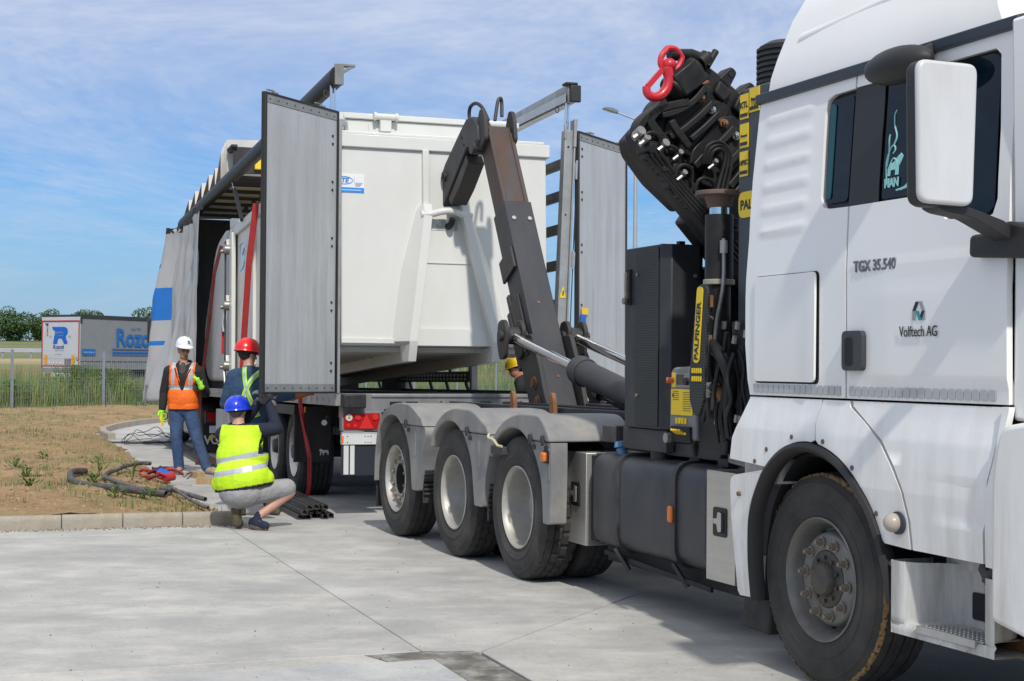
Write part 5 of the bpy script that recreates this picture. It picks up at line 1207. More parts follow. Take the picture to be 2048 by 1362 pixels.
# doors
def door_leaf(p, ang, H, name, mirror=1):
    e = link('rear_door', None, Q); e.location = p; e.rotation_euler = (0, 0, ang); e.empty_display_size = .1
    Wd = 1.20; n = 40
    b = MB()                                                            # leaf runs from x=0 (hinge) to x=Wd, outer side is -y
    pitch = Wd / n
    vs = []; 
    for i in range(n): 
        x0 = .03 + i * (Wd - .06) / n; w = (Wd - .06) / n
        vs += [(x0, 0), (x0 + w * .80, 0), (x0 + w * .84, .004), (x0 + w * .96, .004)]
    vs.append((Wd - .03, 0)); top, bot = H - .10, .09
    k = len(vs); P = [(x, y, z) for z in (bot, top) for x, y in vs]
    b.add(P, [(i, i + 1, k + i + 1, k + i) for i in range(k - 1)])
    b.obj('door_skin', M['doorp'], e, smooth=0)
    b = MB(); b.bx(.03, Wd - .03, .004, .03, .02, H - .02); b.obj('door_core', M['doorp'], e)
    b = MB(); b.bx(.03, Wd - .03, -.004, .0, top + .004, H - .016).bx(.03, Wd - .03, -.004, .0, .014, bot); b.obj('door_rail', M['galv'], e, bevel=.002)
    b = MB(); b.bx(0, .03, -.012, .035, 0, H).bx(Wd - .03, Wd, -.012, .035, 0, H).bx(0.03, Wd - .03, -.012, .035, H - .018, H).bx(0.03, Wd - .03, -.012, .035, 0, .014); b.obj('door_seal', M['rubber'], e, bevel=.003)
    b = MB()
    for z in (.22, .30, .82, .90, 1.46, 1.54, 2.02, 2.10, 2.48, 2.56):
        b.cyl((.10, .0, z), (.10, -.008, z), .013, n=10)
    b.obj('rivet', M['rubber'], e)
    b = MB()
    for i in range(9):
        b.cyl((.08 + i * .13, -.003, .05), (.08 + i * .13, -.009, .05), .008, n=8); b.cyl((.08 + i * .13, -.003, H - .06), (.08 + i * .13, -.009, H - .06), .008, n=8)
    b.obj('screw', M['chassis'], e)
    b = MB()
    for x in (.22, .98): b.bx(x, x + .09, -.0, .02, H, H + .02); b.bx(x + .06, x + .17, .0, .02, H + .018, H + .032)
    b.obj('door_cam', M['steel'], e, bevel=.004)
    return e
# left leaf swung out towards the viewer; right leaf swung wide past square
dl = door_leaf((.005, -.02, 1.255), 0, 2.82, 'l')
def aim(e, hinge, free):
    h = TRM.inverted() @ Vector(hinge); f = TRM.inverted() @ Vector(free); d = f - h; d.z = 0; d.normalize()
    e.matrix_local = frame(h, d, Vector((-d.y, d.x, 0)))
aim(dl, (-1.748, 14.97, 1.245), (-2.34, 13.87, 1.245))
dr_ = door_leaf((2.56, -.02, 1.2), 0, 2.74, 'r')
aim(dr_, (.686, 15.80, 1.285), (1.232, 16.75, 1.285))
for o in list(dl.children):
    o.scale = (1, -1, 1)
lbl = MB(); lbl.bx(.05, .17, -.02, -.013, .60, .80); lbl.obj('blue_label', plain('label_blue', (.02, .12, .5), .4), dr_); MB().bx(.08, .22, -.02, -.013, .80, .87).obj('yellow_label', M['yellow'], dr_)
# side slats and posts on the far side
M['slat'] = mat('slat_weathered_alu', (.20, .195, .185), .6, .3, var=.2, scale=3, stretch=(1, .2, 4), dirt=(.12, .09, .07), damt=.5, dscale=3)
sm_ = MB(); sm_.bx(0, .03, 0, 3.15, -.055, .055); sm_.bx(-.003, 0, 0, 3.15, -.02, .02); smesh = sm_.mesh('side_slat', M['slat'])
for z in (3.70, 3.36, 3.005, 2.62, 2.2, 1.82):
    for k in range(2):
        o = link('side_slat', smesh, Q); o.location = (2.47, .12 + k * 3.25, z + .012 * k)
for y in (3.30, 6.6, 9.9):
    MB().bx(2.45, 2.53, y, y + .09, 1.24, 4.24 - .01 * y).obj('side_post', M['galv'], Q, bevel=.004)
b = MB(); b.bx(2.44, 2.50, 3.4, 9.9, 1.36, 1.50); b.bx(2.44, 2.50, 3.4, 9.9, 1.62, 1.66); b.bx(2.44, 2.5, .2, 13.5, 1.245, 1.265); b.obj('lower_side_board', M['trailer_black'], Q)
b = MB()
for i in range(40):
    for z in (1.40, 1.45): b.bx(2.436, 2.44, 3.5 + i * .16, 3.58 + i * .16, z - .014, z + .014)
b.obj('board_slot', M['alu'], Q)
for y in (3.6, 4.5, 5.3, 6.4, 7.4, 8.3):
    b = MB(); x0 = 2.52; b.tube([(x0, y, 1.66), (x0 + .01, y + .03, 1.5), (x0 - .02, y + .10, 1.38), (x0, y + .05, 1.25)], .022, 6); b.obj('hanging_strap', M['rubber'], Q)
for y, x in ((6.8, 2.2), (9.8, 1.9)):
    MB().bx(x, x + .30, y, y + .2, 1.24, 1.62).obj('load_stop', M['trailer_black'], Q)
# roof: bows, lining and the cover pushed forward in pleats
M['cover'] = mat('roof_cover_white', (.62, .61, .58), .6, var=.08, scale=3, dirt=(.3, .28, .25), damt=.4, dscale=3)
M['cover_in'] = mat('roof_cover_cream', (.58, .49, .34), .7, var=.08)
bows = [7.4, 7.62, 7.72, 7.82, 7.92, 8.02, 8.12, 8.3, 9.1, 9.9, 10.7, 11.5, 12.3, 13.2]
for i, y in enumerate(bows):
    b = MB(); z = rz(y); b.bx(.03, 2.48, y - .03, y + .03, z + .02, z + .07); 
    if i > 6:
        for x in (.7, 1.3, 1.9): b.bx(x, x + .06, y - .035, y + .035, z - .05, z + .02)
    b.obj('roof_bow', M['trailer_black'], Q, bevel=.004)
lin = MB(); lin.bx(.04, 2.46, 8.2, 13.5, rz(10) + .085, rz(10) + .095); lin.obj('roof_lining', M['cover_in'], Q)
pl = MB(); prev = None
def pleat(y0, y1, hgt, lean):
    z0 = rz((y0 + y1) / 2) + .07; ym = (y0 + y1) / 2 + lean
    for x0, x1, s in ((-.03, 2.53, 0),):
        n = 10; pts = lambda yy, zz: [(lerp(x0, x1, i / n), yy, zz + .03 * sin(pi * i / n)) for i in range(n + 1)]
        A = pts(y0, z0); B = pts(ym, z0 + hgt); Cc = pts(y1, z0)
        pl.add(A + B, [(i, i + 1, n + 2 + i, n + 1 + i) for i in range(n)]); pl.add(B + Cc, [(i, i + 1, n + 2 + i, n + 1 + i) for i in range(n)])
for y0, y1, h in ((7.60, 7.69, .43), (7.69, 7.79, .44), (7.79, 7.89, .42), (7.89, 7.99, .43), (7.99, 8.09, .40), (8.09, 8.19, .40), (8.19, 8.30, .38), (8.30, 8.95, .34), (8.95, 9.7, .20), (9.7, 10.6, .20), (10.6, 11.5, .19), (11.5, 12.4, .17), (12.4, 13.3, .13)):
    pleat(y0, y1, h + .12, -.5 * (y1 - y0) + .02 if y1 - y0 > .3 else 0)
pl.obj('roof_cover', [M['cover']], Q, smooth=20)
b = MB(); z = rz(7.3); b.bx(-.02, 2.5, 7.2, 7.58, z + .40, z + .45); b.bx(-.04, .05, 7.12, 7.6, z + .43, z + .47); b.bx(.0, 2.48, 7.18, 7.22, z + .06, z + .40); b.obj('roof_end_board', M['trailer_black'], Q, bevel=.006)
MB().bx(.05, 2.4, 7.22, 7.56, z + .05, z + .38).obj('folded_cover', M['cover'], Q, bevel=.02)
MB().bx(.30, .42, 7.1, 7.17, z + .12, z + .38).obj('end_board_clamp', M['yellow'], Q, bevel=.01)
# curtain: gathered towards the front, blown outwards at the foot
M['curtain'] = mat('curtain_grey_pvc', (.37, .38, .395), .42, var=.06, scale=2, dirt=(.24, .235, .23), damt=.4, dscale=2, dstretch=(1, 1, .5))
M['cblue'] = plain('curtain_blue', (.010, .135, .47), .45)
CT0, CT1 = 9.75, 13.9
def curt(u, v):
    """u along the trailer (0 at the rear edge), v from the foot (0) to the rail (1)"""
    y = lerp(CT0, CT1, u)
    k = min(1, u * 6 + .25)
    ph = 2 * pi * (2.7 * u + .10 * sin(3.1 * v + 4 * u))
    fold = k * (.17 * sin(ph) * (1.05 - .35 * v) + .17 * noise.noise(Vector((u * 7.5, v * 1.6, 2.2))) + .07 * noise.noise(Vector((u * 19, v * 3.0, 8))) + .02 * noise.noise(Vector((u * 40, v * 9, 3))))
    out = (1 - v) ** 1.2 * (.05 + .50 * max(0, (u - .35) / .65) ** 1.2) * 1.2
    z = lerp(1.02 - .05 * u, rz(y) - .14, v) - (.02 * sin(ph * .5) * (1 - v))
    x = -.14 - fold - out
    if v < .06: x += .05 * (1 - v / .06)
    return (x, y + .12 * cos(ph) * (1 - .3 * v) - .25 * (1 - v) * max(0, u - .5), z)
cb_ = MB(); cb_.grid(curt, 130, 44); cu = cb_.obj('curtain', M['curtain'], Q, smooth=80, recalc=False)
sm2 = cu.modifiers.new('thick', 'SOLIDIFY'); sm2.thickness = .006
def decal(u0, u1, v0, v1, m, name='curtain_print', nu=24, nv=10, sh=0.):
    d = MB()
    def f(a, c):
        u = lerp(u0, u1, a) + sh * (c - .5); v = lerp(v0, v1, c); p = Vector(curt(u, v)); du = Vector(curt(u + .002, v)) - p; dv = Vector(curt(u, v + .004)) - p
        n_ = dv.cross(du); n_.normalize()
        if n_.x > 0: n_ = -n_
        return p + n_ * .008
    d.grid(f, nu, nv); return d.obj(name, m, cu, smooth=80, recalc=False)
decal(.76, .97, .47, .66, M['cblue']); decal(.76, .97, .325, .35, M['cblue'], nv=3); decal(.86, .985, .775, .80, M['cblue'], nv=3)
for u in (.60,):
    decal(u, u + .010, .20, .27, M['cblue'], 'curtain_letter', 2, 4); decal(u - .04, u, .263, .27, M['cblue'], 'curtain_letter', 6, 1); decal(u - .04, u, .20, .207, M['cblue'], 'curtain_letter', 6, 1); decal(u - .052, u - .042, .206, .264, M['cblue'], 'curtain_letter', 2, 4)
for u in (.93,):
    decal(u, u + .006, .20, .28, M['cblue'], 'curtain_letter', 2, 4)
    for v in (.20, .24, .275): decal(u - .03, u, v, v + .006, M['cblue'], 'curtain_letter', 4, 1)
rr = random.Random(8)
for u in (.10, .24, .42, .60, .78, .94):
    p = Vector(curt(u, .0)); q = Vector(curt(u, .10)); g = MB(); g.bar(p + Vector((-.03, 0, -.04)), q + Vector((-.03, 0, 0)), .05, .012, (1, 0, 0)); g.bx(q.x - .06, q.x - .03, q.y - .04, q.y + .04, q.z - .1, q.z - .0); g.obj('curtain_buckle', M['frame_grey'], cu)
tr_ = MB()
for u in [i / 13 for i in range(14)]:
    p = Vector(curt(u, 1)); tr_.bx(p.x - .02, p.x + .05, p.y - .02, p.y + .02, p.z - .03, p.z + .03)
tr_.obj('curtain_roller', M['rubber'], Q)
b = MB(); b.grid(lambda u, v: tuple(Vector(curt(u, lerp(.972, 1.0, v))) + Vector((-.01, 0, .01))), 130, 2); b.obj('curtain_hem', M['rubber'], cu, smooth=80, recalc=False)
b = MB(); b.bx(.03, 2.52, 13.5, 13.6, 1.2, 4.37); b.bx(.03, .06, 11.6, 13.5, 3.3, 4.2); b.obj('front_wall', M['trailer_black'], Q)
# curtain-side tension strut seen at the top
b = MB(); b.cyl((-.02, 6.9, 4.12), (.0, 6.3, 3.62), .03, n=12); b.obj('roof_strut', M['chassis'], Q); MB().cyl((-.03, 7.2, 4.35), (-.02, 6.9, 4.12), .014, n=8).obj('strut_rod', M['chrome'], Q)

# ------------------------------------------------ tractor unit that pulls it
tu = thing('tractor_unit', 'dark tractor unit coupled under the front of the grey curtain trailer, mostly hidden', 'truck', mw=TRM)
b = MB()
for x in (.75, 1.65): b.bx(x, x + .10, 9.6, 15.6, .75, 1.0)
b.obj('chassis_frame', M['dark'], tu)
b = MB(); b.prism(rnd([(13.9, .55), (16.1, .45), (16.2, 1.6), (15.9, 3.4), (14.1, 3.7), (13.95, 2.0)], .15), 'x', .02, 2.52); b.obj('cab', plain('tractor_paint', (.05, .055, .065), .3), tu, bevel=.04)
for y in (11.5, 15.2):
    for x, sg in ((.03, 1), (2.52, -1)):
        g = link('wheel', None, tu); g.location = (x, y, .52 + .012 * y); g.rotation_euler = (0, 0, -pi / 2 if sg > 0 else pi / 2)
        a, t, bb = tyre_profile(.32); mb = MB(); mb.lathe(a + t + bb, (0, 0, 0), n=48); mb.obj('tyre', M['tyre'], g)
        r = MB(); r.lathe([(.285, .05), (.298, .012), (.27, .05), (.23, .09), (.15, .06), (.0001, .03)], (0, 0, 0), n=32); r.obj('rim', M['rim'], g)
b = MB(); b.bx(.05, .75, 10.88, 10.9, .18, .62); fp = b.obj('mud_flap', M['trailer_black'], tu)
text('VOLVO', .20, (.09, 10.87, .30), RX, M['whitelabel'], fp, th=.002, bold=.006, sx=.9)
b = MB(); b.bx(.06, .42, 10.5, 10.6, .66, .86); lb = b.obj('lamp_box', M['trailer_black'], tu); MB().bx(.08, .40, 10.48, 10.5, .68, .84).obj('tail_lamp', M['redlens'], lb)
b = MB(); b.bx(.12, .44, 10.42, 10.44, .50, .62); npl = b.obj('number_plate', M['whitelabel'], tu); text('B', .12, (.35, 10.415, .515), RX, M['black'], npl, th=.001, bold=.003)
for i in range(4): MB().prism([(.1 + i * .09, .38), (.145 + i * .09, .38), (.19 + i * .09, .48), (.145 + i * .09, .48)], 'y', 10.42, 10.43).obj('hazard_stripe', M['yellow'] if i % 2 == 0 else M['redlens2'], tu)
b = MB(); b.prism(rnd([(-.42, 2.12), (-.12, 2.12), (-.10, 2.70), (-.22, 2.74), (-.42, 2.58)], .04), 'y', 15.7, 15.9); b.obj('mirror', M['trailer_black'], tu, bevel=.02)
b = MB(); b.bar((-.3, 15.8, 2.2), (.05, 15.8, 1.8), .05, .05).bar((-.3, 15.8, 2.7), (.05, 15.8, 2.9), .05, .05); b.tube([(-.36, 15.8, 2.12), (-.34, 15.82, 1.9), (-.2, 15.85, 1.7), (.0, 15.9, 1.6)], .03, 6); b.obj('mirror_arm', M['trailer_black'], tu)
b = MB(); b.bx(.05, .5, 12.3, 13.6, .4, .95); b.obj('fuel_tank', M['alu'], tu, bevel=.05)

# ------------------------------------------------ white hook container on the trailer, near end being lifted
M['cream'] = mat('container_cream_paint', (.66, .66, .625), .45, var=.02, scale=1.2, coat=.15, dirt=(.50, .47, .40), damt=.30, dscale=1.6, dstretch=(1, 1, .5))
ct = thing('hook_container', 'cream white hook-lift container, near end raised by the black hook arm', 'container', mw=TRM @ Matrix.Translation((0.05, -.02, 1.725)) @ Matrix.Rotation(-.036, 4, 'X'))
K = ct; CWD = 2.20; CL = 7.2; CH = 2.14
b = MB(); b.bx(0, CWD, 0, CL, 0.0, CH - .13); b.obj('body', M['cream'], K, bevel=.012)
b = MB(); b.bx(-.035, CWD + .035, -.035, CL, CH - .135, CH).bx(-.005, CWD - .02, -.012, CL, CH, CH + .035); b.obj('top_rim', M['cream'], K, bevel=.010)
b = MB(); b.bx(.0, CWD, -.018, -.0, .02, .075); b.obj('floor_plate_edge', M['cream'], K, bevel=.004)
for y in (.9, 1.8, 2.7, 3.6, 4.5, 5.3): 
    MB().bx(-.045, 0, y, y + .09, .05, CH - .14).obj('side_rib', M['cream'], K, bevel=.006)
b = MB()
for x in (.66, 1.54): b.bx(x, x + .09, .0, CL, -.165, -.005)
b.obj('runner', M['cream'], K, bevel=.006)
b = MB()
for i in range(18): b.bx(.02, CWD - .02, .2 + i * .39, .26 + i * .39, -.055, -.004)
b.obj('floor_bearer', M['cream'], K)
# A-frame: two raking legs, recessed plate, hook bar
def leg(xb, xt, sgn):
    """folded raking leg: narrow front, square inner side, outer flank sloping back to the wall"""
    b = MB(); w = .085; rings = []
    for x, z, yf, fk in ((xb, -.165, -.12, .02), (xb, .0, -.19, .05), (xb, .04, -.20, .15), (lerp(xb, xt, .5), .70, -.185, .15), (xt, 1.36, -.15, .07), (xt, 1.45, -.10, .01)):
        o_, i_ = (x - w / 2, x + w / 2) if sgn > 0 else (x + w / 2, x - w / 2)
        rings.append([(o_, yf, z), (i_, yf, z), (i_, .02, z), (o_ - sgn * fk, .02, z)])
    vs = [v for r_ in rings for v in r_]; n = len(rings)
    b.add(vs, [(i * 4 + j, i * 4 + (j + 1) % 4, (i + 1) * 4 + (j + 1) % 4, (i + 1) * 4 + j) for i in range(n - 1) for j in range(4)] + [(0, 1, 2, 3), tuple(range(4 * n - 4, 4 * n))])
    return b.obj('frame_leg', M['cream'], K, bevel=.004, smooth=12)
leg(.70, .875, 1); leg(1.585, 1.27, -1)
b = MB(); b.bx(.84, .905, -.055, 0, 1.42, CH - .13).bx(1.24, 1.305, -.055, 0, 1.42, CH - .13); b.obj('upright_rib', M['cream'], K, bevel=.006)
b = MB()
def pl_(u, v): z = lerp(.0, 1.30, v); xl = lerp(.70, .875, v); xr = lerp(1.585, 1.27, v); return (lerp(xl, xr, u), lerp(-.085, -.02, v), z)
b.grid(pl_, 4, 6); b.bx(.72, 1.56, -.10, -.08, .0, .17); b.bar((.80, -.052, .85), (1.36, -.052, .85), .006, .008); b.obj('frame_plate', M['cream'], K, smooth=20)
b = MB(); b.bx(.93, 1.21, -.03, -.015, 1.19, 1.31); b.obj('wear_plate', mat('scuffed_cream', (.62, .62, .59), .5, var=.05, dirt=(.10, .10, .11), damt=.45, dscale=14, dstretch=(1, 1, .5), dsharp=.02), K)
b = MB(); b.tube([(.80, -.115, 1.335), (.90, -.125, 1.34), (1.0, -.15, 1.365), (1.08, -.16, 1.375), (1.16, -.15, 1.365), (1.25, -.125, 1.34), (1.34, -.115, 1.335)], .036, 12); b.obj('hook_bar', M['cream'], K)
# low hopper on top with its lid hinges
b = MB(); b.bx(.13, 2.02, .42, 2.6, CH + .03, CH + .245); b.bx(.11, 2.04, .39, 2.65, CH + .25, CH + .31); b.obj('hopper', M['cream'], K, bevel=.008)
b = MB(); b.prism([(.0, CH + .14), (.12, CH + .165), (.12, CH + .13), (.02, CH + .12)], 'y', .4, .9); b.bx(.06, .13, .40, .9, CH + .17, CH + .31); b.obj('hopper_lip', M['cream'], K)
b = MB(); b.bx(.0, .11, .45, .50, CH + .03, CH + .12); b.obj('side_mesh', mat('mesh_grey', (.4, .39, .36), .7, var=.5, scale=60), K)
for x in (.55, 1.78):
    b = MB(); b.cyl((x - .11, .35, CH + .275), (x + .11, .35, CH + .275), .034, n=14); b.cyl((x - .13, .35, CH + .275), (x - .10, .35, CH + .275), .045, n=14); b.cyl((x + .10, .35, CH + .275), (x + .13, .35, CH + .275), .045, n=14); b.bx(x - .06, x + .06, .34, .41, CH + .12, CH + .27); b.obj('lid_hinge', M['cream'], K, bevel=.006)
b = MB(); b.prism([(.25, CH + .03), (.30, CH + .03), (.34, CH + .09), (.27, CH + .05), (.21, CH + .09)], 'y', .40, .415); b.bx(.38, .385, .405, .418, CH + .03, CH + .2); b.obj('hopper_weld', M['cream'], K)
MB().bx(.50, 1.06, .405, .425, CH + .03, CH + .065).bx(1.18, 1.5, .405, .425, CH + .03, CH + .065).obj('hopper_slot', M['frame_grey'], K)
# company sticker
SB = link('sticker', None, K); SB.location = (-.02, 0, 1.545); SB.scale = (.80, 1, .76)
b = MB(); b.bx(-.04, .32, -.004, -.0005, 0, .25); b.obj('sticker_sheet', M['whitelabel'], SB)
MB().bx(-.04, .318, -.007, -.0042, 0, .065).obj('sticker_band', plain('sticker_blue', (.01, .25, .72), .4), SB)
b = MB(); b.tube([(.055 + .115 * cos(t), -.006, .16 + .05 * sin(t)) for t in [i * 2 * pi / 28 for i in range(29)]], .004, 4, cap=False); b.obj('sticker_ring', plain('sticker_blue_ring', (.01, .22, .66), .4), SB)
text('BTE', .085, (-.028, -.0062, .132), RX, plain('sticker_blue_text', (.01, .2, .62), .4), SB, bold=.003, th=.0005, shear=.25)
for i in range(4): MB().bx(.205, .30 - .01 * i, -.0062, -.0042, .125 - i * .014, .131 - i * .014).obj('sticker_print', M['grey_print'], SB)
MB().bx(.188, .192, -.0062, -.0042, .11, .21).obj('sticker_print', M['grey_print'], SB); MB().bx(.0, .28, -.0085, -.0068, .028, .036).obj('sticker_print', M['whitelabel'], SB)
# tailgate end: door frame, bracing and latches at the far end
b = MB(); b.bx(-.06, .12, CL, CL + .14, -.06, CH + .02).bx(2.08, 2.26, CL, CL + .14, -.06, CH + .02).bx(-.06, 2.26, CL, CL + .14, CH - .02, CH + .14); b.obj('door_frame', M['cream'], K, bevel=.01)
b = MB(); b.bx(-.09, -.03, CL - .25, CL - .02, .0, CH - .1); b.obj('door_edge', M['cream'], K, bevel=.01)
b = MB(); b.tube([(-.13, CL + .1, -.15), (-.13, CL + .1, 1.95)], .014, 8); b.obj('latch_rod', M['chassis'], K)
for z in (1.82, 1.0, .12):
    b = MB(); b.cyl((-.16, CL + .05, z), (-.06, CL + .05, z), .075, n=16); b.bx(-.17, -.10, CL + .0, CL + .2, z - .03, z + .03); b.cyl((-.20, CL + .12, z - .02), (-.10, CL + .12, z - .02), .03, n=12); b.prism([(CL - .02, z), (CL + .12, z), (CL + .06, z + .16)], 'x', -.13, -.07); b.obj('latch', M['steel'], K, bevel=.006)
b = MB(); b.tube([(-.15, CL + .1, .9), (-.16, CL + .12, .75), (-.15, CL + .1, .62)], .02, 6); b.tube([(-.15, CL + .05, .05), (-.14, CL + .0, -.15), (-.12, CL - .1, -.3)], .015, 6); b.obj('latch_chain', M['zinc'], K)
MB().bx(-.17, -.13, CL + .16, CL + .2, .30, .70).obj('latch_lever', M['red'], K, bevel=.006)
b = MB(); b.tube([(-.052, 6.40, 1.78), (-.052, 6.10, 1.78), (-.052, 6.0, 1.70), (-.052, 6.15, 1.62), (-.052, 6.0, 1.54), (-.052, 6.10, 1.44), (-.052, 6.40, 1.44), (-.052, 6.40, 1.78)], .008, 4); b.obj('chalk_mark', plain('chalk_blue', (.12, .35, .6), .7), K)

# second load further in: a rounded white tank
tk2 = thing('roller_tank', 'pale rounded tank container loaded deeper inside the grey curtain trailer', 'container', mw=TRM @ Matrix.Translation((.08, 8.35, 1.36)))
b = MB(); prof = rnd([(0, 0), (2.2, 0), (2.2, 2.30), (0, 2.30)], .0)
sec2 = rnd([(8.4 - 8.35, .0), (10.6 - 8.35, .0), (11.0 - 8.35, .8), (9.6 - 8.35, 2.2), (8.5 - 8.35, 2.35)], [.1, .5, .6, .5, .1], 8)
b.prism(sec2, 'x', .0, 2.2); b.obj('tank_body', mat('tank_pale', (.56, .565, .56), .4, var=.03), tk2, bevel=.12, seg=5, smooth=60)
b = MB(); b.bx(.1, 2.1, .1, 2.2, -.12, .02); b.obj('tank_skid', M['trailer_black'], tk2)

# lashing straps
def strap(name, pts, w, m, label, group=None, flatdir=(0, 1, 0), th=.004):
    b = MB(); P = [Vector(p) for p in pts]
    for p, q in zip(P, P[1:]): b.bar(p, q, w, th, Vector(flatdir).cross((q - p).normalized()))
    o = b.obj(name, m, None); return tag(o, label, 'strap', group)
M['strapred'] = mat('strap_red', (.42, .035, .035), .75, var=.12, scale=12); M['strapdark'] = mat('strap_maroon', (.17, .035, .04), .8, var=.15, scale=12)
def tw(x, y, z): return TRM @ Vector((x, y, z))
strap('lashing_strap', [tw(-.02, 4.95, 3.70), tw(-.07, 5.2, 2.9), tw(-.07, 5.55, 1.95), tw(-.06, 5.75, 1.28)], .085, M['strapred'], 'bright red lashing strap hanging down the side of the cream container behind the red helmet', flatdir=TRX)
strap('lashing_strap', [tw(-.02, 8.22, 3.42), tw(-.10, 8.40, 3.0), tw(-.11, 8.75, 2.4), tw(-.12, 9.45, 1.5), tw(-.12, 9.85, 1.0), tw(-.11, 10.3, .25)], .055, M['strapdark'], 'dull maroon lashing strap hanging down beside the grey curtain, beside the man in orange', flatdir=TRX)
strap('lashing_strap', [tw(-.02, 1.75, 1.24), tw(-.03, 1.7, 1.1), tw(-.03, 1.45, .85), tw(-.03, 1.15, .55), tw(-.05, 1.05, .25), tw(-.07, 1.15, .06)], .045, M['strapred'], 'narrow red strap end hanging from the trailer side below the open door', flatdir=TRX)
strap('lashing_strap', [(-4.75, 22.6, .03), (-4.5, 22.9, .035), (-4.15, 23.2, .05)], .07, M['strapdark'], 'maroon strap end lying flat on the concrete behind the legs of the man in orange', flatdir=(0, 0, 1))
# ============================================================ people
import numpy as np
def capsule(b, p, q, r0, r1, n=14):
    p = Vector(p); q = Vector(q); d = q - p
    if d.length < 1e-5: d = Vector((0, 0, 1e-4))
    L = d.length; d.normalize(); a = d.orthogonal().normalized(); c = d.cross(a); prof = []
    for i in range(6): t = -pi / 2 + pi / 2 * i / 5; prof.append((r0 * cos(t), r0 * sin(t)))
    for i in range(6): t = pi / 2 * i / 5; prof.append((r1 * cos(t), L + r1 * sin(t)))
    vs = [p + (a * cos(2 * pi * k / n) + c * sin(2 * pi * k / n)) * max(r, 1e-5) + d * h for k in range(n) for r, h in prof]; m = len(prof)
    fs = [(k * m + j, ((k + 1) % n) * m + j, ((k + 1) % n) * m + j + 1, k * m + j + 1) for k in range(n) for j in range(m - 1)]
    b.add(vs, fs)
def ellips(b, c, r, rot=None, n=18, m=12):
    e = MB(); e.sph((0, 0, 0), r, n, m); mt = rot or Matrix.Identity(3)
    b.add([Vector(c) + mt @ Vector(v) for v in e.v], e.f)
def sdf(P, pr):
    if pr[0] == 'c':
        p, q, r0, r1 = np.array(pr[1]), np.array(pr[2]), pr[3], pr[4]; d = q - p; L2 = max(1e-9, d @ d)
        t = np.clip(((P - p) @ d) / L2, 0, 1); return np.linalg.norm(P - p - t[:, None] * d, axis=1) - (r0 + (r1 - r0) * t)
    c, r = np.array(pr[1]), np.array(pr[2]); Q_ = P - c
    if len(pr) > 4 and pr[4] is not None: Q_ = Q_ @ np.array(pr[4])
    k = np.linalg.norm(Q_ / r, axis=1); return (k - 1) * min(r)
def fuse(name, prims, mats, parent, vox=.011, it=5, post=None, thick=0, smooth=True, assign=None):
    """one continuous skin grown over overlapping tapered volumes; faces take the material of the nearest volume"""
    b = MB()
    for pr in prims:
        if pr[0] == 'c': capsule(b, pr[1], pr[2], pr[3], pr[4])
        else: ellips(b, pr[1], pr[2], pr[4] if len(pr) > 4 else None)
    me = bpy.data.meshes.new('t'); me.from_pydata(b.v, [], b.f); finish(me, 0, True, True)
    o = bpy.data.objects.new('t', me); COL.objects.link(o)
    r = o.modifiers.new('r', 'REMESH'); r.mode = 'VOXEL'; r.voxel_size = vox; r.use_smooth_shade = True
    s = o.modifiers.new('s', 'SMOOTH'); s.factor = .5; s.iterations = it
    m2 = bpy.data.meshes.new_from_object(o.evaluated_get(bpy.context.evaluated_depsgraph_get())); bpy.data.objects.remove(o); bpy.data.meshes.remove(me)
    m2.name = name; m2.materials.clear()
    for m in mats: m2.materials.append(m)
    nf = len(m2.polygons); ctr = np.empty(nf * 3); m2.polygons.foreach_get('center', ctr); ctr = ctr.reshape(-1, 3)
    D = np.stack([sdf(ctr, pr) for pr in prims]); idx = np.array([pr[3] if pr[0] == 'e' else pr[5] for pr in prims])[D.argmin(0)]
    if assign: idx = assign(ctr, idx)
    m2.polygons.foreach_set('material_index', idx.astype(np.int32)); m2.polygons.foreach_set('use_smooth', np.ones(nf, bool))
    if post:
        bm = bmesh.new(); bm.from_mesh(m2); dl = [f for f in bm.faces if post(f.calc_center_median())]; bmesh.ops.delete(bm, geom=dl, context='FACES'); bm.to_mesh(m2); bm.free()
    m2.update(); ob = link(name, m2, parent)
    if thick: q = ob.modifiers.new('thick', 'SOLIDIFY'); q.thickness = thick; q.offset = 1
    return ob
C_ = lambda p, q, r0, r1, m=0: ('c', p, q, r0, r1, m)
E_ = lambda c, r, m=0, rot=None: ('e', c, r, m, rot)
def cloth(name, col, rough=.85, fold=.5, fs=5, var=.14, **k): return mat(name, col, rough, var=var, scale=6, bump=min(1, fold * 1.2), bscale=fs, bdist=.05, **k)
M['skin'] = mat('skin_tan', (.50, .28, .19), .5, var=.08, scale=14); M['skin2'] = mat('skin_pale', (.55, .31, .22), .5, var=.07, scale=14)
M['hair'] = mat('hair_dark', (.03, .022, .018), .8, var=.4, scale=60); M['hairg'] = mat('hair_greying', (.13, .11, .095), .8, var=.4, scale=60)
M['jeans'] = cloth('blue_jeans', (.030, .070, .165), fold=.7, dirt=(.16, .2, .27), damt=.4, dscale=5); M['jacket'] = cloth('black_jacket', (.018, .017, .018), fold=.7)
M['hivo'] = cloth('hi_vis_orange', (.95, .16, .012), .6, .5); M['hivy'] = cloth('hi_vis_yellow', (.52, .78, .010), .6, .5)
M['refl'] = mat('reflective_tape', (.46, .47, .50), .35, .2, var=.08, scale=30); M['shirt'] = cloth('grey_shirt', (.07, .07, .075))
M['shoe'] = mat('dusty_tan_shoe', (.36, .28, .19), .8, var=.25, scale=18); M['sole'] = mat('muddy_sole', (.10, .08, .05), .9, var=.4, scale=22); M['navy'] = cloth('navy_jersey', (.010, .014, .032), fold=.6)
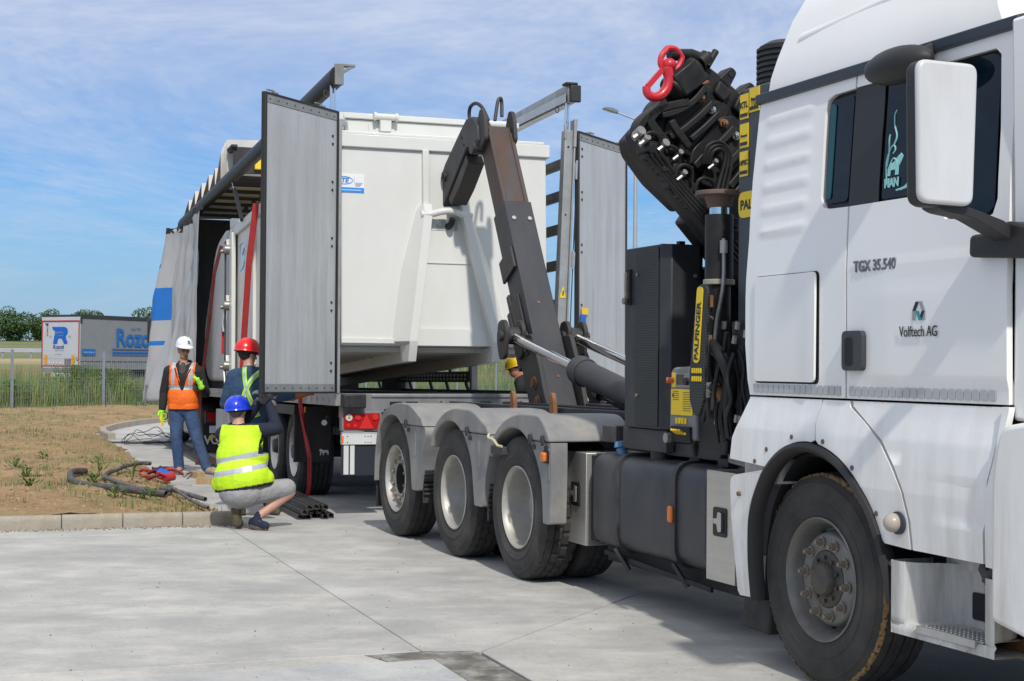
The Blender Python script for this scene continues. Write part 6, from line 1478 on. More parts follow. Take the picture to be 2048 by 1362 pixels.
M['shorts'] = cloth('grey_shorts', (.30, .295, .30), fold=.6); M['hood'] = cloth('blue_hoodie', (.026, .062, .125), fold=.8); M['lime'] = cloth('lime_strap', (.45, .86, .10), .6, .2)
M['gneon'] = cloth('neon_green_glove', (.35, .85, .05), .6, .3); M['ggrey'] = cloth('grey_work_glove', (.17, .155, .14), .8, .4, dirt=(.06, .05, .045), damt=.6, dscale=20); M['gor'] = cloth('orange_work_glove', (.42, .12, .025), .8, .4, dirt=(.15, .06, .03), damt=.6, dscale=20)
M['hwhite'] = mat('helmet_white', (.80, .81, .83), .25, var=.02, coat=.4); M['hred'] = mat('helmet_red', (.72, .012, .016), .25, var=.05, coat=.4); M['hblue'] = mat('helmet_blue', (.006, .04, .62), .25, var=.05, coat=.4); M['hyel'] = mat('helmet_yellow', (.80, .50, .01), .3, var=.06, coat=.3)
M['trk'] = cloth('dark_track_pants', (.010, .012, .02), fold=.5)

def helmet(name, c, m, parent, yaw=0., tilt=0., roll=0., s=1., logo=False):
    """safety helmet: ribbed dome, peak at the front (-y before turning), rim all round"""
    b = MB(); A, B, H = .118 * s, .142 * s, .128 * s
    def f(u, v):
        a = u * 2 * pi; e = v * pi / 2; ce, se = cos(e) ** .82, sin(e)
        x = A * ce * cos(a); y = B * ce * sin(a); z = H * se
        rid = .007 * s * max(0, 1 - abs(x) / (.018 * s)) * min(1, z / .04) if z > 0 else 0
        rid += .005 * s * sum(max(0, 1 - abs(abs(x) - .048 * s) / (.012 * s)) for _ in (0,)) * min(1, z / .05)
        return (x, y, z + rid)
    b.grid(f, 44, 14)
    def rim(u, v):
        a = u * 2 * pi; fr = max(0, -sin(a)); pk = .060 * s * fr ** 2.2 + .008 * s
        k = [0, 1, 1, .1][round(v * 3)]; dz = [.0, -.016 * s * (.4 + fr), -.021 * s * (.4 + fr), -.010 * s][round(v * 3)]
        return ((A + pk * .55 * k) * cos(a), (B + pk * k) * sin(a), dz)
    b.grid(rim, 44, 3)
    o = b.obj(name, m, parent, smooth=60)
    o.matrix_local = Matrix.Translation(c) @ Matrix.Rotation(yaw, 4, 'Z') @ Matrix.Rotation(tilt, 4, 'X') @ Matrix.Rotation(roll, 4, 'Y')
    i = MB(); i.sph((0, 0, -.012 * s), (A * .86, B * .86, .03 * s), 20, 8); i.obj('helmet_liner', M['jacket'], o)
    if logo:
        g = MB(); g.prism([(.012, .052), (.024, .052), (.014, .078), (.004, .078)], 'y', -B * .95, -B * .90); g.prism([(.026, .052), (.040, .052), (.030, .078), (.020, .078)], 'y', -B * .95, -B * .90); g.bx(.004, .045, -B * .985, -B * .93, .036, .043); g.obj('helmet_logo', M['shirt'], o)
    return o
def head(c, yaw, pitch, m_skin, m_hair, rl=0., beard=None):
    """prims of a head facing -y turned by yaw; c is its centre"""
    R3 = (Matrix.Rotation(yaw, 3, 'Z') @ Matrix.Rotation(pitch, 3, 'X') @ Matrix.Rotation(rl, 3, 'Y')); c = Vector(c)
    P = lambda x, y, z: tuple(c + R3 @ Vector((x, y, z)))
    L = [E_(P(0, .012, .03), (.074, .095, .092), m_skin, R3), E_(P(0, -.018, -.045), (.058, .068, .068), m_skin, R3), E_(P(0, -.052, -.088), (.028, .026, .024), beard if beard is not None else m_skin, R3),
         C_(P(0, -.088, .018), P(0, -.108, -.022), .010, .015, m_skin), E_(P(0, -.078, .032), (.055, .016, .012), m_skin, R3),
         E_(P(.074, .012, -.005), (.010, .020, .030), m_skin, R3), E_(P(-.074, .012, -.005), (.010, .020, .030), m_skin, R3),
         E_(P(0, .052, .02), (.077, .062, .080), m_hair, R3), E_(P(0, -.078, -.058), (.026, .012, .008), m_skin, R3)]
    if beard is not None: L += [E_(P(0, -.024, -.072), (.056, .060, .042), beard, R3)]
    return L, P
def face_bits(P, parent, glasses=False):
    b = MB()
    for sx in (-1, 1): b.sph(P(sx * .030, -.086, .012), .008, 10, 6)
    b.obj('eyes', M['hair'], parent)
    b = MB(); b.tube([P(-.022, -.094, -.056), P(0, -.098, -.058), P(.022, -.094, -.056)], .004, 5); b.obj('mouth', plain('lip', (.25, .09, .07), .5), parent)
    if glasses:
        b = MB()
        for sx in (-1, 1): b.tube([P(sx * .032 + .026 * cos(t), -.098, .012 + .017 * sin(t)) for t in [i * 2 * pi / 12 for i in range(13)]], .0028, 4, cap=False)
        b.tube([P(-.058, -.096, .016), P(-.076, -.02, .018), P(-.078, .03, .012)], .0028, 4); b.tube([P(.058, -.096, .016), P(.076, -.02, .018), P(.078, .03, .012)], .0028, 4); b.obj('glasses', M['black'], parent)
def glove(name, wrist, d, pn, curl, m, parent, side=1, s=1.):
    """a gloved hand: palm along d, palm facing pn, four fingers of unequal length curling towards pn, thumb off the side"""
    w = Vector(wrist); d = Vector(d).normalized(); pn = Vector(pn); pn = (pn - d * pn.dot(d)).normalized(); sd = d.cross(pn) * side
    pr = [C_(tuple(w - d * .045 * s), tuple(w + d * .01 * s), .043 * s, .036 * s), C_(tuple(w + d * .015 * s - sd * .018 * s), tuple(w + d * .075 * s - sd * .024 * s), .026 * s, .022 * s), C_(tuple(w + d * .015 * s + sd * .016 * s), tuple(w + d * .078 * s + sd * .026 * s), .026 * s, .022 * s), C_(tuple(w + d * .02 * s), tuple(w + d * .08 * s), .027 * s, .023 * s)]
    for k, (o_, L) in enumerate(((.034, .075), (.012, .085), (-.011, .079), (-.033, .062))):
        p = w + d * .082 * s + sd * o_ * s; a = curl * .55
        for j, f in enumerate((.45, .32, .23)):
            dr = d * cos(a) + pn * sin(a) + sd * (o_ * 1.2) * (1 if j == 0 else .3); dr.normalize(); q = p + dr * L * f * s
            pr.append(C_(tuple(p), tuple(q), .0125 * s - .0012 * j, .0118 * s - .0014 * j)); p = q; a += curl * .6
    p = w + d * .018 * s + sd * .032 * s; dr = (d * .55 + sd * .8 + pn * .25).normalized(); q = p + dr * .045 * s; q2 = q + (d * .8 + sd * .35 + pn * (.2 + curl * .3)).normalized() * .036 * s
    pr += [C_(tuple(p), tuple(q), .018 * s, .015 * s), C_(tuple(q), tuple(q2), .0145 * s, .012 * s)]
    return fuse(name, pr, [m], parent, .0055, 2)
# ---------------------------------------------------------------- standing man in orange
p1 = thing('person', 'man standing in orange hi-vis vest, white helmet, black jacket and jeans by the curtain', 'person', loc=(-4.40, 20.75, 0), group=None)
X = -.135
hp, P1 = head((X, -.015, 1.695), radians(28), radians(6), 0, 1, beard=5)
body = [E_((X, 0, 1.30), (.200, .128, .20), 2), E_((X, 0, 1.08), (.185, .130, .22), 2), E_((X + .01, 0, .90), (.178, .125, .13), 3), C_((X - .16, .005, 1.435), (X + .16, .005, 1.435), .082, .082, 2), C_((X, .01, 1.46), (X, -.005, 1.62), .062, .056, 0),
        E_((X, -.07, 1.40), (.055, .045, .14), 4),
        C_((X - .205, 0, 1.42), (X - .275, .03, 1.12), .078, .068, 2), C_((X - .275, .03, 1.12), (X - .285, -.02, .905), .066, .052, 2),
        C_((X + .205, 0, 1.42), (X + .30, .02, 1.12), .078, .068, 2), C_((X + .30, .02, 1.12), (X + .275, -.19, 1.235), .066, .052, 2),
        C_((X - .09, 0, .88), (X - .085, -.03, .50), .112, .082, 3), C_((X - .085, -.03, .50), (X - .055, .03, .085), .080, .072, 3),
        C_((X + .09, 0, .88), (X + .20, -.04, .49), .112, .082, 3), C_((X + .20, -.04, .49), (X + .325, .02, .10), .080, .074, 3),
        C_((X - .055, .05, .05), (X - .01, -.17, .042), .050, .043, 6), C_((X + .33, .03, .05), (X + .47, -.13, .042), .050, .043, 6)] + hp
fuse('body', body, [M['skin'], M['hair'], M['jacket'], M['jeans'], M['shirt'], mat('stubble', (.38, .22, .155), .6, var=.2, scale=60), M['shoe']], p1, .0105, 4)
face_bits(P1, p1, True)
helmet('helmet', (X + .005, -.005, 1.772), M['hwhite'], p1, yaw=radians(28), tilt=radians(5), logo=True)
def vcut(c):
    x = c.x - X
    if c.z > 1.47 - .12 * min(1, abs(x) * 1.0) * 0 and abs(x) < .095 and c.z > 1.44: return True
    if c.y < .02 and abs(x - .012) < .085 * max(0, (c.z - 1.16) / .3): return True
    if c.z > 1.22 and abs(x) > .178: return True
    return c.z < .895
def vmat(P, idx):
    x = P[:, 0] - X; z = P[:, 2]; o_ = idx.copy()
    o_[(z > 1.165) & (z < 1.222)] = 1; o_[(abs(abs(x) - .118) < .026) & (z >= 1.2)] = 1; return o_
fuse('vest', [E_((X, 0, 1.30), (.222, .155, .24), 0), E_((X, 0, 1.06), (.215, .162, .26), 0), C_((X - .16, .005, 1.43), (X + .16, .005, 1.43), .103, .103, 0), C_((X - .06, 0, .93), (X + .06, 0, .93), .145, .145, 0)], [M['hivo'], M['refl']], p1, .009, 5, post=vcut, thick=.008, assign=vmat)
b = MB(); b.tube([(X - .085, -.02, 1.50), (X - .10, -.09, 1.46), (X - .07, -.135, 1.38), (X - .035, -.15, 1.28), (X + .01, -.158, 1.17)], .013, 6); b.tube([(X + .10, -.02, 1.51), (X + .115, -.085, 1.46), (X + .085, -.13, 1.38), (X + .05, -.15, 1.28), (X + .014, -.158, 1.17)], .013, 6); b.tube([(X - .085, -.02, 1.50), (X - .07, .06, 1.55), (X, .085, 1.56), (X + .08, .06, 1.555), (X + .10, -.02, 1.51)], .02, 6); b.obj('collar', M['jacket'], p1)
glove('glove', (X - .287, -.025, .875), (.02, -.12, -1), (.7, -.5, 0), .55, M['gneon'], p1, 1, 1.05); glove('glove', (X + .272, -.21, 1.248), (-.25, -.3, .75), (-.8, .3, .3), 1.1, M['gneon'], p1, -1, 1.05)
b = MB(); b.bx(X - .29, X - .262, -.10, -.07, .66, .82); b.obj('folding_rule', M['yellow'], p1); b = MB(); b.tube([(X - .25, -.08, .86), (X - .20, -.10, .84), (X - .20, -.10, .77), (X - .245, -.09, .75)], .008, 6); b.obj('key_ring', M['black'], p1)
b = MB(); b.bar((X + .29, -.23, 1.30), (X + .22, -.27, 1.42), .06, .012, (.4, -1, 0)); b.obj('phone', M['black'], p1, bevel=.004)

# ---------------------------------------------------------------- crouching man, seen from behind
p2 = thing('person', 'crouching man seen from behind, in yellow hi-vis vest, blue helmet and grey shorts', 'person', loc=(-2.45, 13.88, 0))
hp, P2 = head((-.115, .20, 1.085), radians(165), radians(4), 0, 1)
body = [E_((-.03, -.03, .345), (.215, .165, .15), 3), E_((-.02, .0, .50), (.205, .145, .18), 2), E_((-.05, .06, .68), (.205, .135, .2), 2), E_((-.08, .12, .83), (.195, .125, .13), 2), C_((-.22, .14, .885), (.06, .14, .90), .075, .078, 2), C_((-.10, .16, .92), (-.11, .19, 1.04), .058, .055, 0),
        C_((.10, .15, .905), (.255, .17, .925), .075, .062, 2), C_((.255, .17, .925), (.165, .235, 1.17), .060, .046, 2),
        C_((-.25, .16, .87), (-.10, .40, .96), .070, .058, 2), C_((-.10, .40, .96), (.075, .30, 1.17), .055, .045, 2),
        C_((.07, -.02, .335), (.36, .14, .375), .115, .088, 3), C_((.345, .14, .365), (.385, .145, .345), .066, .058, 0), C_((.385, .145, .335), (.125, .02, .125), .058, .040, 0), C_((.125, .02, .13), (.10, .01, .08), .040, .042, 4),
        C_((-.10, .0, .32), (-.13, .42, .25), .11, .08, 3), C_((-.13, .42, .22), (-.09, .02, .20), .056, .045, 0),
        C_((.085, .03, .055), (.20, -.08, .042), .048, .042, 4), C_((.07, .04, .06), (.12, -.01, .05), .05, .05, 4), C_((-.085, -.01, .185), (-.075, .015, .06), .046, .048, 5), C_((-.075, .02, .06), (-.07, .075, .045), .047, .045, 5)] + hp
def smat(P, idx): return idx
fuse('body', body, [M['skin2'], M['hairg'], M['navy'], M['shorts'], cloth('navy_trainer', (.012, .02, .045), fold=.3), M['sole']], p2, .010, 4)
helmet('helmet', (-.12, .195, 1.105), M['hblue'], p2, yaw=radians(168), tilt=radians(-2), roll=radians(3))
def v2(c):
    if c.z < .395 + .16 * (c.x + .05): return True
    if c.x > .125 and c.z > .60 - .6 * (c.y - .1) * 0 and c.z > .70: return True
    if c.x < -.245 and c.z > .78: return True
    if c.z > .955: return True
    return c.y > .12 and abs(c.x + .09) < .09 and c.z > .9
def v2m(P, idx):
    q = P[:, 2] - .20 * (P[:, 0] + .05) - .06 * np.sin((P[:, 0] + .1) * 5) * 0; o_ = idx.copy(); o_[(q > .645) & (q < .692)] = 1; o_[(q > .525) & (q < .572)] = 1; return o_
fuse('vest', [E_((-.03, -.01, .47), (.262, .195, .23), 0), E_((-.04, .04, .66), (.240, .172, .24), 0), E_((-.075, .11, .83), (.218, .152, .155), 0), C_((-.21, .14, .875), (.04, .14, .89), .093, .093, 0), C_((-.22, .0, .42), (.17, .0, .47), .09, .09, 0)], [M['hivy'], M['refl']], p2, .008, 5, post=v2, thick=.006, assign=v2m)
def hem(c): return c.z > .45 + .16 * (c.x + .05) or c.z < .375 + .16 * (c.x + .05)
fuse('jersey_hem', [E_((-.03, -.015, .45), (.252, .186, .22), 0), C_((-.20, -.0, .40), (.16, -.0, .45), .095, .095, 0)], [M['navy']], p2, .010, 4, post=hem, thick=.004)
glove('glove', (.160, .238, 1.185), (-.45, -.1, .55), (-.7, .2, -.4), .9, M['ggrey'], p2, 1, 1.1); glove('glove', (.085, .295, 1.185), (.55, -.3, .45), (.5, .3, -.5), .9, M['ggrey'], p2, -1, 1.1)
b = MB()
for i in range(4): b.tube([(.115 + i * .022, -.035 - i * .02, .088 - i * .006), (.14 + i * .022, -.01 - i * .02, .092 - i * .006)], .004, 4)
b.obj('shoe_lace', M['whitelabel'], p2)
b = MB(); b.tube([(.055, -.0, .035), (.12, -.06, .015), (.22, -.10, .012)], .02, 6); b.obj('shoe_sole', M['sole'], p2)

# ---------------------------------------------------------------- man in the red helmet behind him
p3 = thing('person', 'man in red helmet and blue hoodie with lime braces, leaning on the trailer edge', 'person', loc=(-2.72, 15.25, 0))
hp, P3 = head((.035, .03, 1.62), radians(140), radians(8), 0, 1)
body = [E_((.06, 0, 1.25), (.205, .135, .24), 2), E_((.06, 0, 1.02), (.185, .13, .2), 2), E_((.06, 0, .88), (.18, .13, .13), 3), C_((-.08, .01, 1.40), (.20, .01, 1.42), .085, .085, 2), C_((.05, .0, 1.44), (.04, .02, 1.57), .060, .056, 0), E_((.05, -.04, 1.42), (.12, .07, .09), 2),
        C_((-.11, .01, 1.39), (-.19, .06, 1.12), .078, .068, 2), C_((-.19, .06, 1.12), (-.08, .28, 1.05), .064, .05, 2),
        C_((.23, .01, 1.40), (.27, .0, 1.20), .075, .066, 2), C_((.27, .0, 1.19), (.49, .05, 1.21), .062, .05, 2), C_((.49, .05, 1.21), (.53, .06, 1.215), .036, .036, 0),
        C_((-.02, 0, .86), (-.04, -.01, .48), .105, .075, 3), C_((-.04, -.01, .48), (-.03, .06, .08), .072, .05, 3), C_((.14, 0, .86), (.20, -.02, .48), .105, .075, 3), C_((.20, -.02, .48), (.26, .03, .08), .072, .05, 3),
        C_((-.03, .08, .045), (.02, -.12, .04), .046, .04, 4), C_((.25, .04, .045), (.36, -.06, .04), .046, .04, 4)] + hp
bd3 = fuse('body', body, [M['skin2'], M['hair'], M['hood'], M['trk'], M['sole']], p3, .011, 4)
helmet('helmet', (.03, .02, 1.66), M['hred'], p3, yaw=radians(140), tilt=radians(6), s=1.02)
def ribbon(pts, w, m, name, tgt, parent):
    P = catmull([Vector(p) for p in pts], 6); b = MB(); vs = []
    for i, p in enumerate(P):
        d = (P[min(i + 1, len(P) - 1)] - P[max(i - 1, 0)]).normalized(); s_ = d.cross(Vector((0, 1, 0))).normalized()
        vs += [p + s_ * (w * k) for k in (-.5, -.17, .17, .5)]
    b.add(vs, [(i * 4 + j, i * 4 + j + 1, i * 4 + j + 5, i * 4 + j + 4) for i in range(len(P) - 1) for j in range(3)])
    o = b.obj(name, m, parent, smooth=60); q = o.modifiers.new('fit', 'SHRINKWRAP'); q.target = tgt; q.wrap_method = 'PROJECT'; q.use_project_y = True; q.use_positive_direction = True; q.use_negative_direction = True; q.offset = .012
    t = o.modifiers.new('th', 'SOLIDIFY'); t.thickness = .006; return o
for a, w in (([(.20, -.3, 1.47), (.10, -.3, 1.37), (.03, -.3, 1.22), (-.01, -.3, 1.02)], .05), ([(.02, -.3, 1.50), (.03, -.3, 1.37), (.07, -.3, 1.22), (.14, -.3, 1.06)], .045), ([(-.02, -.3, 1.02), (.08, -.3, 1.00), (.18, -.3, 1.03)], .05)):
    ribbon(a, w, M['lime'], 'brace', bd3, p3)
    ribbon([(x, y - .0, z) for x, y, z in a], w * .28, M['refl'], 'brace_tape', bd3, p3).modifiers['fit'].offset = .019
glove('glove', (.53, .06, 1.215), (.9, .1, .25), (.0, .6, -.8), .25, M['gor'], p3, 1, 1.15)

# ---------------------------------------------------------------- man in the yellow helmet on the far side
yl = TRM @ Vector((2.95, 3.1, 0)); p4 = thing('person', 'man in yellow helmet bending down behind the hook arm, mostly hidden', 'person', loc=(yl.x, yl.y, 0))
hp, P4 = head((.0, -.02, 1.50), radians(75), radians(25), 0, 1)
body = [E_((.22, .05, 1.20), (.19, .15, .22), 2), E_((.26, .06, 1.0), (.18, .14, .2), 2), E_((.27, .06, .85), (.18, .13, .13), 3), C_((.10, .0, 1.36), (.30, .12, 1.36), .08, .08, 2), C_((.14, .02, 1.38), (.04, -.01, 1.46), .06, .055, 0),
        C_((.06, -.05, 1.32), (.12, -.14, 1.08), .07, .06, 2), C_((.12, -.14, 1.08), (.04, -.30, 1.0), .058, .045, 2), C_((.38, .14, 1.34), (.42, .10, 1.05), .07, .06, 2), C_((.42, .10, 1.05), (.30, -.10, 1.0), .056, .045, 2),
        C_((.20, .05, .84), (.16, .02, .46), .105, .078, 3), C_((.16, .02, .46), (.18, .06, .08), .074, .055, 3), C_((.36, .08, .84), (.38, .04, .46), .105, .078, 3), C_((.38, .04, .46), (.38, .08, .08), .074, .055, 3), C_((.18, .08, .05), (.12, -.10, .04), .046, .04, 1), C_((.38, .1, .05), (.34, -.08, .04), .046, .04, 1)] + hp
fuse('body', body, [mat('skin_ruddy', (.48, .20, .14), .5, var=.08, scale=14), M['hair'], M['jacket'], M['trk']], p4, .012, 4); helmet('helmet', (.015, -.01, 1.53), M['hyel'], p4, yaw=radians(-100), tilt=radians(14))
# ============================================================ background
# ---- parked curtain trailer with blue lettering
RA = Vector((-24.66, 78.8, 0)); RB = Vector((-22.30, 77.5, 0)); rx = (RB - RA).normalized(); ry = Vector((-rx.y, rx.x, 0)); RW = (RB - RA).length
rz0 = .0; roz = thing('parked_trailer', 'grey parked semi-trailer with big blue R logo and Rozoti lettering, beyond the fence', 'trailer', mw=frame(Vector((RA.x, RA.y, rz0)), rx, ry))
G = roz; BL = plain('logo_blue', (.010, .115, .50), .4); BL2 = plain('logo_blue_side', (.012, .13, .42), .4)
b = MB(); b.bx(.02, RW - .02, .02, 13.6, 1.18, 3.92); b.obj('curtain_side', mat('curtain_grey', (.215, .225, .24), .55, var=.05), G)
b = MB(); b.bx(-.02, RW + .02, .0, 13.6, 3.82, 4.0).bx(RW - .05, RW + .01, -.03, .12, 3.55, 3.84); b.obj('roof', plain('roof_dark', (.03, .033, .038), .5), G)
b = MB(); b.bx(0, RW, -.06, .0, 1.22, 3.88); rd = b.obj('rear_door', mat('rear_white', (.50, .51, .53), .5, var=.03), G)
for x0, x1, z0, z1 in ((0, .07, 1.22, 3.70), (RW - .07, RW, 1.22, 3.70), (0.07, RW - .07, 3.62, 3.70), (.07, RW - .07, 1.30, 1.36)): MB().bx(x0, x1, -.075, -.06, z0, z1).obj('red_border', plain('border_red', (.38, .02, .03), .5), rd)
kx = RW / 350.0                                            # photo crop widths: 385..735 across the rear
def rp(x, y): return ((x - 388) * kx, 3.93 - (y - 330) * .0262 * 100 / 454 * 1.0)
def poly(pts, m, name, y0=-.085, y1=-.06): MB().prism([rp(*p) for p in pts], 'y', y0, y1).obj(name, m, rd)
poly([(485, 428), (600, 428), (622, 440), (630, 465), (628, 490), (612, 508), (590, 512), (592, 500), (590, 470), (512, 470), (505, 455), (495, 452)], BL, 'logo_r')
poly([(512, 478), (590, 478), (590, 486), (512, 486)], BL, 'logo_r'); poly([(512, 492), (590, 492), (590, 500), (512, 500)], BL, 'logo_r')
poly([(508, 505), (612, 508), (618, 555), (628, 552), (626, 580), (598, 580), (585, 548), (572, 530), (548, 530), (540, 545), (533, 580), (497, 580)], BL, 'logo_r')
def rtext(s, px, py, hpx, m, name='lettering', **k):
    x, z = rp(px, py); return text(s, hpx * kx * 1.35, (x, -.064, z), RX, m, rd, name, th=.003, **k)
DB = plain('logo_dark_blue', (.015, .06, .20), .5)
rtext('Rozoti', 494, 626, 28, DB, bold=.008, shear=.12); rtext('SPEDITION', 511, 648, 11, plain('grey_text', (.2, .25, .33), .5), sp=1.2); rtext('www.rozoti.ro', 511, 679, 8, plain('grey_text2', (.2, .3, .42), .5))
rtext('19', 457, 528, 16, plain('grey_text3', (.12, .2, .34), .5)); rtext('93', 636, 528, 16, plain('grey_text4', (.12, .2, .34), .5))
x, z = rp(447, 512); text('SCHMITZ', 14 * kx * 1.3, (x, -.064, z), Matrix.Rotation(-pi / 2, 4, 'Y') @ RX, plain('mark_red', (.5, .03, .05), .5), rd, th=.003, bold=.004)
poly([(420, 394), (438, 398), (448, 394), (450, 412), (440, 418), (428, 408)], DB, 'elephant_mark')
for a in (417, 668): poly([(a, 680), (a + 27, 680), (a + 27, 765), (a, 765)], plain('reflector_amber', (.72, .33, .01), .4), 'reflector')
for a in (467, 501, 535, 570): 
    x, z = rp(a, 750); MB().cyl((x, -.066, z), (x, -.062, z), .085, n=14).obj('speed_mark', plain('speed_red', (.55, .12, .1), .5), rd); MB().cyl((x, -.070, z), (x, -.066, z), .06, n=14).obj('speed_mark', M['whitelabel'], rd)
poly([(605, 715), (662, 715), (662, 768), (605, 768)], M['frame_grey'], 'panel'); 
b = MB(); b.bx(.1, RW - .1, -.02, .1, .74, .98); b.bx(.15, RW - .15, -.02, .05, .50, .62); b.obj('bumper', M['white'], G); b = MB(); b.bx(0, RW, -.05, .02, 1.02, 1.22); b.obj('rear_sill', M['galv'], G)
for a in (.22, RW - .62): MB().bx(a, a + .40, -.04, -.01, .78, .96).obj('tail_lamp', M['redlens'], G)
b = MB(); b.bx(RW / 2 - .28, RW / 2 + .28, -.05, -.02, .80, .93); b.obj('number_plate', M['whitelabel'], G); text('B 18 RZT', .12, (RW / 2 - .24, -.055, .82), RX, M['black'], G, th=.001); text('SCHMITZ', .10, (RW / 2 - .30, -.03, .52), RX, M['black'], G, th=.001)
b = MB(); b.bx(RW - .02, RW + .03, .0, 13.6, 1.16, 1.26); b.bx(RW + .0, RW + .025, .0, 13.6, 1.60, 1.63)
for i in range(34): b.bx(RW + .02, RW + .035, .2 + i * .4, .24 + i * .4, 1.26, 1.62)
b.obj('side_rail', M['galv'], G); b = MB(); b.bx(.5, RW - .1, .3, 13.4, .45, 1.15); b.obj('chassis', M['dark'], G)
for y in (2.6, 3.9, 5.2): 
    b = MB(); b.cyl((RW - .4, y, .5), (RW, y, .5), .5, n=24); b.obj('wheel', M['tyre'], G)
text('Rozoti', 1.30, (RW + .028, 2.55, 2.43), RXR, BL2, G, th=.002, bold=.035, sx=.95); text('since 1993', .17, (RW + .028, 3.7, 3.30), RXR, BL2, G, th=.002)
for z in (2.22, 2.06, 1.92): MB().bx(RW + .022, RW + .030, 2.3, 7.2, z, z + .055).obj('side_stripe', BL2, G)
b = MB(); b.bx(RW + .022, RW + .03, .12, 1.05, 1.90, 2.22); b.obj('side_label', BL2, G); text('www.rozoti.ro', .13, (RW + .033, .20, 2.02), RXR, plain('pale_text', (.5, .6, .75), .5), G, th=.001)

# ---- fence: posts and welded mesh
fence = thing('mesh_fence', 'thin grey welded mesh fence on galvanised posts along the weedy edge of the yard', 'fence')
FP = [(-14.75 + 1.75 * i, 44.3 + 3.5 * i, 0) for i in range(-2, 14)]
M['post'] = mat('fence_post_zinc', (.30, .33, .37), .5, .3, var=.1)
pm_ = MB(); pm_.bx(-.035, .035, -.03, .03, -.3, 1.86).bx(-.04, .04, -.035, .035, 1.86, 1.885).bx(-.042, .042, -.036, -.03, 1.0, 1.05).bx(-.042, .042, -.036, -.03, .3, .35); pmesh = pm_.mesh('fence_post', M['post'])
fa = atan2(3.5, 1.75)
for p in FP: o = link('fence_post', pmesh, fence); o.location = p; o.rotation_euler = (0, 0, fa)
w = MB(); Lp = sqrt(1.75 ** 2 + 3.5 ** 2)
def wire(p, q, r=.0032):
    p = Vector(p); q = Vector(q); d = (q - p).normalized(); a = d.orthogonal().normalized(); c = d.cross(a); vs = [e + (a * cos(t) + c * sin(t)) * r for e in (p, q) for t in (0, 2.094, 4.189)]
    w.add(vs, [(0, 1, 4, 3), (1, 2, 5, 4), (2, 0, 3, 5)])
for i in range(int(Lp / .10)): wire((.05 + i * .10, 0, .03), (.05 + i * .10, 0, 1.78), .0026)
for z in [.05 + .2 * k for k in range(9)] + [.25 - .04, 1.0 - .04, 1.62]: wire((.03, 0, z), (Lp - .03, 0, z), .0034)
wmesh = w.mesh('mesh_panel', M['post'], smooth=0, recalc=False, weld=False)
for p in FP[:-1]: o = link('mesh_panel', wmesh, fence); o.location = p; o.rotation_euler = (0, 0, fa); o['kind'] = 'stuff'
# ---- crash barrier along the road behind
gr = thing('crash_barrier', 'long low steel crash barrier on the bank left of the parked trailer', 'barrier')
b = MB(); b.prism([(0, 0), (.04, .05), (0, .10), (.0, .20), (.04, .25), (0, .30), (-.02, .30), (-.02, 0)], 'x', -70, -24); o = b.obj('rail', mat('barrier_zinc', (.45, .47, .50), .45, .4, var=.08), gr); o.location = (0, 106, terr(-40, 106) + .55)
pb = MB(); pb.bx(-.06, .06, .0, .08, -.4, .8); pmz = pb.mesh('post', M['post'])
for i in range(23): o = link('post', pmz, gr); o.location = (-70 + 2 * i, 106.05, terr(-40, 106) + .05)
# ---- street lamp
sl2 = thing('street_lamp', 'tall galvanised street lamp behind the trailer door, arm pointing left', 'street lamp', loc=(3.18, 39, 0))
b = MB(); b.cyl((0, 0, -.2), (0, 0, 1.3), .085, n=14); b.cyl((0, 0, 1.3), (0, 0, 8.02), .075, .038, 14); b.obj('pole', mat('lamp_pole_zinc', (.42, .45, .46), .45, .5, var=.08), sl2)
b = MB(); b.cyl((0, 0, 7.98), (-.50, .0, 8.17), .030, .026, 10); b.obj('arm', M['post'], sl2)
b = MB(); b.prism([(-.88, 8.255), (-.80, 8.29), (-.62, 8.275), (-.46, 8.20), (-.47, 8.13), (-.62, 8.17)], 'y', -.11, .11); hd_ = b.obj('lamp_head', plain('lamp_grey', (.16, .17, .18), .5), sl2, bevel=.01); MB().prism([(-.84, 8.238), (-.64, 8.165), (-.64, 8.158), (-.84, 8.231)], 'y', -.08, .08).obj('lens', plain('lamp_lens', (.5, .5, .45), .2), hd_)

# ---- trees
M['leaf'] = []
for i, c in enumerate(((.040, .085, .018), (.055, .11, .022), (.032, .065, .016), (.075, .13, .028))):
    m = mat('leaf_green', c, .6, var=.35, scale=.6, detail=2); n = m.node_tree.nodes; M['leaf'].append(m)
    n['Principled BSDF'].inputs['Subsurface Weight'].default_value = 0
M['bark'] = mat('bark', (.09, .07, .05), .9, var=.3, scale=6)
def leafcloud(b, blobs, n, size, rr, flat=.5):
    tot = sum(r[0] * r[1] * r[2] for _, r in blobs)
    for c, r in blobs:
        k = int(n * r[0] * r[1] * r[2] / tot)
        for _ in range(k):
            while True:
                v = Vector((rr.uniform(-1, 1), rr.uniform(-1, 1), rr.uniform(-1, 1)))
                if .35 < v.length < 1: break
            v = v.normalized() * (v.length ** .4) * rr.uniform(.88, 1.06); p = Vector(c) + Vector((v.x * r[0], v.y * r[1], v.z * r[2]))
            nrm = (v + Vector((rr.uniform(-1, 1), rr.uniform(-1, 1), rr.uniform(-.6, 1))) * .9).normalized(); a = nrm.orthogonal().normalized(); t = rr.random() * 6.3; d = nrm.cross(a); u = a * cos(t) + d * sin(t); w_ = nrm.cross(u); s = size * rr.uniform(.6, 1.4)
            b.c = rr.choice((0, 0, 1, 1, 2, 3)); b.add([p - u * s, p + w_ * s * .55, p + u * s, p - w_ * s * .55], [(0, 1, 2, 3)])
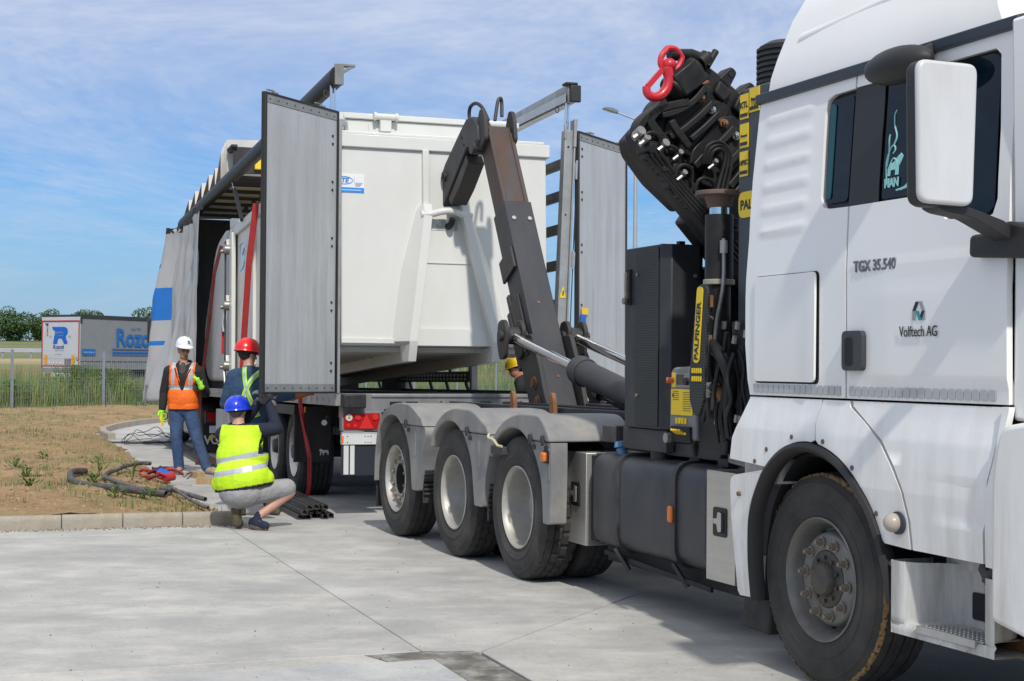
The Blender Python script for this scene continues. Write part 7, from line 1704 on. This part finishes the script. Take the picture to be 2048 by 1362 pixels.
def tree_mesh(seed, H, Wd, n, size):
    rr = random.Random(seed); b = MB(); blobs = []
    for i in range(17):
        a = rr.random() * 6.28; q = rr.random() ** .6 * Wd * .36; z = H * rr.uniform(.16, .80)
        k = Wd * rr.uniform(.17, .27) * (1.1 - .5 * abs(z / H - .5)); blobs.append(((q * cos(a), q * sin(a), z), (k, k, k * rr.uniform(.7, .95))))
    blobs.append(((0, 0, H * .82), (Wd * .2, Wd * .2, H * .17)))
    leafcloud(b, blobs, n, size, rr); cm = b.mesh('crown', M['leaf'], smooth=0, recalc=False, weld=False)
    t = MB(); t.cyl((0, 0, -.5), (.1, 0, H * .45), H * .035, H * .02, 10)
    for i in range(6): c, r = blobs[i]; t.cyl((.1, 0, H * .30), c, H * .016, H * .005, 6)
    return cm, t.mesh('trunk', M['bark'])
TM = [tree_mesh(31 + i, 6.2 + .5 * i, 7.0 + .6 * (i % 3), 5200, .20) for i in range(4)]
def tree(x, y, s, k, label, grp='trees along the far edge of the field', sx=1.):
    o = thing('broadleaf_tree', label, 'tree', loc=(x, y, terr(x, y) - .3), rz=R.random() * 6, group=grp); s *= .74; o.scale = (s * sx * 1.1, s * sx * 1.1, s)
    for nm, me in zip(('crown', 'trunk'), TM[k % 4]): link(nm, me, o)
TR_ = [(-72.5, 205, .78, 0, 'large round dark tree, left edge of the photo'), (-67.2, 200, 1.02, 1, 'broad dark tree just left of the parked trailer roof'), (-63.2, 206, .90, 2, 'dark tree whose crown is cut by the top left corner of the parked trailer'), (-60.4, 212, .86, 3, 'tree whose crown just shows over the left end of the parked trailer roof'),
       (-57.4, 208, .80, 0, 'thin pale tree top peeping over the middle of the parked trailer roof'), (-54.6, 214, .72, 1, 'lowest tree top showing over the parked trailer roof'), (-49.6, 205, .98, 2, 'small green tree over the right end of the parked trailer, beside the curtain'), (-46.2, 210, .8, 3, 'tree mostly hidden behind the blue and grey curtain')]
for x, y, s, k, l in TR_: tree(x, y, s, k, l)
tree(10.9, 148, .55, 1, 'single green tree in the gap between the trailer door and the black cabinet', None)
hg = MB(); rr = random.Random(77); leafcloud(hg, [((x, 232 + rr.uniform(-8, 8), terr(x, 232) + 1.2), (5, 3, 1.8)) for x in range(-180, 190, 7)], 9000, .42, rr); o = hg.obj('hedgerow', M['leaf'], None, smooth=0, recalc=False, weld=False); o['kind'] = 'stuff'
wl_ = thing('low_wall', 'low pinkish wall in the distance right of the trailer door', 'wall', loc=(9.6, 132, terr(10, 132))); MB().bx(-6, 6, 0, .3, -.4, .75).obj('wall_face', plain('wall_pink', (.45, .30, .24), .9), wl_)

# ---- weeds and grass beyond the fence
M['grass'] = [mat('grass_green', (.14, .215, .045), .7, var=.3, scale=.5, detail=2), mat('grass_yellow', (.19, .23, .06), .8, var=.3, scale=.5, detail=2), mat('grass_dark', (.075, .13, .032), .7, var=.3, scale=.5, detail=2), mat('grass_straw', (.28, .26, .13), .85, var=.2, scale=.5, detail=2)]
def blades(b, x, y, z, h, w_, rr, lean=.25, ws=(0, 0, 0, 1, 2, 2, 3)):
    a = rr.random() * 6.28; dx, dy = cos(a), sin(a); l = rr.uniform(-lean, lean) * h; m_ = rr.uniform(-lean, lean) * h * .5; b.c = rr.choice(ws)
    b.add([(x - dx * w_, y - dy * w_, z), (x + dx * w_, y + dy * w_, z), (x + dx * w_ * .7 + m_ * .5, y + dy * w_ * .7 + l * .4, z + h * .55), (x - dx * w_ * .7 + m_ * .5, y - dy * w_ * .7 + l * .4, z + h * .55), (x + m_, y + l, z + h)], [(0, 1, 2, 3), (3, 2, 4)])
b = MB(); rr = random.Random(5)
def fence_y(x): return 44.3 + (x + 14.75) * 2.0
for i in range(70000):
    t = rr.random() ** 1.7; d = .25 + 30 * t; q = rr.uniform(-3.0, 15.5)
    fx, fy = -14.75 + 1.75 * q, 44.3 + 3.5 * q; x, y = fx - d * .894, fy + d * .447
    patch = noise.noise(Vector((x * .25, y * .25, 2)))
    if patch < -.25 and rr.random() < .5: continue
    h = rr.uniform(.5, 1.25) * (1 + .6 * patch) * (1 if q < 5 else .75); blades(b, x, y, terr(x, y) - .02, h, rr.uniform(.008, .02), rr, .3, (0, 0, 2, 2, 0, 1, 3) if patch > 0 else (0, 0, 1, 2, 2, 0, 3))
o = b.obj('tall_grass', M['grass'], None, smooth=0, recalc=False, weld=False); o['kind'] = 'stuff'
b = MB()
for i in range(3500):
    q = rr.uniform(-3, 6); fx, fy = -14.75 + 1.75 * q, 44.3 + 3.5 * q; d = -rr.random() ** 2 * 3.0 + .2; x, y = fx - d * .894, fy + d * .447; blades(b, x, y, .05, rr.uniform(.06, .30), .010, rr, .4)
for i in range(7000):
    y = 14.6 + 26 * rr.random() ** 1.5; x = edge_x(y) - .1 - 11 * rr.random(); n_ = noise.noise(Vector((x * .9, y * .9, 11)))
    if n_ < .04 and rr.random() < .85: continue
    ky = kerb_y(x) + .2
    if y < ky: continue
    z = soil_z(x, y, edge_x(y) - x, y - ky)
    for j in range(5): blades(b, x + rr.uniform(-.06, .06), y + rr.uniform(-.06, .06), z, rr.uniform(.03, .10), .005, rr, .6, (0, 0, 1, 3, 2))
o = b.obj('sparse_grass', M['grass'], None, smooth=0, recalc=False, weld=False); o['kind'] = 'stuff'
def weed(x, y, h, n, label, seed, m=None, z=None, leaf=.035, grp='weeds on the soil bed'):
    rr = random.Random(seed); t = thing('weed', label, 'plant', loc=(x, y, soil_z(x, y, 2, 2) if z is None else z), group=grp); b = MB()
    for i in range(n):
        a = rr.random() * 6.28; r_ = rr.random() ** .7 * h * .75; z_ = rr.uniform(.05, 1) * h * (1 - .5 * r_ / h); p = Vector((r_ * cos(a), r_ * sin(a), z_)); u = Vector((cos(a), sin(a), rr.uniform(-.2, .9))).normalized(); s = leaf * rr.uniform(.6, 1.4); w_ = u.cross(Vector((0, 0, 1))).normalized(); b.c = rr.choice((0, 0, 1, 2)); b.add([p, p + u * s + w_ * s * .35, p + u * s * 2, p + u * s - w_ * s * .35], [(0, 1, 2, 3)])
    b.obj('leaves', [M['grass'][0], M['leaf'][3], M['leaf'][1]], t, smooth=0, recalc=False, weld=False)
    s_ = MB()
    for i in range(max(4, n // 8)): a = rr.random() * 6.28; r_ = rr.random() * h * .5; s_.tube([(0, 0, -.02), (r_ * cos(a) * .4, r_ * sin(a) * .4, h * .4), (r_ * cos(a), r_ * sin(a), h * .85)], .004, 3)
    s_.obj('stems', M['grass'][0], t, smooth=0)
for i, (x, y, h, n, l) in enumerate([(-5.81, 18.02, .17, 90, 'dark leafy weed on the soil left of the thick black pipe bend'), (-5.26, 16.44, .15, 80, 'low weed on the soil nearest the left edge, below the pipe bend'), (-5.10, 18.6, .24, 80, 'upright bright weed between the two black pipes bends'), (-4.80, 17.3, .15, 90, 'spreading weed just above the thick black pipe'), (-6.31, 19.13, .16, 60, 'weed on the soil at the left edge of the photo, behind the others'),
    (-4.52, 17.95, .26, 60, 'thin bright weed leaning on the narrow pipe by the strap heap'), (-4.04, 15.35, .12, 40, 'tiny weed in front of the thick black pipe near the kerb'), (-3.72, 15.5, .10, 50, 'patch of low weed by the open end of the thick pipe'), (-6.6, 21.2, .14, 50, 'small weed further back in the middle of the soil')]): weed(x, y, h, n, l, 40 + i)
for i, (q, d, h, n, l) in enumerate([(1.30, 2.2, 1.75, 1700, 'tall yellow green shrub behind the second fence post'), (1.95, 3.0, 1.6, 1700, 'dense green shrub under the parked trailer, by the curtain'), (2.5, 1.5, 1.35, 1300, 'bushy green weed behind the man in orange'), (.3, 1.2, 1.2, 900, 'dark thistle-like shrub by the first fence post'), (1.6, 1.0, 1.0, 900, 'low yellowish shrub at the fence between the posts')]):
    fx, fy = -14.75 + 1.75 * q, 44.3 + 3.5 * q; x, y = fx - d * .894, fy + d * .447; weed(x, y, h, n, l, 70 + i, z=terr(x, y), leaf=.06, grp='shrubs behind the fence')

# ============================================================ things on the ground
M['hose'] = mat('black_pipe', (.030, .033, .040), .5, var=.2, scale=8, dirt=(.22, .19, .15), damt=.6, dscale=9, dstretch=(1, 1, 1)); M['hose2'] = mat('grey_dusty_pipe', (.055, .060, .068), .6, var=.3, scale=12, dirt=(.30, .27, .23), damt=.7, dscale=12, dstretch=(1, 1, 1))
def pipe(name, pts, r, m, label):
    b = MB(); P = catmull([Vector(p) for p in pts], 6); b.tube(P, r, 14, cap=False); o = b.obj(name, m, None); q = o.modifiers.new('wall', 'SOLIDIFY'); q.thickness = r * .25; return tag(o, label, 'pipe')
pipe('plastic_pipe', [(-5.20, 18.35, .20), (-5.27, 18.05, .21), (-5.15, 17.58, .17), (-4.96, 17.15, .16), (-4.74, 16.82, .15), (-4.53, 16.56, .16), (-4.14, 16.14, .17), (-3.79, 15.81, .17), (-3.60, 15.70, .16)], .040, M['hose'], 'thick black plastic pipe lying on the soil, curled up at its left end')
pipe('plastic_pipe', [(-4.95, 20.6, .15), (-5.03, 20.3, .17), (-5.07, 19.8, .17), (-5.04, 19.2, .16), (-5.02, 18.69, .15), (-4.93, 18.2, .14), (-4.79, 17.82, .16), (-4.53, 17.32, .15), (-4.26, 16.92, .13), (-4.05, 16.74, .12), (-3.93, 16.68, .11)], .027, M['hose2'], 'narrower grey pipe bent into a hairpin on the soil behind the thick pipe')
pipe('plastic_pipe', [(-3.93, 16.88, .12), (-3.75, 16.68, .12), (-3.58, 16.50, .10), (-3.28, 16.14, .07)], .026, M['hose2'], 'short dusty pipe end that runs from the soil onto the concrete')
pipe('plastic_pipe', [(-3.92, 17.19, .12), (-3.77, 16.73, .14), (-3.54, 16.05, .15), (-3.23, 15.27, .13), (-2.95, 14.65, .12)], .017, M['hose2'], 'thinnest pipe, pointing at the crouching man across the soil edge')
# ratchet strap heap
hp_ = thing('strap_heap', 'heap of maroon and red ratchet straps with a blue label on the soil edge', 'strap', loc=(-4.33, 18.75, .05)); hp_.scale = (.78, .78, .72)
rr = random.Random(9)
for i in range(7):
    b = MB(); a = rr.uniform(-.3, .3); cx_, cy_, cz_ = rr.uniform(-.28, .25), rr.uniform(-.15, .3), .05 + .015 * i; r_ = rr.uniform(.06, .12)
    pts = [Vector((cx_ + r_ * 1.7 * cos(t + a), cy_ + r_ * sin(t), cz_ + .05 * sin(t * 1.5 + i) + .03)) for t in [k * .45 for k in range(12)]]; P = catmull(pts, 2); vs = []
    for p in P: vs += [p + Vector((0, .0, .028)), p + Vector((0, .012, -.028))]
    b.add(vs, [(2 * k, 2 * k + 1, 2 * k + 3, 2 * k + 2) for k in range(len(P) - 1)]); o = b.obj('strap_coil', M['strapred'] if i % 3 else M['strapdark'], hp_); q = o.modifiers.new('t', 'SOLIDIFY'); q.thickness = .006
b = MB(); b.bar((-.10, .05, .20), (.12, -.10, .13), .12, .03, (0, -.6, 1)); b.obj('blue_roll', plain('strap_blue', (.01, .09, .5), .6), hp_, bevel=.01)
b = MB(); b.bar((-.22, .15, .22), (-.02, .12, .24), .05, .02).bar((-.20, .2, .16), (-.20, .05, .24), .02, .04); b.cyl((-.10, .1, .19), (-.10, .2, .24), .03, n=10); b.obj('ratchet', M['chassis'], hp_, bevel=.004)
b = MB(); b.bar((.12, -.1, .12), (.36, -.02, .24), .05, .018).bar((.34, -.1, .08), (.44, -.1, .17), .03, .014); b.tube([(.40, -.15, .06), (.46, -.1, .12), (.44, 0, .16), (.36, 0, .14)], .012, 6); b.obj('ratchet_handle', M['chassis'], hp_, bevel=.004)
b = MB(); b.cyl((.05, -.18, .08), (.16, -.05, .10), .075, n=18); b.obj('strap_roll', M['strapred'], hp_)
# timber blocks
M['wood'] = mat('sawn_timber', (.42, .29, .15), .8, var=.2, scale=8, stretch=(8, 8, 1.2), dirt=(.2, .13, .08), damt=.4, dscale=10)
def block(p, rz, d, label):
    b = MB(); b.bx(-d[0] / 2, d[0] / 2, -d[1] / 2, d[1] / 2, 0, d[2]); o = b.obj('timber_block', M['wood'], None, bevel=.004); o.location = p; o.rotation_euler = (0, 0, rz); return tag(o, label, 'block', 'timber blocks on the concrete')
block((-4.19, 20.05, 0), .55, (.10, .34, .09), 'short light timber block standing between the shoes of the man in orange'); block((-3.72, 19.1, 0), .15, (.55, .12, .085), 'longer timber block lying behind the crouching man on the concrete')
# steel stanchion profiles lying beside the trailer
M['prof'] = mat('dark_steel_profile', (.085, .085, .085), .45, .5, var=.3, scale=3, stretch=(6, .3, 6), dirt=(.2, .17, .13), damt=.4, dscale=5)
um = MB()
for a, c, e, f in ((-.03, .03, 0, .006), (-.03, -.024, .006, .045), (.024, .03, .006, .045), (-.024, -.010, .040, .045), (.010, .024, .040, .045)): um.bx(a, c, 0, 6.0, e, f)
umesh = um.mesh('steel_profile', M['prof'], smooth=0)
k = 0
for lay in range(3):
    for i in range(5 - lay):
        o = link('steel_profile', umesh, None); p = TRM @ Vector((-.36 + i * .078 + lay * .04 + R.uniform(-.008, .008), -.25 + R.uniform(-.12, .22) + .07 * i, 0)); o.matrix_world = frame(Vector((p.x, p.y, .002 + lay * .047)), TRX, TRY) @ Matrix.Rotation(R.uniform(-.008, .008), 4, 'Z'); tag(o, 'dark channel steel bar lying in the stack beside the trailer wheels', 'steel bar', 'steel bars stacked beside the trailer')
for i in range(5):
    o = link('steel_profile', umesh, None); p = TRM @ Vector((-.30 + i * .075, 7.6 + R.uniform(-.2, .3), 0)); o.matrix_world = frame(Vector((p.x, p.y, .002)), TRX, TRY) @ Matrix.Rotation(R.uniform(-.01, .01), 4, 'Z'); tag(o, 'dark channel steel bar lying flat behind the legs of the man in orange', 'steel bar', 'steel bars laid out behind the standing man')
# loose wire coil
wc = MB(); rr = random.Random(12)
for i in range(5):
    pts = [(.35 * (1 + .3 * rr.random()) * cos(t), .9 * sin(t) * (1 + .2 * rr.random()), .02 + .25 * max(0, sin(t * .5 + i)) * rr.random()) for t in [k * .5 + i for k in range(11)]]; wc.tube(pts, .007, 4)
wc.tube([(-.9, -.6, .02), (.0, -.5, .02), (.8, -.4, .02)], .02, 5)
o = wc.obj('wire_coil', M['chassis'], None); o.location = (-6.95, 28.8, .01); tag(o, 'loose tangle of dark wire lying on the concrete near the curved kerb', 'wire')

split_parts({'upright_rib', 'door_rail', 'hose_fitting', 'boom_fittings', 'vent_hole', 'screw', 'rivet', 'bolt', 'bar_bolt', 'runner', 'floor_bearer', 'arm_bolt', 'arm_plug', 'arm_flange', 'knuckle_plate', 'rear_roller', 'door_hinge', 'valve_lever',
  'symbol_sticker', 'roof_lift_rod', 'hydraulic_hose', 'leg_pipe', 'side_rail', 'hopper_slot', 'beam_slot', 'shoe_lace', 'air_pipe', 'pin_hole', 'post_hole', 'rail_eye', 'lifting_tab', 'hook_frame', 'eyes', 'collar', 'folding_rule', 'curtain_roller', 'pipe_block', 'door_cam', 'valve_block', 'lower_side_board', 'rail_channel', 'mud_flap', 'ratchet', 'sticker_print', 'helmet_logo', 'tread_plate', 'chart_print', 'arm_collar', 'locking_lug', 'locker_side', 'pivot_pin', 'latch_chain', 'arm_foot', 'chassis_beam', 'pipe_bracket'})
